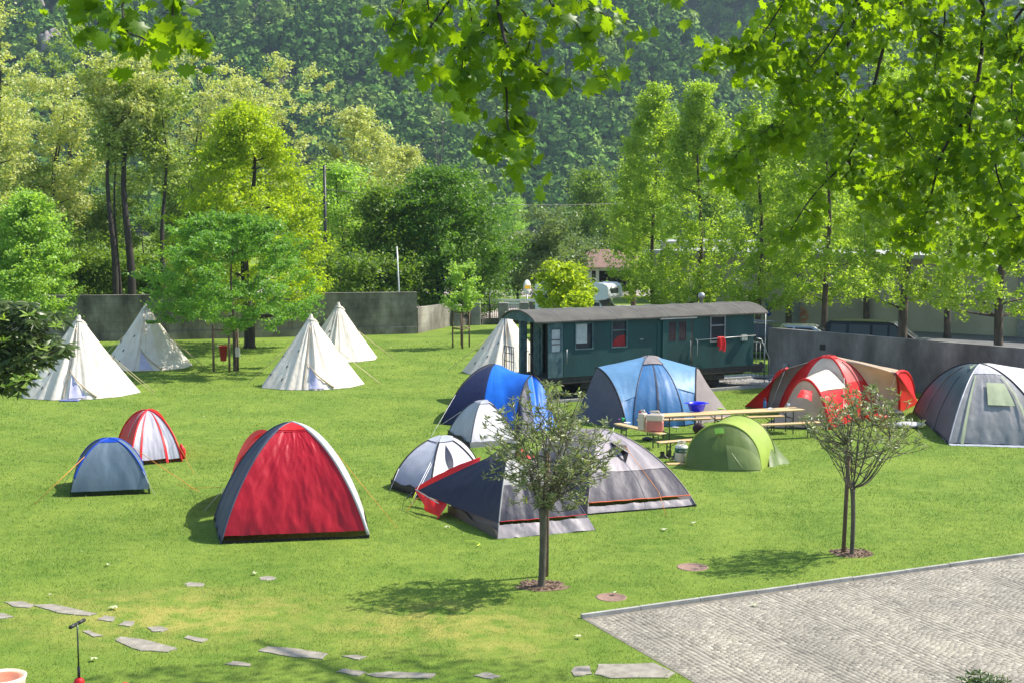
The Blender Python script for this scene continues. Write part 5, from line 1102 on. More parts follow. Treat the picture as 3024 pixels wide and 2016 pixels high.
cls = [Cloth(A['fl'], A['fr'], -.06, 0), Cloth(A['fr'], A['br'], 0, 0), Cloth(A['br'], A['bl'], 0, 0), Cloth(A['bl'], A['fl'], 0, 0)]; cap(r_, cls, f_gb, .72, .05)
for f in (la_, ra_): sleeve(r_, f, f_blk, .03)
for n in A: sleeve(r_, A[n], f_slate, .022)
rope(r_, [lt2, G(1712, 1240)], f_wc, .006); ground_strip(r_, [la, cfl, cfr, ra], f_dg, .05)
# --- 10 red and beige tent
cfl, cfr, cbr, cbl = G(2400, 1262), G(2520, 1240), G(2580, 1180), G(2330, 1200); tp1 = apex(2446, 1053, 46.0)
c0 = (cfl+cbr)/2; r_ = thing('tent', 'large red and beige family tent with three arched cabins before the grey wall', 'tent', (c0.x, c0.y, 0))
A = {'fl': arc(G(2300, 1210), tp1, .72), 'fm': arc(G(2520, 1244), tp1, .8), 'fr': arc(G(2592, 1228), tp1, .8), 'br': arc(G(2560, 1170), tp1, .6), 'bl': arc(G(2380, 1165), tp1, .6)}
c1 = Cloth(A['fl'], A['fm'], -.10, .015, 71); c2 = Cloth(A['fm'], A['fr'], -.06, .015, 72); c3 = Cloth(A['br'], A['bl'], 0, .01, 73)
panel(r_, 'canopy', c1, f_crm, .26, 1, 0, 1); panel(r_, 'red_band', c1, f_redb, 0, .26, 0, 1, 6, 22, .0); panel(r_, 'side_upper', c2, fb('faded_red', 'e0706a', .9), 0, 1, .42, .96); panel(r_, 'side_lower', c2, f_redb, 0, 1, 0, .42)
panel(r_, 'back_panel', c3, f_bei); cap(r_, [c1, c2, Cloth(A['fr'], A['br'], 0, 0), c3, Cloth(A['bl'], A['fl'], 0, 0)], f_redb, .87, .05); panel(r_, 'panel', Cloth(A['fr'], A['br'], 0, .01), f_bei); panel(r_, 'panel', Cloth(A['bl'], A['fl'], 0, .01), f_bei)
for n in ('fm', 'fr', 'fl'): sleeve(r_, A[n], f_redb, .035, .3 if n == 'fm' else 0)
# front cabin
fa, fb_, ft = G(2318, 1232), G(2450, 1268), apex(2382, 1120, 43.8); fa_ = farc(fa, fb_, ft, .75); dl = lambda t: A['fl'](1.3*t) if t < .5 else A['fm'](.9*(2-2*t)*.72)
loft(r_, 'front_canopy', lambda t: c1(.27+.73*t/.72, lerp(.10, .36, t/.72)+.36*sin(t/.72*pi)), fa_, f_crm, 5, .01, -.05, t0=0, t1=.72)
ea, eb = G(2232, 1263), G(2449, 1266)
loft(r_, 'front_cabin', fa_, lambda t: lerp(ea, eb, min(1, t*1.25)), f_bei, 6, .03, .02); sleeve(r_, fa_, f_redb, .05)
fcf = lambda u, t, o: lerp(fa_(t), lerp(ea, eb, min(1, t*1.25)), u)+Vc((0, -.7, .5))*o
loft(r_, 'front_side', lambda t: fa_(1-.28*t), lambda t: A['fm'](.36*t), f_redb, 8, .01)
b = MB(); q = [P(2366, 1147, 42.9), P(2399, 1153, 42.9), P(2396, 1184, 42.7), P(2351, 1172, 42.7)]
b.grid(lambda u, t: lerp(lerp(q[3], q[2], u), lerp(q[0], q[1], u), t)+Vc((0, -.05-.06*sin(u*pi)*(1-t), .06*sin(u*pi)*(1-t)+.02*noise.noise(Vc((u*6, t*6, 1))))), 10, 8); b.build('window_flap', f_redb, r_, world=True)
# left cabin
l1, l2, lt3 = G(2262, 1205), G(2340, 1170), apex(2318, 1092, 46.6); lc = farc(l1, l2, lt3, .8)
loft(r_, 'left_cabin', lc, lambda t: A['fl'](1.5*t) if t < .5 else A['bl'](.75*(2-2*t)), f_gb, 9, .02); sleeve(r_, lc, f_redb, .05)
loft(r_, 'left_end', lc, lambda t: lerp(G(2258, 1206), G(2198, 1199), min(1, 2*t)) if t < .5 else lerp(G(2198, 1199), l2, 2*t-1), f_redb, 10, .02)
# right cabin
r1, r2, rt3 = G(2655, 1218), G(2700, 1170), apex(2645, 1104, 45.4); rc = farc(r1, r2, rt3, .85); ctr = apex(2545, 1100, 46.0)
loft(r_, 'right_cabin', lambda t: A['fr'](1.62*t) if t < .5 else A['br'](.81*(2-2*t)), rc, f_bei, 11, .02, -.06); sleeve(r_, rc, f_redb, .06)
loft(r_, 'right_end', rc, lambda t: lerp(r1, G(2714, 1190), min(1, 2*t)) if t < .5 else lerp(G(2714, 1190), r2, 2*t-1), f_redb, 12, .02)
ground_strip(r_, [ea, eb, G(2520, 1250), G(2592, 1230)], f_dg, .06); sleeve(r_, lambda t: c2(.5, t, .02), f_slate, .012, 0, .75)
for a, q in ((rt3, (2610, 1225)), (lt3, (2270, 1215)), (A['fm'](.5), (2490, 1275))): rope(r_, [a, G(*q)], f_wc, .006)
# --- 11 grey tent right edge
tl_, fc, rr_, bk1 = G(2697, 1216), G(2801, 1313), G(3110, 1322), G(3060, 1205); tp1 = apex(2895, 1074, 42.8)
c0 = (tl_+rr_)/2; r_ = thing('tent', 'large grey dome tent with a pale green window at the right photo edge', 'tent', (c0.x, c0.y, 0))
A = {'l': arc(tl_, tp1, .68), 'f': arc(fc, tp1, .50), 'r': arc(rr_, tp1, .68), 'b': arc(bk1, tp1, .6)}
c1 = Cloth(A['l'], A['f'], -.03, .015, 81); c2 = Cloth(A['f'], A['r'], -.05, .022, 82, 9, 3.2)
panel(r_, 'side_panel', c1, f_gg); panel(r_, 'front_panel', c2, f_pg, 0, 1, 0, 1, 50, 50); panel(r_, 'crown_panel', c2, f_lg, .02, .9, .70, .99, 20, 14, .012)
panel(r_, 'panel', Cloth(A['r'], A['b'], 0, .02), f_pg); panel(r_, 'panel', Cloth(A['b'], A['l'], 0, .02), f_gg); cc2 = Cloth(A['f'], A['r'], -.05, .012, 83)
win = panel(r_, 'window', cc2, f_win, .38, .74, .33, .56, 10, 10, .06); b = MB()
for (u0, u1) in ((.115, .145), (.80, .83)): cc2.mesh(b, u0, u1, .0 if u0 < .5 else .2, .66, 3, 20, .06)
b.build('webbing_strap', f_win, r_, world=True)
sleeve(r_, A['l'], f_blk, .03); sleeve(r_, A['r'], f_blk, .03); sleeve(r_, A['f'], f_sil, .022); sleeve(r_, lambda t: c1(.62, t, .01), f_dg, .008, 0, .6); sleeve(r_, lambda t: c1(.30, t, .012), f_gb, .014, .1, .75)
lg = [c1(.72, .93, .04), c1(.86, .76, .04), c1(.77, .78, .04), c1(.52, .82, .04), c1(.72, .83, .04)]; MB().add(lg, [(0, 1, 2), (0, 2, 4), (4, 2, 3)]).build('arrow_emblem', f_win, r_, world=True)
ground_strip(r_, [tl_, fc, rr_], f_dg, .09)
b = MB(); pts = [tl_.lerp(fc, i/9)+Vc((0, -.08, 0)) for i in range(10)]+[fc.lerp(rr_, i/26)+Vc((0, -.08, 0)) for i in range(27)]; n = len(pts)
b.add([(p.x, p.y+.1, .06) for p in pts]+[(p.x+.03*sin(i*2.1), p.y-.06*abs(sin(i*1.3)), .01) for i, p in enumerate(pts)], [(i, n+i, n+i+1, i+1) for i in range(n-1)], True); b.build('mud_flap', f_sil, r_, world=True)
xt = apex(3060, 1092, 44.5); loft(r_, 'side_cabin', lambda t: A['b'](min(.9, 2*t)) if t < .5 else A['r'](min(.9, 2-2*t)), farc(G(3160, 1200), G(3180, 1290), apex(3130, 1110, 44.2), .8), f_lg, 13)
# --- 12 lime pop-up
g1, g2 = G(2026, 1380), G(2247, 1386); t12 = apex(2140, 1240, 37.2); r_ = thing('tent', 'lime green pop-up tent in front of the beer tables', 'tent', ((g1+g2)/2))
def sarc(a, b, h, n=1.0, back=Vc((0, 0, 0))):      # springy round hoop
    return lambda t: lerp(a, b, .5-.5*cos(t*pi)*1.0)*1+back*sin(t*pi)+Vc((0, 0, h*sin(t*pi)**.85))
h1 = sarc(g1, g2, 1.20, back=Vc((-.0, .25, 0))); h2 = sarc(G(2085, 1345), G(2290, 1366), 1.22, back=Vc((.0, .15, 0)))
bow = lambda t: lerp(g1, g2, .5-.5*cos(t*pi))+Vc((.08, -.42, 0))*sin(t*pi)**.8+Vc((0, 0, .0))
b = MB(); b.grid(lambda u, t: lerp(bow(t), h1(t), u)+Vc((0, -.5, .1))*(.16*sin(u*pi)*sin(t*pi)+.03*noise.noise(Vc((t*8, u*1.5, 3)))*sin(u*pi)+.012*noise.noise(Vc((t*30, u*3, 3)))*(1-u)), 20, 40); b.build('front_panel', f_ol, r_, world=True)
b = MB(); b.grid(lambda u, t: lerp(h1(t), h2(t), u)+Vc((0, 0, .5))*(-.06*sin(u*pi)*sin(t*pi)), 12, 30); b.build('roof_band', f_lime, r_, world=True)
sleeve(r_, h1, f_lime, .025, n=40); sleeve(r_, h2, f_ol, .02, n=40); sleeve(r_, bow, f_lime, .014, n=40)
bk = lambda t: lerp(G(2110, 1335), G(2300, 1355), t); b = MB(); b.grid(lambda u, t: lerp(h2(t), bk(t), u), 8, 20); b.build('back_panel', f_ol, r_, world=True)
b = MB(); ti = G(2334, 1366); q0, q1, q2 = h2(.80), G(2272, 1378), G(2290, 1362); b.grid(lambda u, t: lerp(lerp(q0, q1, u), lerp(G(2296, 1352)+Vc((0, 0, .3)), ti, u), t)+Vc((0, -.06*sin(t*9), 0)), 8, 8); b.build('tail_flap', f_ol, r_, world=True)
fpt = lambda u, t, o=.0: lerp(bow(t), h1(t), u)+Vc((0, -.5, .1))*(.16*sin(u*pi)*sin(t*pi))+Vc((0, -o, o*.4))
b = MB(); b.grid(lambda u, t: fpt(.04+.50*u, .50+.40*t, .015), 12, 12); b.build('mesh_window', fb('pale_lime', '8b9a5a', .9), r_, world=True)
b = MB(); b.grid(lambda u, t: fpt(.78+.12*u, .42+.08*t, .05+.03*(1-u)), 4, 4); b.build('vent_hood', fb('bright_lime', '6fa83a', .9), r_, world=True)
MB().tube([fpt(.76, .47, .05), fpt(.70, .47, .05)], .008, 4).build('vent_tab', f_blk, r_, world=True)
MB().tube([fpt(.08, .62, .04), fpt(.38, .54, .04)], .01, 4).build('zip_line', f_win, r_, world=True)

# ================================================================== CONE TENTS
m, t, N, L, B = newmat('cotton_canvas')
n = tex(N, L, 'noise', 1.5, 5); r = ramp(N, L, n.outputs[0], [(.35, (.70, .62, .52)), (.62, (.80, .74, .64))])
L.new(r.outputs[0], B.inputs['Base Color']); B.inputs['Roughness'].default_value = .85; B.inputs['Specular IOR Level'].default_value = .1
a = tex(N, L, 'noise', 3.5, 5, stretch=(1, 1, .3)); bump(N, L, B, a.outputs[0], .35, .12)
tr = N.new('ShaderNodeBsdfTranslucent'); L.new(r.outputs[0], tr.inputs[0]); ms = N.new('ShaderNodeMixShader'); ms.inputs[0].default_value = .22
L.new(B.outputs[0], ms.inputs[1]); L.new(tr.outputs[0], ms.inputs[2]); L.new(ms.outputs[0], N['Material Output'].inputs[0]); m_canv = m
m_canvd = M('tan_canvas', (.50, .40, .27), .9, (.4, .3, .2), 6, .3); m_toggle = M('dark_toggle', (.09, .08, .08), .6); m_rope = M('hemp_rope', (.55, .48, .25), .9); m_lil = M('pale_lilac_lining', (.52, .50, .68), .8)
def cone_tent(name, R_=2.12, H_=2.95, seed=0, flapside=True):
    root = thing(name, None, None, (0, 0, 0)); npan = 10; rg = random.Random(seed); pts = [rg.uniform(.94, 1.06) for _ in range(npan)]; th0 = rg.random()
    def f(u, t, off=0):
        a = u*2*pi; s = (a/(2*pi)*npan+th0) % npan; i = int(s) % npan; fr = s-int(s)
        rr = R_*lerp(pts[i], pts[(i+1) % npan], fr); poly = cos(pi/npan)/cos((fr-.5)*2*pi/npan)
        r = rr*poly*((1-t)**1.06*.97+.03*(1-t))+.07*t
        dist = abs((a-1.5*pi+pi) % (2*pi)-pi)                       # distance from the door side (towards the viewer)
        fold = .055*(noise.noise(Vc((a*7, t*.9, seed)))+.5*noise.noise(Vc((a*17, t*1.3, seed))))*(.35+2.2*math.exp(-(dist*1.9)**2))*(1-.25*t)*min(1, (1-t)*4)
        sagv = -.09*sin(pi*min(1, t*1.1))*(1 if fr < 2 else 0)*(.5+.5*cos((fr-.5)*2*pi))*.6
        r += fold*R_*.55+sagv*.4+off
        z = H_*t+.0
        return Vc((r*cos(a), r*sin(a), z+.02))
    b = MB(); b.grid(f, 150, 30, 0, 1, 0, .93); b.build('canvas', m_canv, root)
    b = MB(); b.grid(lambda u, t: Vc(((.17-.13*t+.05*noise.noise(Vc((cos(u*6.28)*2, t*5, seed))))*cos(u*2*pi), (.17-.13*t)*sin(u*2*pi), H_*.90+.38*t+.0)), 12, 8); b.build('top_cap', m_canv, root)
    b = MB()
    for k in range(3):
        z = H_*(.885+.028*k); rr = .20-.03*k; b.tube([(rr*cos(a)*(1+.25*sin(a*3+k)), rr*sin(a), z+.035*sin(a*2+k*2)) for a in np.linspace(0, 2*pi, 17)], [.062+.018*sin(i*2.2) for i in range(17)], 7)
    b.build('rope_wrap', fb('wrap_canvas', 'd8cfc2', .95), root)
    for (u, t) in ((.655, .30), (.69, .52), (.60, .18), (.56, .42), (.66, .13)):
        p = f(u, t, .02); MB().box(-.02, .02, -.02, .02, -.06, .06, mat=Matrix.Translation(p) @ Matrix.Rotation(.5, 4, 'Y')).build('toggle', m_toggle, root)
    # overlapping door edge and seam
    b = MB(); b.tube([f(.745+.012*t, t, .022) for t in np.linspace(.01, .86, 20)], .018, 5); b.build('door_edge', m_canvd if seed % 2 else m_canv, root)
    if flapside:
        b = MB(); b.grid(lambda u, t: f(.765+.05*u*(1-t), .02+.3*t, .035), 4, 6); b.build('lining', m_lil, root)
        b = MB(); b.tube([f(.755+.09*s**1.1, .34*(1-s)+.02, .05+.03*sin(s*pi)) for s in np.linspace(0, 1, 12)], [.012+.03*s for s in np.linspace(0, 1, 12)], 6); b.build('door_fold', m_canvd, root)
    for (u, zt, ro) in ((.98, .55, .75), (.02, .50, .60), (.5, .55, .5)):
        a = u*2*pi; MB().tube([f(u, zt, .02), Vc(((R_+ro)*cos(a), (R_+ro)*sin(a), .03))], .012, 4).build('guy_rope', m_rope, root)
    return root
specs = [((232, 1180), 231, 918, 168, 'cream canvas cone tent nearest the dark loquat leaves at the left', 1, True), ((430, 1096), 429, 888, 126, 'cream canvas cone tent with an untidy open door before the stained wall', 2, True),
         ((920, 1151), 918, 918, 156, 'cream canvas cone tent in the middle of the lawn, front one of the central pair', 3, True), ((1000, 1071), 1000, 886, 120, 'cream canvas cone tent standing behind the front one of the central pair', 4, False),
         ((1490, 1110), 1495, 915, 140, 'smooth cream cone tent beside the left end platform of the carriage', 5, False)]
for (bx_, by_), cx_, ty_, rp, lab, sd_, fl_ in specs:
    R_ = 2.1; df = G(bx_, by_).y; dc = df+1.85; R_ = rp*dc/F; x = P(cx_, 900, dc).x; Ht = P(cx_, ty_, dc).z
    r_ = cone_tent('cone_tent', R_, Ht/1.008*.93, sd_, fl_); r_.location = (x, dc, 0); tag(r_, lab, 'cone tent', 'cream cone tents on the lawn')
o = MB().box(-.35, .35, -.12, .12, 0, .06, .01).build('doormat', fb('mat_blue', '8a90c8', .9)); o.location = G(205, 1184); tag(o, 'small bluish white mat at the door of the leftmost cone tent', 'mat')
# ================================================================== RAILWAY CARRIAGE
m_teal = M('faded_teal_paint', (.005, .060, .056), .75, (.003, .036, .036), 1.3, .12, 25, stretch=(1, 1, .4), detail=9)
_N, _L = m_teal.node_tree.nodes, m_teal.node_tree.links; _B = _N['Principled BSDF']; _w = _N.new('ShaderNodeTexWave'); _w.bands_direction = 'X'; _w.inputs['Scale'].default_value = 2.6; _w.inputs['Distortion'].default_value = .3; _t = _N.new('ShaderNodeTexCoord'); _L.new(_t.outputs['Object'], _w.inputs['Vector'])
_r = ramp(_N, _L, _w.outputs['Fac'], [(0, (.6, .6, .6)), (.05, (1, 1, 1))]); _L.new(mix(_N, _L, _B.inputs['Base Color'].links[0].from_socket, _r.outputs[0], .6, 'MULTIPLY'), _B.inputs['Base Color'])
stain(m_teal, (.62, .72, .72), .8, False)
m_teald = M('worn_pale_teal_paint', (.08, .13, .13), .8, (.02, .06, .065), 5, .2)
m_roof = M('grey_roof_felt', (.09, .085, .07), .9, (.055, .05, .043), 1.6, .25, 40, detail=8); m_rust = M('rusty_iron', (.05, .04, .035), .8, (.02, .018, .016), 8, .3)
m_grey = M('grey_trim', (.22, .24, .25), .7); m_pgl = glass('carriage_glass', (.03, .035, .04), .05); m_pane = M('pale_pane', (.42, .44, .42), .9, (.3, .32, .3), 4, .1); m_redc = fb('red_cushion', '9c1c20', .9)
CA = ang; car = thing('railway_carriage', 'old teal railway carriage with a curved grey roof used as a hut', 'railway carriage', T0, CA)
BL0, BL1, BW = .62, 9.35, 2.35; Z0, Z1 = .92, 2.98     # body start, end, width, floor, eave
def holewall(b, x0, x1, y0, y1, z0, z1, holes):
    xs = sorted(holes); cur = x0
    for hx0, hx1, hz0, hz1 in xs:
        b.box(cur, hx0, y0, y1, z0, z1); b.box(hx0, hx1, y0, y1, z0, hz0); b.box(hx0, hx1, y0, y1, hz1, z1); cur = hx1
    b.box(cur, x1, y0, y1, z0, z1)
wins = [(1.14, 1.84, 1.95, 2.86), (2.72, 3.34, 1.95, 2.90), (7.26, 7.90, 1.97, 2.90)]
b = MB(); holewall(b, BL0, BL1, 0, .06, Z0, Z1, wins); b.build('side_wall', m_teal, car)
bx(car, 'side_wall', m_teal, BL0, BL1, BW-.06, BW, Z0, Z1); bx(car, 'end_wall', m_teal, BL1-.06, BL1-.003, .062, BW-.062, Z0, Z1); bx(car, 'floor', m_rust, -.12, BL1+.55, .02, BW-.02, Z0-.12, Z0-.003)
# end wall with an open doorway
b = MB(); b.box(BL0+.003, BL0+.06, .062, .75, Z0, Z1); b.box(BL0+.003, BL0+.06, 1.6, BW-.062, Z0, Z1); b.box(BL0+.003, BL0+.06, .75, 1.6, 2.78, Z1); b.build('end_wall', m_teald, car)
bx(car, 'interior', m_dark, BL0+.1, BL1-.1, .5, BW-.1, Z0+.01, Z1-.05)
# windscreen-like side screens of the open platform
b = MB(); b.box(-.02, .05, -.0, .06, Z0, Z1-.03); b.box(.05, .60, .0, .05, Z0, 1.85); b.box(.05, .60, 0, .05, 2.70, Z1-.03); b.box(.05, .12, 0, .05, 1.85, 2.7); b.box(.48, .60, 0, .05, 1.85, 2.7); b.build('platform_screen', m_teald, car)
pane = bx(car, 'screen_window', m_pane, .12, .48, .02, .03, 1.87, 2.68)
for z in (2.13, 2.3): bx(car, 'glazing_bar', m_rust, .12, .48, .0, .018, z, z+.03)
bx(car, 'platform_post', m_teald, -.55, -.28, 1.15, 1.3, Z0-.6, Z1-.02); bx(car, 'platform_post', m_rust, -.02, .06, 1.3, 1.4, Z0, Z1-.02)
bx(car, 'door_leaf', m_teald, .03, .10, .78, 1.25, Z0+.02, 2.7)
b = MB(); b.tube([(-.62, BW-.05, Z0-.65), (-.62, BW-.05, Z1)], .02, 5); b.tube([(BL1+.62, .05, Z0-.75), (BL1+.62, .05, Z1)], .018, 5); b.build('roof_post', m_steel, car)
wroot = []
for i, (x0, x1, z0, z1) in enumerate(wins):
    f = MB(); t_ = .045; f.box(x0-t_, x1+t_, -.025, .0-.003, z0-t_, z0); f.box(x0-t_, x1+t_, -.025, -.003, z1, z1+t_); f.box(x0-t_, x0, -.025, -.003, z0, z1); f.box(x1, x1+t_, -.025, -.003, z0, z1)
    if i: f.box(x0, x1, .0, .02, lerp(z0, z1, .62), lerp(z0, z1, .62)+.045)
    wf = f.build('window', m_grey if i == 2 else m_teald, car); MB().box(x0, x1, .035, .042, z0, z1).build('pane', m_pgl, wf)
    if i == 0: MB().box(x0+.01, x0+.50, .028, .034, z0+.19, z1-.01).build('pane_reflection', m_pane, wf)  # pale sheet stands in for light reflected in the window pane
    if i == 1:
        MB().prism([(x0+.02, z0+.01), (x1-.02, z0+.01), (x1-.02, z0+.42), (x0+.3, z0+.40), (x0+.08, z0+.22)], .028, .034).build('cushion', m_redc, wf)
# sliding door with two barred windows
dr_ = MB(); holewall(dr_, 4.95, 6.26, -.075, -.02, Z0+.05, 2.88, [(5.22, 5.55, 2.08, 2.78), (5.70, 6.03, 2.08, 2.78)]); dr_ = dr_.build('sliding_door', m_teal, car)
for x0 in (5.22, 5.70):
    bp = MB()
    for k in range(5): bp.box(x0+.03+k*.07, x0+.045+k*.07, -.085, -.0755, 2.05, 2.82)
    bp.build('window_bars', M('dull_red_bars', (.10, .045, .042), .7), dr_); MB().box(x0, x0+.33, -.04, -.035, 2.08, 2.78).build('pane', m_pgl, dr_)
bx(car, 'door_track', m_steel, 4.8, 6.5, -.13, -.003, 2.90, 2.96); bx(car, 'door_post', m_rust, 6.26, 6.35, -.07, -.003, Z0+.0, 2.88); bx(car, 'panel_batten', m_teal, 4.74, 4.78, -.03, -.003, Z0, Z1)
for x in (6.20, 6.52): MB().tube([(x, -.09, 1.42), (x, -.15, 1.45), (x, -.15, 2.0), (x, -.09, 2.03)], .014, 5).build('door_handle', m_steel, car)
MB().tube([(.73, -.05, 1.4), (.73, -.05, 1.95)], .015, 5).build('grab_rail', m_steel, car)
bx(car, 'letter_slot', m_grey, 3.95, 4.11, -.015, -.003, 2.16, 2.20); bx(car, 'wall_box', M('faded_metal_box', (.34, .36, .33), .6, (.2, .22, .2), 8, .2), 8.68, 8.95, -.13, -.003, 1.93, 2.16)
MB().tube([(6.4, -.20, 2.06), (9.3, -.20, 2.12)], .016, 6).build('drying_bar', m_steel, car)
for x in (6.45, 9.2): MB().tube([(x, -.20, 2.07+.02*(x > 6)), (x, -.0, 2.07)], .012, 5).build('bar_bracket', m_steel, car)
bx(car, 'sill_rail', m_rust, BL0-.62, BL1+.5, .03, .15, Z0-.24, Z0-.123); bx(car, 'sill_rail', m_rust, BL0-.62, BL1+.5, BW-.15, BW-.03, Z0-.24, Z0-.123)
# curved roof
def rfn(u, t):
    y = lerp(-.16, BW+.16, t); h = .36*(1-((t-.5)*2)**2)**.8; x = lerp(-.68, BL1+.6, u); sag = -.012*abs(sin(u*17)); return Vc((x, y, Z1+.03+h+sag+.006*noise.noise(Vc((u*40, t*6, 1)))))
b = MB(); b.grid(rfn, 60, 18); b.grid(lambda u, t: rfn(u, t)-Vc((0, 0, .05)), 10, 18); 
for u in (0, 1):
    b.grid(lambda s, t, u=u: rfn(u, t)-Vc((0, 0, .05*s)), 1, 18)
b.grid(lambda s, t: rfn(s, 0)-Vc((0, 0, .05*t)), 30, 1); b.build('roof', m_roof, car)
b = MB()
for k in range(1, 9):
    u = k/9; b.tube([rfn(u, t)+Vc((0, 0, .004)) for t in np.linspace(0, 1, 14)], .016, 4)
b.build('roof_seams', M('pale_roof_seam', (.30, .285, .25), .9), car)
b = MB(); n = 16; arcp = [rfn(0, t)-Vc((0, 0, .052)) for t in np.linspace(.02, .98, n)]; vs = [Vc((-.60, p.y, p.z)) for p in arcp]+[Vc((-.60, p.y, Z1-.02+.04*abs(i-n/2)/n)) for i, p in enumerate(arcp)]
b.add(vs+[v+Vc((.05, 0, 0)) for v in vs], [(i, i+1, n+i+1, n+i) for i in range(n-1)]+[(2*n+i, 3*n+i, 3*n+i+1, 2*n+i+1) for i in range(n-1)]+[(n+i, n+i+1, 3*n+i+1, 3*n+i) for i in range(n-1)]); b.build('roof_fascia', m_teald, car)
b = MB(); n = 16; arcp = [rfn(1, t)-Vc((0, 0, .052)) for t in np.linspace(.02, .98, n)]; vs = [Vc((BL1-.03, p.y, p.z)) for p in arcp]+[Vc((BL1-.03, p.y, Z1-.02)) for i, p in enumerate(arcp)]; b.add(vs, [(i, i+1, n+i+1, n+i) for i in range(n-1)]); b.build('gable', m_teal, car)
bx(car, 'gutter_board', m_teal, -.6, BL1+.6, -.10, -.003, Z1-.005, Z1+.045)
MB().lathe([(.06, 0), (.06, .22), (.12, .24), (.15, .32), (.12, .42), (.04, .46)], 14, (7.95, 1.6, Z1+.32)).build('chimney', m_steel, car)
# underframe, wheels, steps
bx(car, 'underframe', m_rust, .6, BL1-.1, .5, BW-.5, .55, .79)
for x in (2.0, 7.6):
    ax = MB().tube([(x, .35, .42), (x, BW-.35, .42)], .06, 8).build('axle', m_rust, car)
    for y in (.42, BW-.52): MB().lathe([(.08, 0), (.34, .01), (.36, .05), (.41, .06), (.41, .10), (.1, .11)], 20, (x, y+.1, .42), Matrix.Rotation(pi/2, 4, 'X')).build('wheel', m_rust, ax)
    for y in (.22, BW-.36): MB().box(x-.5, x+.5, y, y+.08, .42, .70).build('axle_guard', m_rust, ax)
for x0, s in ((-.62, 1), (BL1+.02, 1)):
    for k, z in enumerate((.38, .64)): bx(car, 'step', m_rust, x0, x0+.55, -.30+.14*k, -.02+.14*k, z, z+.03)
b = MB()
for y in (1.55, 1.72, 1.9, 2.1): b.tube([(-.64, y, Z0-.05), (-.64, y, 1.95)], .014, 5)
for z in (1.05, 1.4, 1.7, 1.95): b.tube([(-.64, 1.55, z), (-.64, 2.3, z+.0)], .014, 5)
b.tube([(-.64, 2.3, 1.95), (-.64, 2.42, 1.6), (-.64, 2.4, .7)], .016, 5); b.build('platform_railing', m_rust, car); b = MB(); b.tube([(-.64, .35, Z0), (-.64, .35, 1.85), (-.64, .15, 1.75), (-.5, .03, .85)], .018, 5); b.tube([(-.64, .7, Z0), (-.64, .7, 1.9), (-.64, .35, 1.9)], .016, 5); b.build('platform_railing', m_rust, car)
b = MB()
for k in range(7): b.tube([(BL1+.66+.02*k, .15+k*.28, .35), (BL1+.66+.02*k, .15+k*.28, 1.75)], .014, 5)
b.tube([(BL1+.66, .15, 1.75), (BL1+.80, 1.9, 1.75)], .02, 5); b.build('platform_railing', m_steel, car); b = MB(); b.tube([(BL1+.1, -.05, 2.0), (BL1+.3, -.1, 1.95), (BL1+.72, -.12, 1.15), (BL1+.72, -.12, .2)], .022, 5); b.build('platform_railing', m_steel, car)
for x in (-.85, BL1+.62):
    for y in (.55, BW-.55): MB().lathe([(.06, 0), (.06, .2), (.15, .205), (.15, .24)], 12, (x if x > 0 else x+.2, y, .82), Matrix.Rotation(pi/2 if x > 0 else -pi/2, 4, 'Y')).build('buffer', m_rust, car)
b = MB(); b.grid(lambda u, t: Vc((7.45+.30*u+.05*sin(t*3), -.235-.03*sin(u*9)-.02*t, 2.12-.52*t+.05*sin(u*5)*t)), 12, 10); b.grid(lambda u, t: Vc((7.45+.28*u, -.165+.02*sin(u*9), 2.12-.36*t)), 8, 8); b.grid(lambda u, t: Vc((7.45+.29*u, lerp(-.235, -.165, t), 2.12+.025*sin(t*pi))), 8, 3)
o = b.build('towel', f_redb); o.location = T0; o.rotation_euler.z = CA; tag(o, 'bright red towel hanging from the bar on the carriage side', 'towel')
def rebase(o, p):   # move an object's origin to a world point
    mi = (Matrix.Translation(p) @ Matrix.Rotation(o.rotation_euler.z, 4, 'Z')).inverted() @ (Matrix.Translation(o.location) @ Matrix.Rotation(o.rotation_euler.z, 4, 'Z')); o.data.transform(mi); o.location = p; return o
rebase(o, tp(7.6, -.2, 1.6))

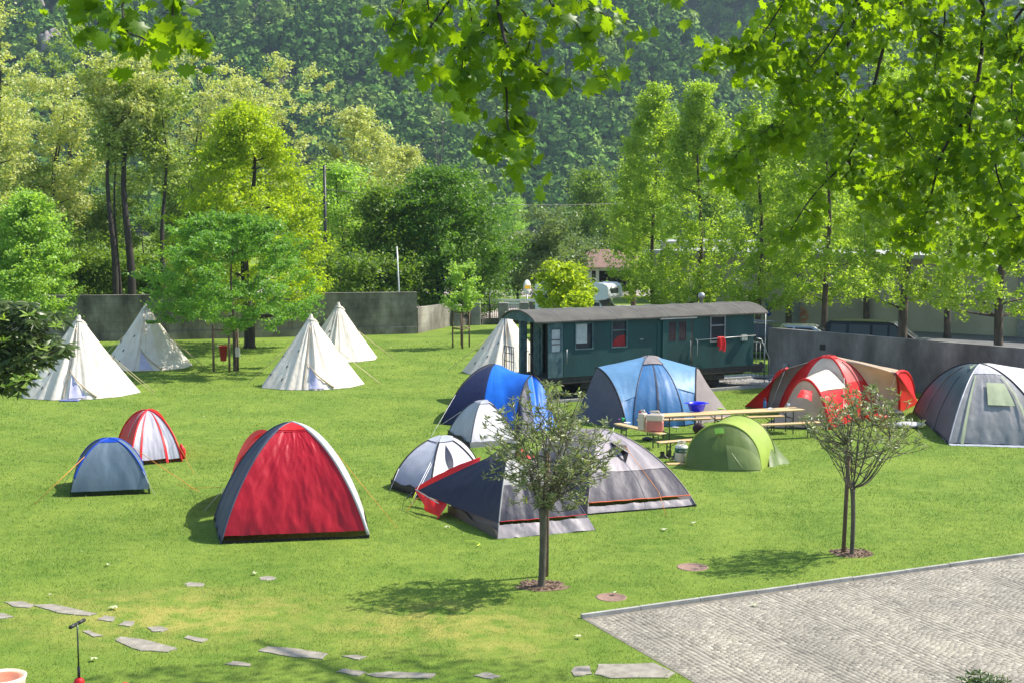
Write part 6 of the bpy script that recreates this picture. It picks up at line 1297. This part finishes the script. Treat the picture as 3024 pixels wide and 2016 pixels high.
# ================================================================== VEHICLES
m_tyre = M('rubber', (.02, .02, .02), .8); m_vgl = glass('vehicle_glass', (.05, .06, .058), .08)
def vehicle(name, label, cat, loc, rz, Lc, Wc, body, green, paint, glassz, whx, extras=True, winx=None, roof_r=None):
    root = thing(name, label, cat, loc, rz); h = Wc/2
    def shell(prof, w0, w1, bev):
        b = MB(); n = len(prof); zs = [p[1] for p in prof]; z0, z1 = min(zs), max(zs)
        wz = lambda z: lerp(w0, w1, (z-z0)/(z1-z0+1e-6)); vs = []
        for y, sc in ((-1, 1), (1, 1)): vs += [Vc((x, y*wz(z), z)) for x, z in prof]
        b.add(vs, [tuple(range(n)), tuple(range(2*n-1, n-1, -1))]+[(i, n+i, n+(i+1) % n, (i+1) % n) for i in range(n)]); return b
    o = shell(body, h*.96, h, .05).build('body', paint, root, bevel=.06)
    o = shell(green, h*.93, h*.78, .05).build('cabin', paint, root, bevel=.05)
    gz0, gz1 = min(p[1] for p in green), max(p[1] for p in green); wz = lambda z: lerp(h*.93, h*.78, (z-gz0)/(gz1-gz0))
    for (x0, x1, x2, x3) in winx:    # bottom x0..x1, top x2..x3 side windows on both sides
        za, zb = gz0+glassz[0], gz1-glassz[1]
        for s in (-1, 1):
            q = [Vc((x0, s*(wz(za)+.006), za)), Vc((x1, s*(wz(za)+.006), za)), Vc((x3, s*(wz(zb)+.006), zb)), Vc((x2, s*(wz(zb)+.006), zb))]
            MB().add(q+[v-Vc((0, s*.02, 0)) for v in q], [(0, 1, 2, 3), (4, 5, 6, 7), (0, 1, 5, 4), (1, 2, 6, 5), (2, 3, 7, 6), (3, 0, 4, 7)]).build('side_window', m_vgl, root)
    # windscreens
    gp = sorted(green, key=lambda p: p[0]); 
    lo = [p for p in green if p[1] < gz0+.02]; hi = [p for p in green if p[1] > gz1-.15]
    xa0, xa1 = min(p[0] for p in lo), max(p[0] for p in lo); xb0, xb1 = min(p[0] for p in hi), max(p[0] for p in hi)
    for (xb, xt, nm, s) in ((xa1, xb1, 'windscreen', 1), (xa0, xb0, 'rear_window', -1)):
        q = [Vc((lerp(xb, xt, .08)+s*.012, y*h*.80, lerp(gz0, gz1, .1))) for y in (-1, 1)]+[Vc((lerp(xb, xt, .86)+s*.02, y*h*.70, lerp(gz0, gz1, .86))) for y in (1, -1)]
        MB().add(q, [(0, 1, 2, 3)]).build(nm, m_vgl, root)
    for x in whx:
        for s in (-1, 1):
            w_ = MB().lathe([(.2, 0), (.31, .01), (.335, .04), (.335, .17), (.31, .2), (.2, .21)], 20, (x, s*(h-.19)+(.0 if s < 0 else .2), .335), Matrix.Rotation(pi/2, 4, 'X')).build('wheel', m_tyre, root)
            MB().lathe([(.02, 0), (.19, .02), (.2, .05)], 10, (x, s*(h+.012) if s > 0 else s*(h-.04), .335), Matrix.Rotation(-s*pi/2, 4, 'X')).build('rim', m_steel, w_)
    xf, xr = max(p[0] for p in body), min(p[0] for p in body)
    for s in (-1, 1):
        MB().box(xf-.16, xf+.004, s*h*.72-.16, s*h*.72+.16, .62, .78, .02).build('headlight', m_white, root); MB().box(xr-.004, xr+.1, s*h*.8-.1, s*h*.8+.1, .7, 1.0, .02).build('tail_light', f_redb, root)
        MB().box(xa1-.45, xa1-.28, s*(h+.02)-.02 if s < 0 else h-.0, s*(h+.02)+.14 if s > 0 else -h+.0, gz0+.05, gz0+.22, .02).build('mirror', paint, root)
    return root
p_blk = M('black_green_paint', (.006, .010, .009), .4, (.005, .008, .007), 2, 0, spec=.3); p_sil = M('silver_paint', (.42, .43, .43), .3, (.36, .37, .37), 2, 0, metal=.5); p_dk = M('dark_grey_paint', (.03, .033, .036), .3, None, 2, 0)
vehicle('van', 'dark green-black passenger van behind the right grey wall', 'van', (P(2610, 900, 64).x-.2, 64, 0), radians(-20), 4.9, 1.85,
        [(-2.45, .35), (2.45, .35), (2.5, .75), (2.35, 1.0), (1.35, 1.15), (-2.45, 1.15), (-2.5, .6)], [(-2.42, 1.12), (1.75, 1.12), (.75, 1.84), (.5, 1.9), (-2.2, 1.9), (-2.35, 1.8)], p_blk, (.1, .16), (-1.6, 1.5), winx=[(-2.2, -1.45, -2.12, -1.42), (-1.3, -.35, -1.3, -.35), (-.22, .45, -.22, .45), (.55, 1.35, .55, .72)])
vehicle('parked_car', 'light silver car whose roof peeks over the wall left of the dark van', 'car', (P(2385, 900, 67).x, 67, 0), radians(-20), 4.2, 1.75,
        [(-2.1, .3), (2.1, .3), (2.15, .65), (2.0, .85), (1.1, .97), (-2.0, 1.0), (-2.15, .6)], [(-1.9, .96), (1.2, .96), (.45, 1.42), (.2, 1.47), (-1.1, 1.47), (-1.5, 1.4)], p_sil, (.06, .1), (-1.35, 1.35), winx=[(-1.5, -.6, -1.2, -.6), (-.5, .75, -.5, .3)])
vehicle('parked_car', 'dark estate car with pale roof rails behind the right end of the carriage', 'car', (P(2262, 900, 66).x, 66, 0), radians(-28), 4.4, 1.8,
        [(-2.2, .3), (2.2, .3), (2.25, .7), (2.1, .92), (1.2, 1.02), (-2.15, 1.05), (-2.25, .6)], [(-2.15, 1.0), (1.3, 1.0), (.55, 1.55), (.3, 1.6), (-1.8, 1.62), (-2.05, 1.5)], p_dk, (.07, .12), (-1.4, 1.4), winx=[(-1.9, -1.2, -1.75, -1.2), (-1.1, -.2, -1.1, -.2), (-.1, .95, -.1, .4)])
o = [q for q in COL.objects if q.name.startswith('parked_car') and q.parent is None][-1]
for s in (-1, 1): MB().tube([(-1.7, s*.62, 1.63), (-1.6, s*.62, 1.7), (.2, s*.62, 1.68), (.3, s*.62, 1.62)], .025, 5).build('roof_rail', m_steel, o)
# camper
cm = thing('camper_van', 'white alcove camper parked beyond the low wall behind the carriage', 'camper', (P(1755, 900, 80).x, 80, 0), radians(-27)); m_cw = M('camper_white', (.74, .75, .76), .4, (.68, .69, .70), 1.5, .0); m_cg = M('grey_stripe', (.45, .47, .5), .5)
bx(cm, 'body', m_cw, -3.4, .15, -1.08, 1.08, .55, 2.9, bev=.06)
MB().prism([(.153, 1.95), (1.15, 2.05), (1.32, 2.15), (1.22, 2.75), (1.0, 2.88), (.153, 2.9)], -1.07, 1.07).build('alcove', m_cw, cm, bevel=.05)
bx(cm, 'alcove_window', m_vgl, 1.24, 1.30, -.55, .55, 2.32, 2.62); bx(cm, 'window', m_vgl, -3.2, -2.2, -1.1, -1.083, 1.6, 2.2); bx(cm, 'hatch', m_cg, -.85, -.2, -1.095, -1.083, 1.9, 2.45); bx(cm, 'stripe', m_cg, -3.3, .1, -1.09, -1.083, 2.5, 2.54)
MB().prism([(.155, .45), (1.9, .45), (1.95, .95), (1.7, 1.15), (1.05, 1.3), (.6, 1.94), (.155, 1.94)], -.95, .95).build('cab', m_cw, cm, bevel=.05)
MB().add([(1.06, -.85, 1.33), (1.06, .85, 1.33), (.66, .8, 1.9), (.66, -.8, 1.9)], [(0, 1, 2, 3)]).build('windscreen', m_vgl, cm); bx(cm, 'side_window', m_vgl, .25, .75, -.965, -.953, 1.3, 1.8)
for x in (-2.9, 1.2):
    for s in (-1, 1): MB().lathe([(.1, 0), (.34, .02), (.34, .2), (.1, .22)], 18, (x, s*.88+.1, .34), Matrix.Rotation(pi/2, 4, 'X')).build('wheel', m_tyre, cm)
bx(cm, 'roof_vent', m_cg, -2.2, -1.6, -.3, .3, 2.903, 3.0, bev=.02)

# ================================================================== BEER TABLES, BENCHES AND WHAT STANDS ON THEM
m_pine = M('varnished_pine', (.62, .43, .20), .45, (.50, .32, .14), 3, .08, 30, stretch=(.15, 3, 1)); m_leg = M('green_grey_steel', (.035, .04, .035), .5)
def beer(name, label, cat, c, a, Lb, Wb, h, group):
    root = thing(name, label, cat, (c.x, c.y, 0), a, group)
    bx(root, 'top' if cat == 'table' else 'seat', m_pine, -Lb/2, Lb/2, -Wb/2, Wb/2, h-.028, h, bev=.004); bx(root, 'rim', m_pine, -Lb/2+.05, Lb/2-.05, -Wb/2+.02, -Wb/2+.04, h-.05, h-.0285)
    for s in (-1, 1):
        x = s*(Lb/2-.36); b = MB()
        for y in (-Wb*.38, Wb*.38): b.box(x-.014, x+.014, y-.014, y+.014, 0, h-.029)
        for z in (.16*h/.77+.05, h*.62): b.box(x-.01, x+.01, -Wb*.38+.015, Wb*.38-.015, z, z+.025)
        b.tube([(x-s*.01, 0, h*.6), (x-s*.34, 0, h-.03)], .012, 5); b.tube([(x, -Wb*.38, h*.62), (x, Wb*.38, h*.2)], .01, 4); b.build('folding_leg', m_leg, root)
    return root
ta, tb_ = G(1935, 1225, .77), G(2364, 1204, .77); ta.z = tb_.z = 0; u_ = (tb_-ta).normalized(); aT = atan2(u_.y, u_.x); Lt = (tb_-ta).length/2; nT = Vc((-u_.y, u_.x, 0))
beer('beer_table', 'left one of two long pine beer tables set end to end, carrying the blue basin', 'table', ta+u_*Lt*.5, aT, Lt-.02, .62, .77, 'pine beer tables'); beer('beer_table', 'right one of two long pine beer tables set end to end, carrying the blue bottle', 'table', ta+u_*Lt*1.5+nT*.03, aT, Lt-.02, .62, .765, 'pine beer tables')
gB = 'pine beer benches'
q0, q1 = G(1888, 1243, .48), G(2325, 1228, .48); q0.z = q1.z = 0; ub = (q1-q0).normalized(); ab_ = atan2(ub.y, ub.x); LL = (q1-q0).length; nb = Vc((-ub.y, ub.x, 0))*.25
beer('beer_bench', 'rear left pine bench behind the table with the blue basin', 'bench', q0+ub*LL*.25+nb, ab_, LL/2-.05, .25, .48, gB); beer('beer_bench', 'rear right pine bench behind the right table', 'bench', q0+ub*LL*.75+nb, ab_, LL/2-.05, .25, .47, gB)
q0, q1 = G(2226, 1253, .48), G(2425, 1244, .48); q0.z = q1.z = 0; ub = (q1-q0).normalized(); beer('beer_bench', 'pine bench in front of the right table, ending behind the sparse young tree', 'bench', (q0+q1)/2, atan2(ub.y, ub.x), 2.2, .25, .48, gB)
q0, q1 = G(1822, 1248, .48), G(1958, 1279, .48); q0.z = q1.z = 0; ub = (q1-q0).normalized(); jb = q0+ub*1.85; beer('beer_bench', 'slanting pine bench carrying the pink canister and green cup', 'bench', (q0+q1)/2, atan2(ub.y, ub.x), (q1-q0).length, .25, .48, gB)
q0 = G(1944, 1304, .48); q0.z = 0; ub = Vc((1.17, .55, 0)).normalized(); beer('beer_bench', 'short-looking pine bench running behind the lime tent from the gas bottle', 'bench', q0+ub*1.05+Vc((-.0, .12, 0)), atan2(ub.y, ub.x), 2.1, .25, .46, gB)
# canisters
def canister(label, loc, rz, w_, d_, h_, liq, capm):
    r = thing('canister', label, 'canister', loc, rz); m_can = fb('milky_plastic', 'e8ddcd', .9, wr=.02, trans=.3)
    bx(r, 'body', m_can, -w_/2, w_/2, -d_/2, d_/2, h_*liq if liq else 0, h_*.86, bev=.03); 
    if liq: bx(r, 'liquid', fb('pink_liquid', 'e08a80', .95, wr=.02), -w_/2+.002, w_/2-.002, -d_/2+.002, d_/2-.002, .001, h_*liq-.002, bev=.03)
    b = MB(); b.tube([(-w_*.32, 0, h_*.83), (-w_*.28, 0, h_*.97), (w_*.2, 0, h_*.99), (w_*.3, 0, h_*.84)], .028, 7); b.build('handle', m_can, r)
    MB().lathe([(.04, 0), (.045, .04), (.03, .05)], 12, (-w_*.36, -.02, h_*.85)).build('cap', capm, r); return r
jc = G(1932, 1277, .0); zb = .482
jl = P(1935, 1275, jb.y-.02); canister('large milky canister half full of pink drink on the slanting bench end', Vc((P(1934, 1275, jb.y).x, jb.y, zb)), -.2, .50, .30, .60, .52, f_blue)
canister('narrow milky canister with a red cap just behind the large pink one', Vc((P(1912, 1275, jb.y+.35).x, jb.y+.35, zb)) if False else Vc((jb.x-.28, jb.y+.22, zb)), -.6, .22, .25, .60, 0, f_redb)
# basin
m_bas = M('blue_plastic', (.01, .012, .75), .35, (.008, .01, .6), 3, 0); c = P(2057, 1205, 41.7); c = G(2057, 1212, .77); r = thing('basin', 'bright blue plastic basin on the left table', 'basin', (c.x, c.y, .772))
b = MB(); prof = [(.02, .0), (.20, .0), (.215, .01), (.27, .19), (.30, .235), (.33, .245), (.33, .255), (.295, .25), (.26, .20), (.2, .02), (.02, .015)]; b.lathe(prof, 28); b.build('bowl', m_bas, r)
for s in (-1, 1): MB().box(s*.33-.05, s*.33+.05, -.07, .07, .236, .25, .004).build('grip', m_bas, r)
def small(name, label, cat, p, prof, mat, n=16, extra=None):
    r = MB().lathe(prof, n).build(name, mat); r.location = p; tag(r, label, cat); return r
c = G(2258, 1203, .77); r = thing('bottle', 'tall blue drinking bottle standing on the right table', 'bottle', (c.x, c.y, .767)); MB().lathe([(.045, 0), (.05, .01), (.05, .2), (.03, .24), (.03, .245)], 14).build('bottle_body', fb('bottle_blue', '3a6ea8', .9), r); MB().lathe([(.03, .246), (.035, .25), (.035, .29), (.012, .30), (.01, .33)], 12).build('cap', f_navy, r)
small('cup', 'pale blue-white cup on the right end of the right table', 'cup', G(2328, 1200, .77)+Vc((0, 0, -.003)), [(.035, 0), (.045, .11), (.04, .11), (.03, .01)], fb('cup_white', 'dce8f0', .9)); small('cup', 'bright green plastic cup on the slanting bench', 'cup', G(1840, 1243, .48)+Vc((.0, 0, .002)), [(.03, 0), (.045, .11), (.04, .11), (.026, .01)], M('green_plastic', (.02, .5, .12), .4))
small('cup', 'small purple cup at the far end of the slanting bench', 'cup', G(1829, 1242, .48)+Vc((0, 0, .002)), [(.025, 0), (.035, .07), (.03, .07), (.02, .01)], M('purple_plastic', (.2, .03, .25), .4)); small('plate', 'white plate on the slanting bench beside the green cup', 'plate', G(1852, 1248, .48)+Vc((0, 0, .002)), [(.06, 0), (.11, .015), (.105, .02), (.05, .006)], m_white)
small('bowl', 'flat lime green bowl at the right end of the left table', 'bowl', G(2128, 1208, .77)+Vc((0, 0, .002)), [(.06, 0), (.13, .04), (.125, .045), (.05, .01)], fb('lime_plastic', 'a8c850', .9))
c = G(2278, 1207, .77); o = MB().prism([(-.13, 0), (.13, 0), (.13, .01), (.0, .055), (-.13, .01)], -.09, .09).build('booklet', fb('paper_white', 'e6e2da', .9)); o.location = (c.x, c.y, .767); o.rotation_euler.z = .4; tag(o, 'open white booklet lying on the right table', 'booklet')
# gas bottle with lettering
gc = G(2012, 1362); gb = thing('gas_bottle', 'white gas bottle with a green band standing left of the lime tent', 'gas bottle', gc); m_gw = M('cream_enamel', (.62, .60, .52), .4, (.5, .48, .42), 4, .03)
MB().lathe([(.15, 0), (.17, .02), (.185, .05), (.185, .40), (.165, .45), (.10, .49), (.03, .50)], 26).build('tank', m_gw, gb); MB().lathe([(.187, .27), (.189, .272), (.189, .398), (.187, .40)], 26).build('green_band', M('green_paint', (.01, .10, .06), .5), gb)
b = MB(); b.tube([(.12*cos(a), .12*sin(a), .57) for a in np.linspace(.5, 5.8, 14)], .014, 5)
for a in (.9, 2.4, 3.9, 5.4): b.tube([(.12*cos(a), .12*sin(a), .46), (.12*cos(a), .12*sin(a), .57)], .012, 5)
b.build('collar', m_gw, gb); MB().tube([(0, 0, .49), (0, 0, .57), (.07, 0, .59)], [.03, .025, .02], 7).build('valve', M('brass', (.45, .25, .12), .4, metal=.7), gb); MB().tube(cr(None, [(.05, 0, .58), (.22, .02, .56), (.30, .1, .3), (.34, .2, .06)], 4), .01, 5).build('hose', f_or, gb)
cu = bpy.data.curves.new('lettering', 'FONT'); cu.body = 'vitogaz'; cu.size = .10; cu.align_x = 'CENTER'; to = bpy.data.objects.new('lettering', cu); COL.objects.link(to); bpy.context.view_layer.update()
me = bpy.data.meshes.new_from_object(to.evaluated_get(bpy.context.evaluated_depsgraph_get())); bpy.data.objects.remove(to)
for v in me.vertices: x, y = v.co.x, v.co.y; a = -pi/2+x/.19+.25; v.co = Vc((.1915*cos(a), .1915*sin(a), .305+y))
me.materials.clear(); me.materials.append(m_white); link('lettering', me, gb)
# things lying about
def lump(name, label, cat, p, sx, sy, sz, mat, seed):
    b = MB(); b.grid(lambda u, v: Vc((sx*cos(u*2*pi)*cos((v-.5)*3.1)*(1+.3*noise.noise(Vc((cos(u*6.28)*1.5, v*3, seed)))), sy*sin(u*2*pi)*cos((v-.5)*3.1)*(1+.3*noise.noise(Vc((sin(u*6.28)*1.5, v*3, seed+5)))), sz+sz*sin((v-.5)*3.1)*(1+.25*noise.noise(Vc((cos(u*6.28)*2, sin(u*6.28)*2, seed)))))), 20, 12)
    o = b.build(name, mat); o.location = p; tag(o, label, cat); return o
c = P(2064, 1268, 39.4); lump('rucksack', 'dark maroon rucksack on the bench behind the lime tent', 'rucksack', Vc((c.x, 39.2, .46)), .20, .15, .17, fb('maroon', '3a1c22', .9), 1)
m_boot = M('worn_black_leather', (.03, .026, .025), .6)
def boot(label, p, rz):
    r = thing('boot', label, 'boot', p, rz, 'boots under the short bench'); MB().prism([(-.13, .0), (.15, .0), (.15, .02), (-.13, .02)], -.05, .05).build('sole', m_black, r)
    b = MB(); b.grid(lambda u, v: Vc((lerp(.0, -.06, min(1, v*1.6))+(lerp(.14, .065, min(1, v*2)))*cos(u*2*pi), .048*sin(u*2*pi), .02+.17*v-.02*cos(u*2*pi)*(1-v))), 14, 8); b.build('upper', m_boot, r); return r
for i, (px, py, lab) in enumerate(((1962, 1352, 'black boot under the short bench, farthest left'), (1975, 1347, 'black boot beside the bench leg, second from left'), (1990, 1356, 'black boot left of the gas bottle'), (2036, 1352, 'black boot between gas bottle and lime tent'))): boot(lab, G(px, py), i*1.9)
lump('stuff_bag', 'crumpled red bag lying before the red side of the beige tent', 'bag', G(2590, 1243), .38, .22, .13, f_redb, 4); lump('stuff_bag', 'crumpled dark bag on the grass between the beige and the grey tent', 'bag', G(2640, 1232), .35, .25, .14, f_dg, 5)
lump('blanket', 'pale crumpled blanket behind the sparser young tree', 'blanket', G(2680, 1262), .55, .25, .10, f_lg, 6); lump('pillow', 'pink-beige pillow lying near the red bag', 'pillow', G(2615, 1262), .25, .16, .07, f_bei, 7)
lump('stuff_bag', 'small black bag on the grass under the slanting bench', 'bag', G(1912, 1300), .16, .12, .06, f_dg, 8); lump('cloth', 'small white cloth on the grass beyond the slanting bench', 'cloth', G(1995, 1262), .12, .08, .02, f_lg, 9)
o = MB().box(-.25, .25, -.12, .12, 0, .03, .006).build('board', m_pine); o.location = G(2008, 1370)+Vc((-.12, 0, 0)); o.rotation_euler.z = .1; tag(o, 'orange-brown board lying by the foot of the gas bottle', 'board')
o = MB().tube(cr(None, [G(1372, 1602)-G(1395, 1605)+Vc((0, 0, .05)), Vc((0, .05, .06)), Vc((.1, -.05, .05)), Vc((.16, -.2, .05)), Vc((.1, -.35, .05))], 5), .009, 5).build('cord', f_yel); o.location = G(1395, 1605); tag(o, 'neon yellow cord lying on the grass below the navy tent', 'cord')
# bin and soap bag hanging on the stakes
d = G(655, 1095).y; b0 = P(660, 1065, d); bn = thing('waste_bin', 'red tapered bin hanging on the stakes of the fresh green tree', 'bin', b0); hh = P(660, 1022, d).z-b0.z
MB().lathe([(.12, 0), (.13, .01), (.19, hh), (.20, hh), (.20, hh+.02), (.17, hh+.02), (.12, .03)], 20).build('bin_body', M('dull_red_plastic', (.42, .03, .03), .6), bn); MB().tube([(-.2, 0, hh), (-.3, 0, hh+.05)], .02, 5).build('hook', m_steel, bn)
o = MB().box(-.10, .10, -.06, .06, 0, .42, .02).build('plastic_bottle', M('milky_white', (.6, .56, .48), .6)); o.location = P(702, 1053, d-.35); tag(o, 'white plastic container hanging on the right stakes', 'container')
# kick scooter, seen only by its handlebar, and toys at the lower left edge
sb = G(234, 2030); sc = thing('kick_scooter', 'kick scooter with black grips and a thin pole at the lower left', 'scooter', sb); dz = sb.y; zt = P(234, 1840, dz).z
MB().tube([(0, 0, .12), (0, 0, zt)], .013, 8).build('steering_pole', M('dark_metal', (.06, .08, .05), .35, metal=.6), sc); MB().tube([(0, 0, .12), (0, 0, .2+.12)], .022, 8).build('clamp', m_black, sc)
b = MB(); hb = Vc((.10, .42, 0)).normalized(); b.tube([Vc((0, 0, zt))-hb*.19, Vc((0, 0, zt))-hb*.03], .027, 8); b.tube([Vc((0, 0, zt))+hb*.03, Vc((0, 0, zt))+hb*.19], .027, 8); b.build('grips', m_black, sc); MB().tube([Vc((0, 0, zt))-hb*.06, Vc((0, 0, zt))+hb*.06], .014, 8).build('handlebar', m_black, sc)
zr = P(234, 1999, dz).z; MB().lathe([(.02, 0), (.06, -.02), (.08, -.07), (.06, -.14), (.02, -.16)], 14, (0, 0, zr-.0)).build('fork_cover', f_redb, sc); MB().box(-.05, .05, -.55, .0, .08, .1, .01).build('deck', f_redb, sc)
for y in (.06, -.58): MB().lathe([(.02, -.015), (.06, -.015), (.06, .015), (.02, .015)], 14, (0, y, .06), Matrix.Rotation(pi/2, 4, 'Y')).build('wheel', m_tyre, sc)
c = P(8, 1995, 16.5); tb2 = thing('paddling_tub', 'cream plastic tub with an orange inner ring cut off at the lower left corner', 'tub', (c.x, 16.5, 0)); zz = c.z
MB().lathe([(.2, 0), (.24, .05), (.27, zz-.06), (.29, zz), (.27, zz+.01), (.24, zz-.05)], 26).build('tub_body', fb('cream_plastic', 'f4e6d0', .9, wr=.02), tb2); MB().lathe([(.22, zz-.045), (.235, zz-.02), (.2, zz-.02), (.17, zz-.05)], 26).build('orange_ring', fb('salmon_plastic', 'e09070', .9, wr=.02), tb2)
o = MB().lathe([(.01, -.1), (.07, -.07), (.1, 0), (.07, .07), (.01, .1)], 18).build('ball', f_or); c = G(369, 2052); o.location = c+Vc((0, 0, .1)); tag(o, 'orange ball just showing at the bottom edge right of the scooter', 'ball')
# ================================================================== HAZE
hm = bpy.data.materials.new('haze'); hm.use_nodes = True; ht = hm.node_tree
for q in list(ht.nodes):
    if q.type != 'OUTPUT_MATERIAL': ht.nodes.remove(q)
pv = ht.nodes.new('ShaderNodeVolumePrincipled'); pv.inputs['Color'].default_value = (.60, .82, .95, 1); pv.inputs['Density'].default_value = .00015; pv.inputs['Anisotropy'].default_value = .3
ht.links.new(pv.outputs[0], ht.nodes['Material Output'].inputs['Volume'])
hz_ = MB().box(-1900, 1900, -70, 2640, -3, 480).build('haze', hm); tag(hz_, kind='stuff')
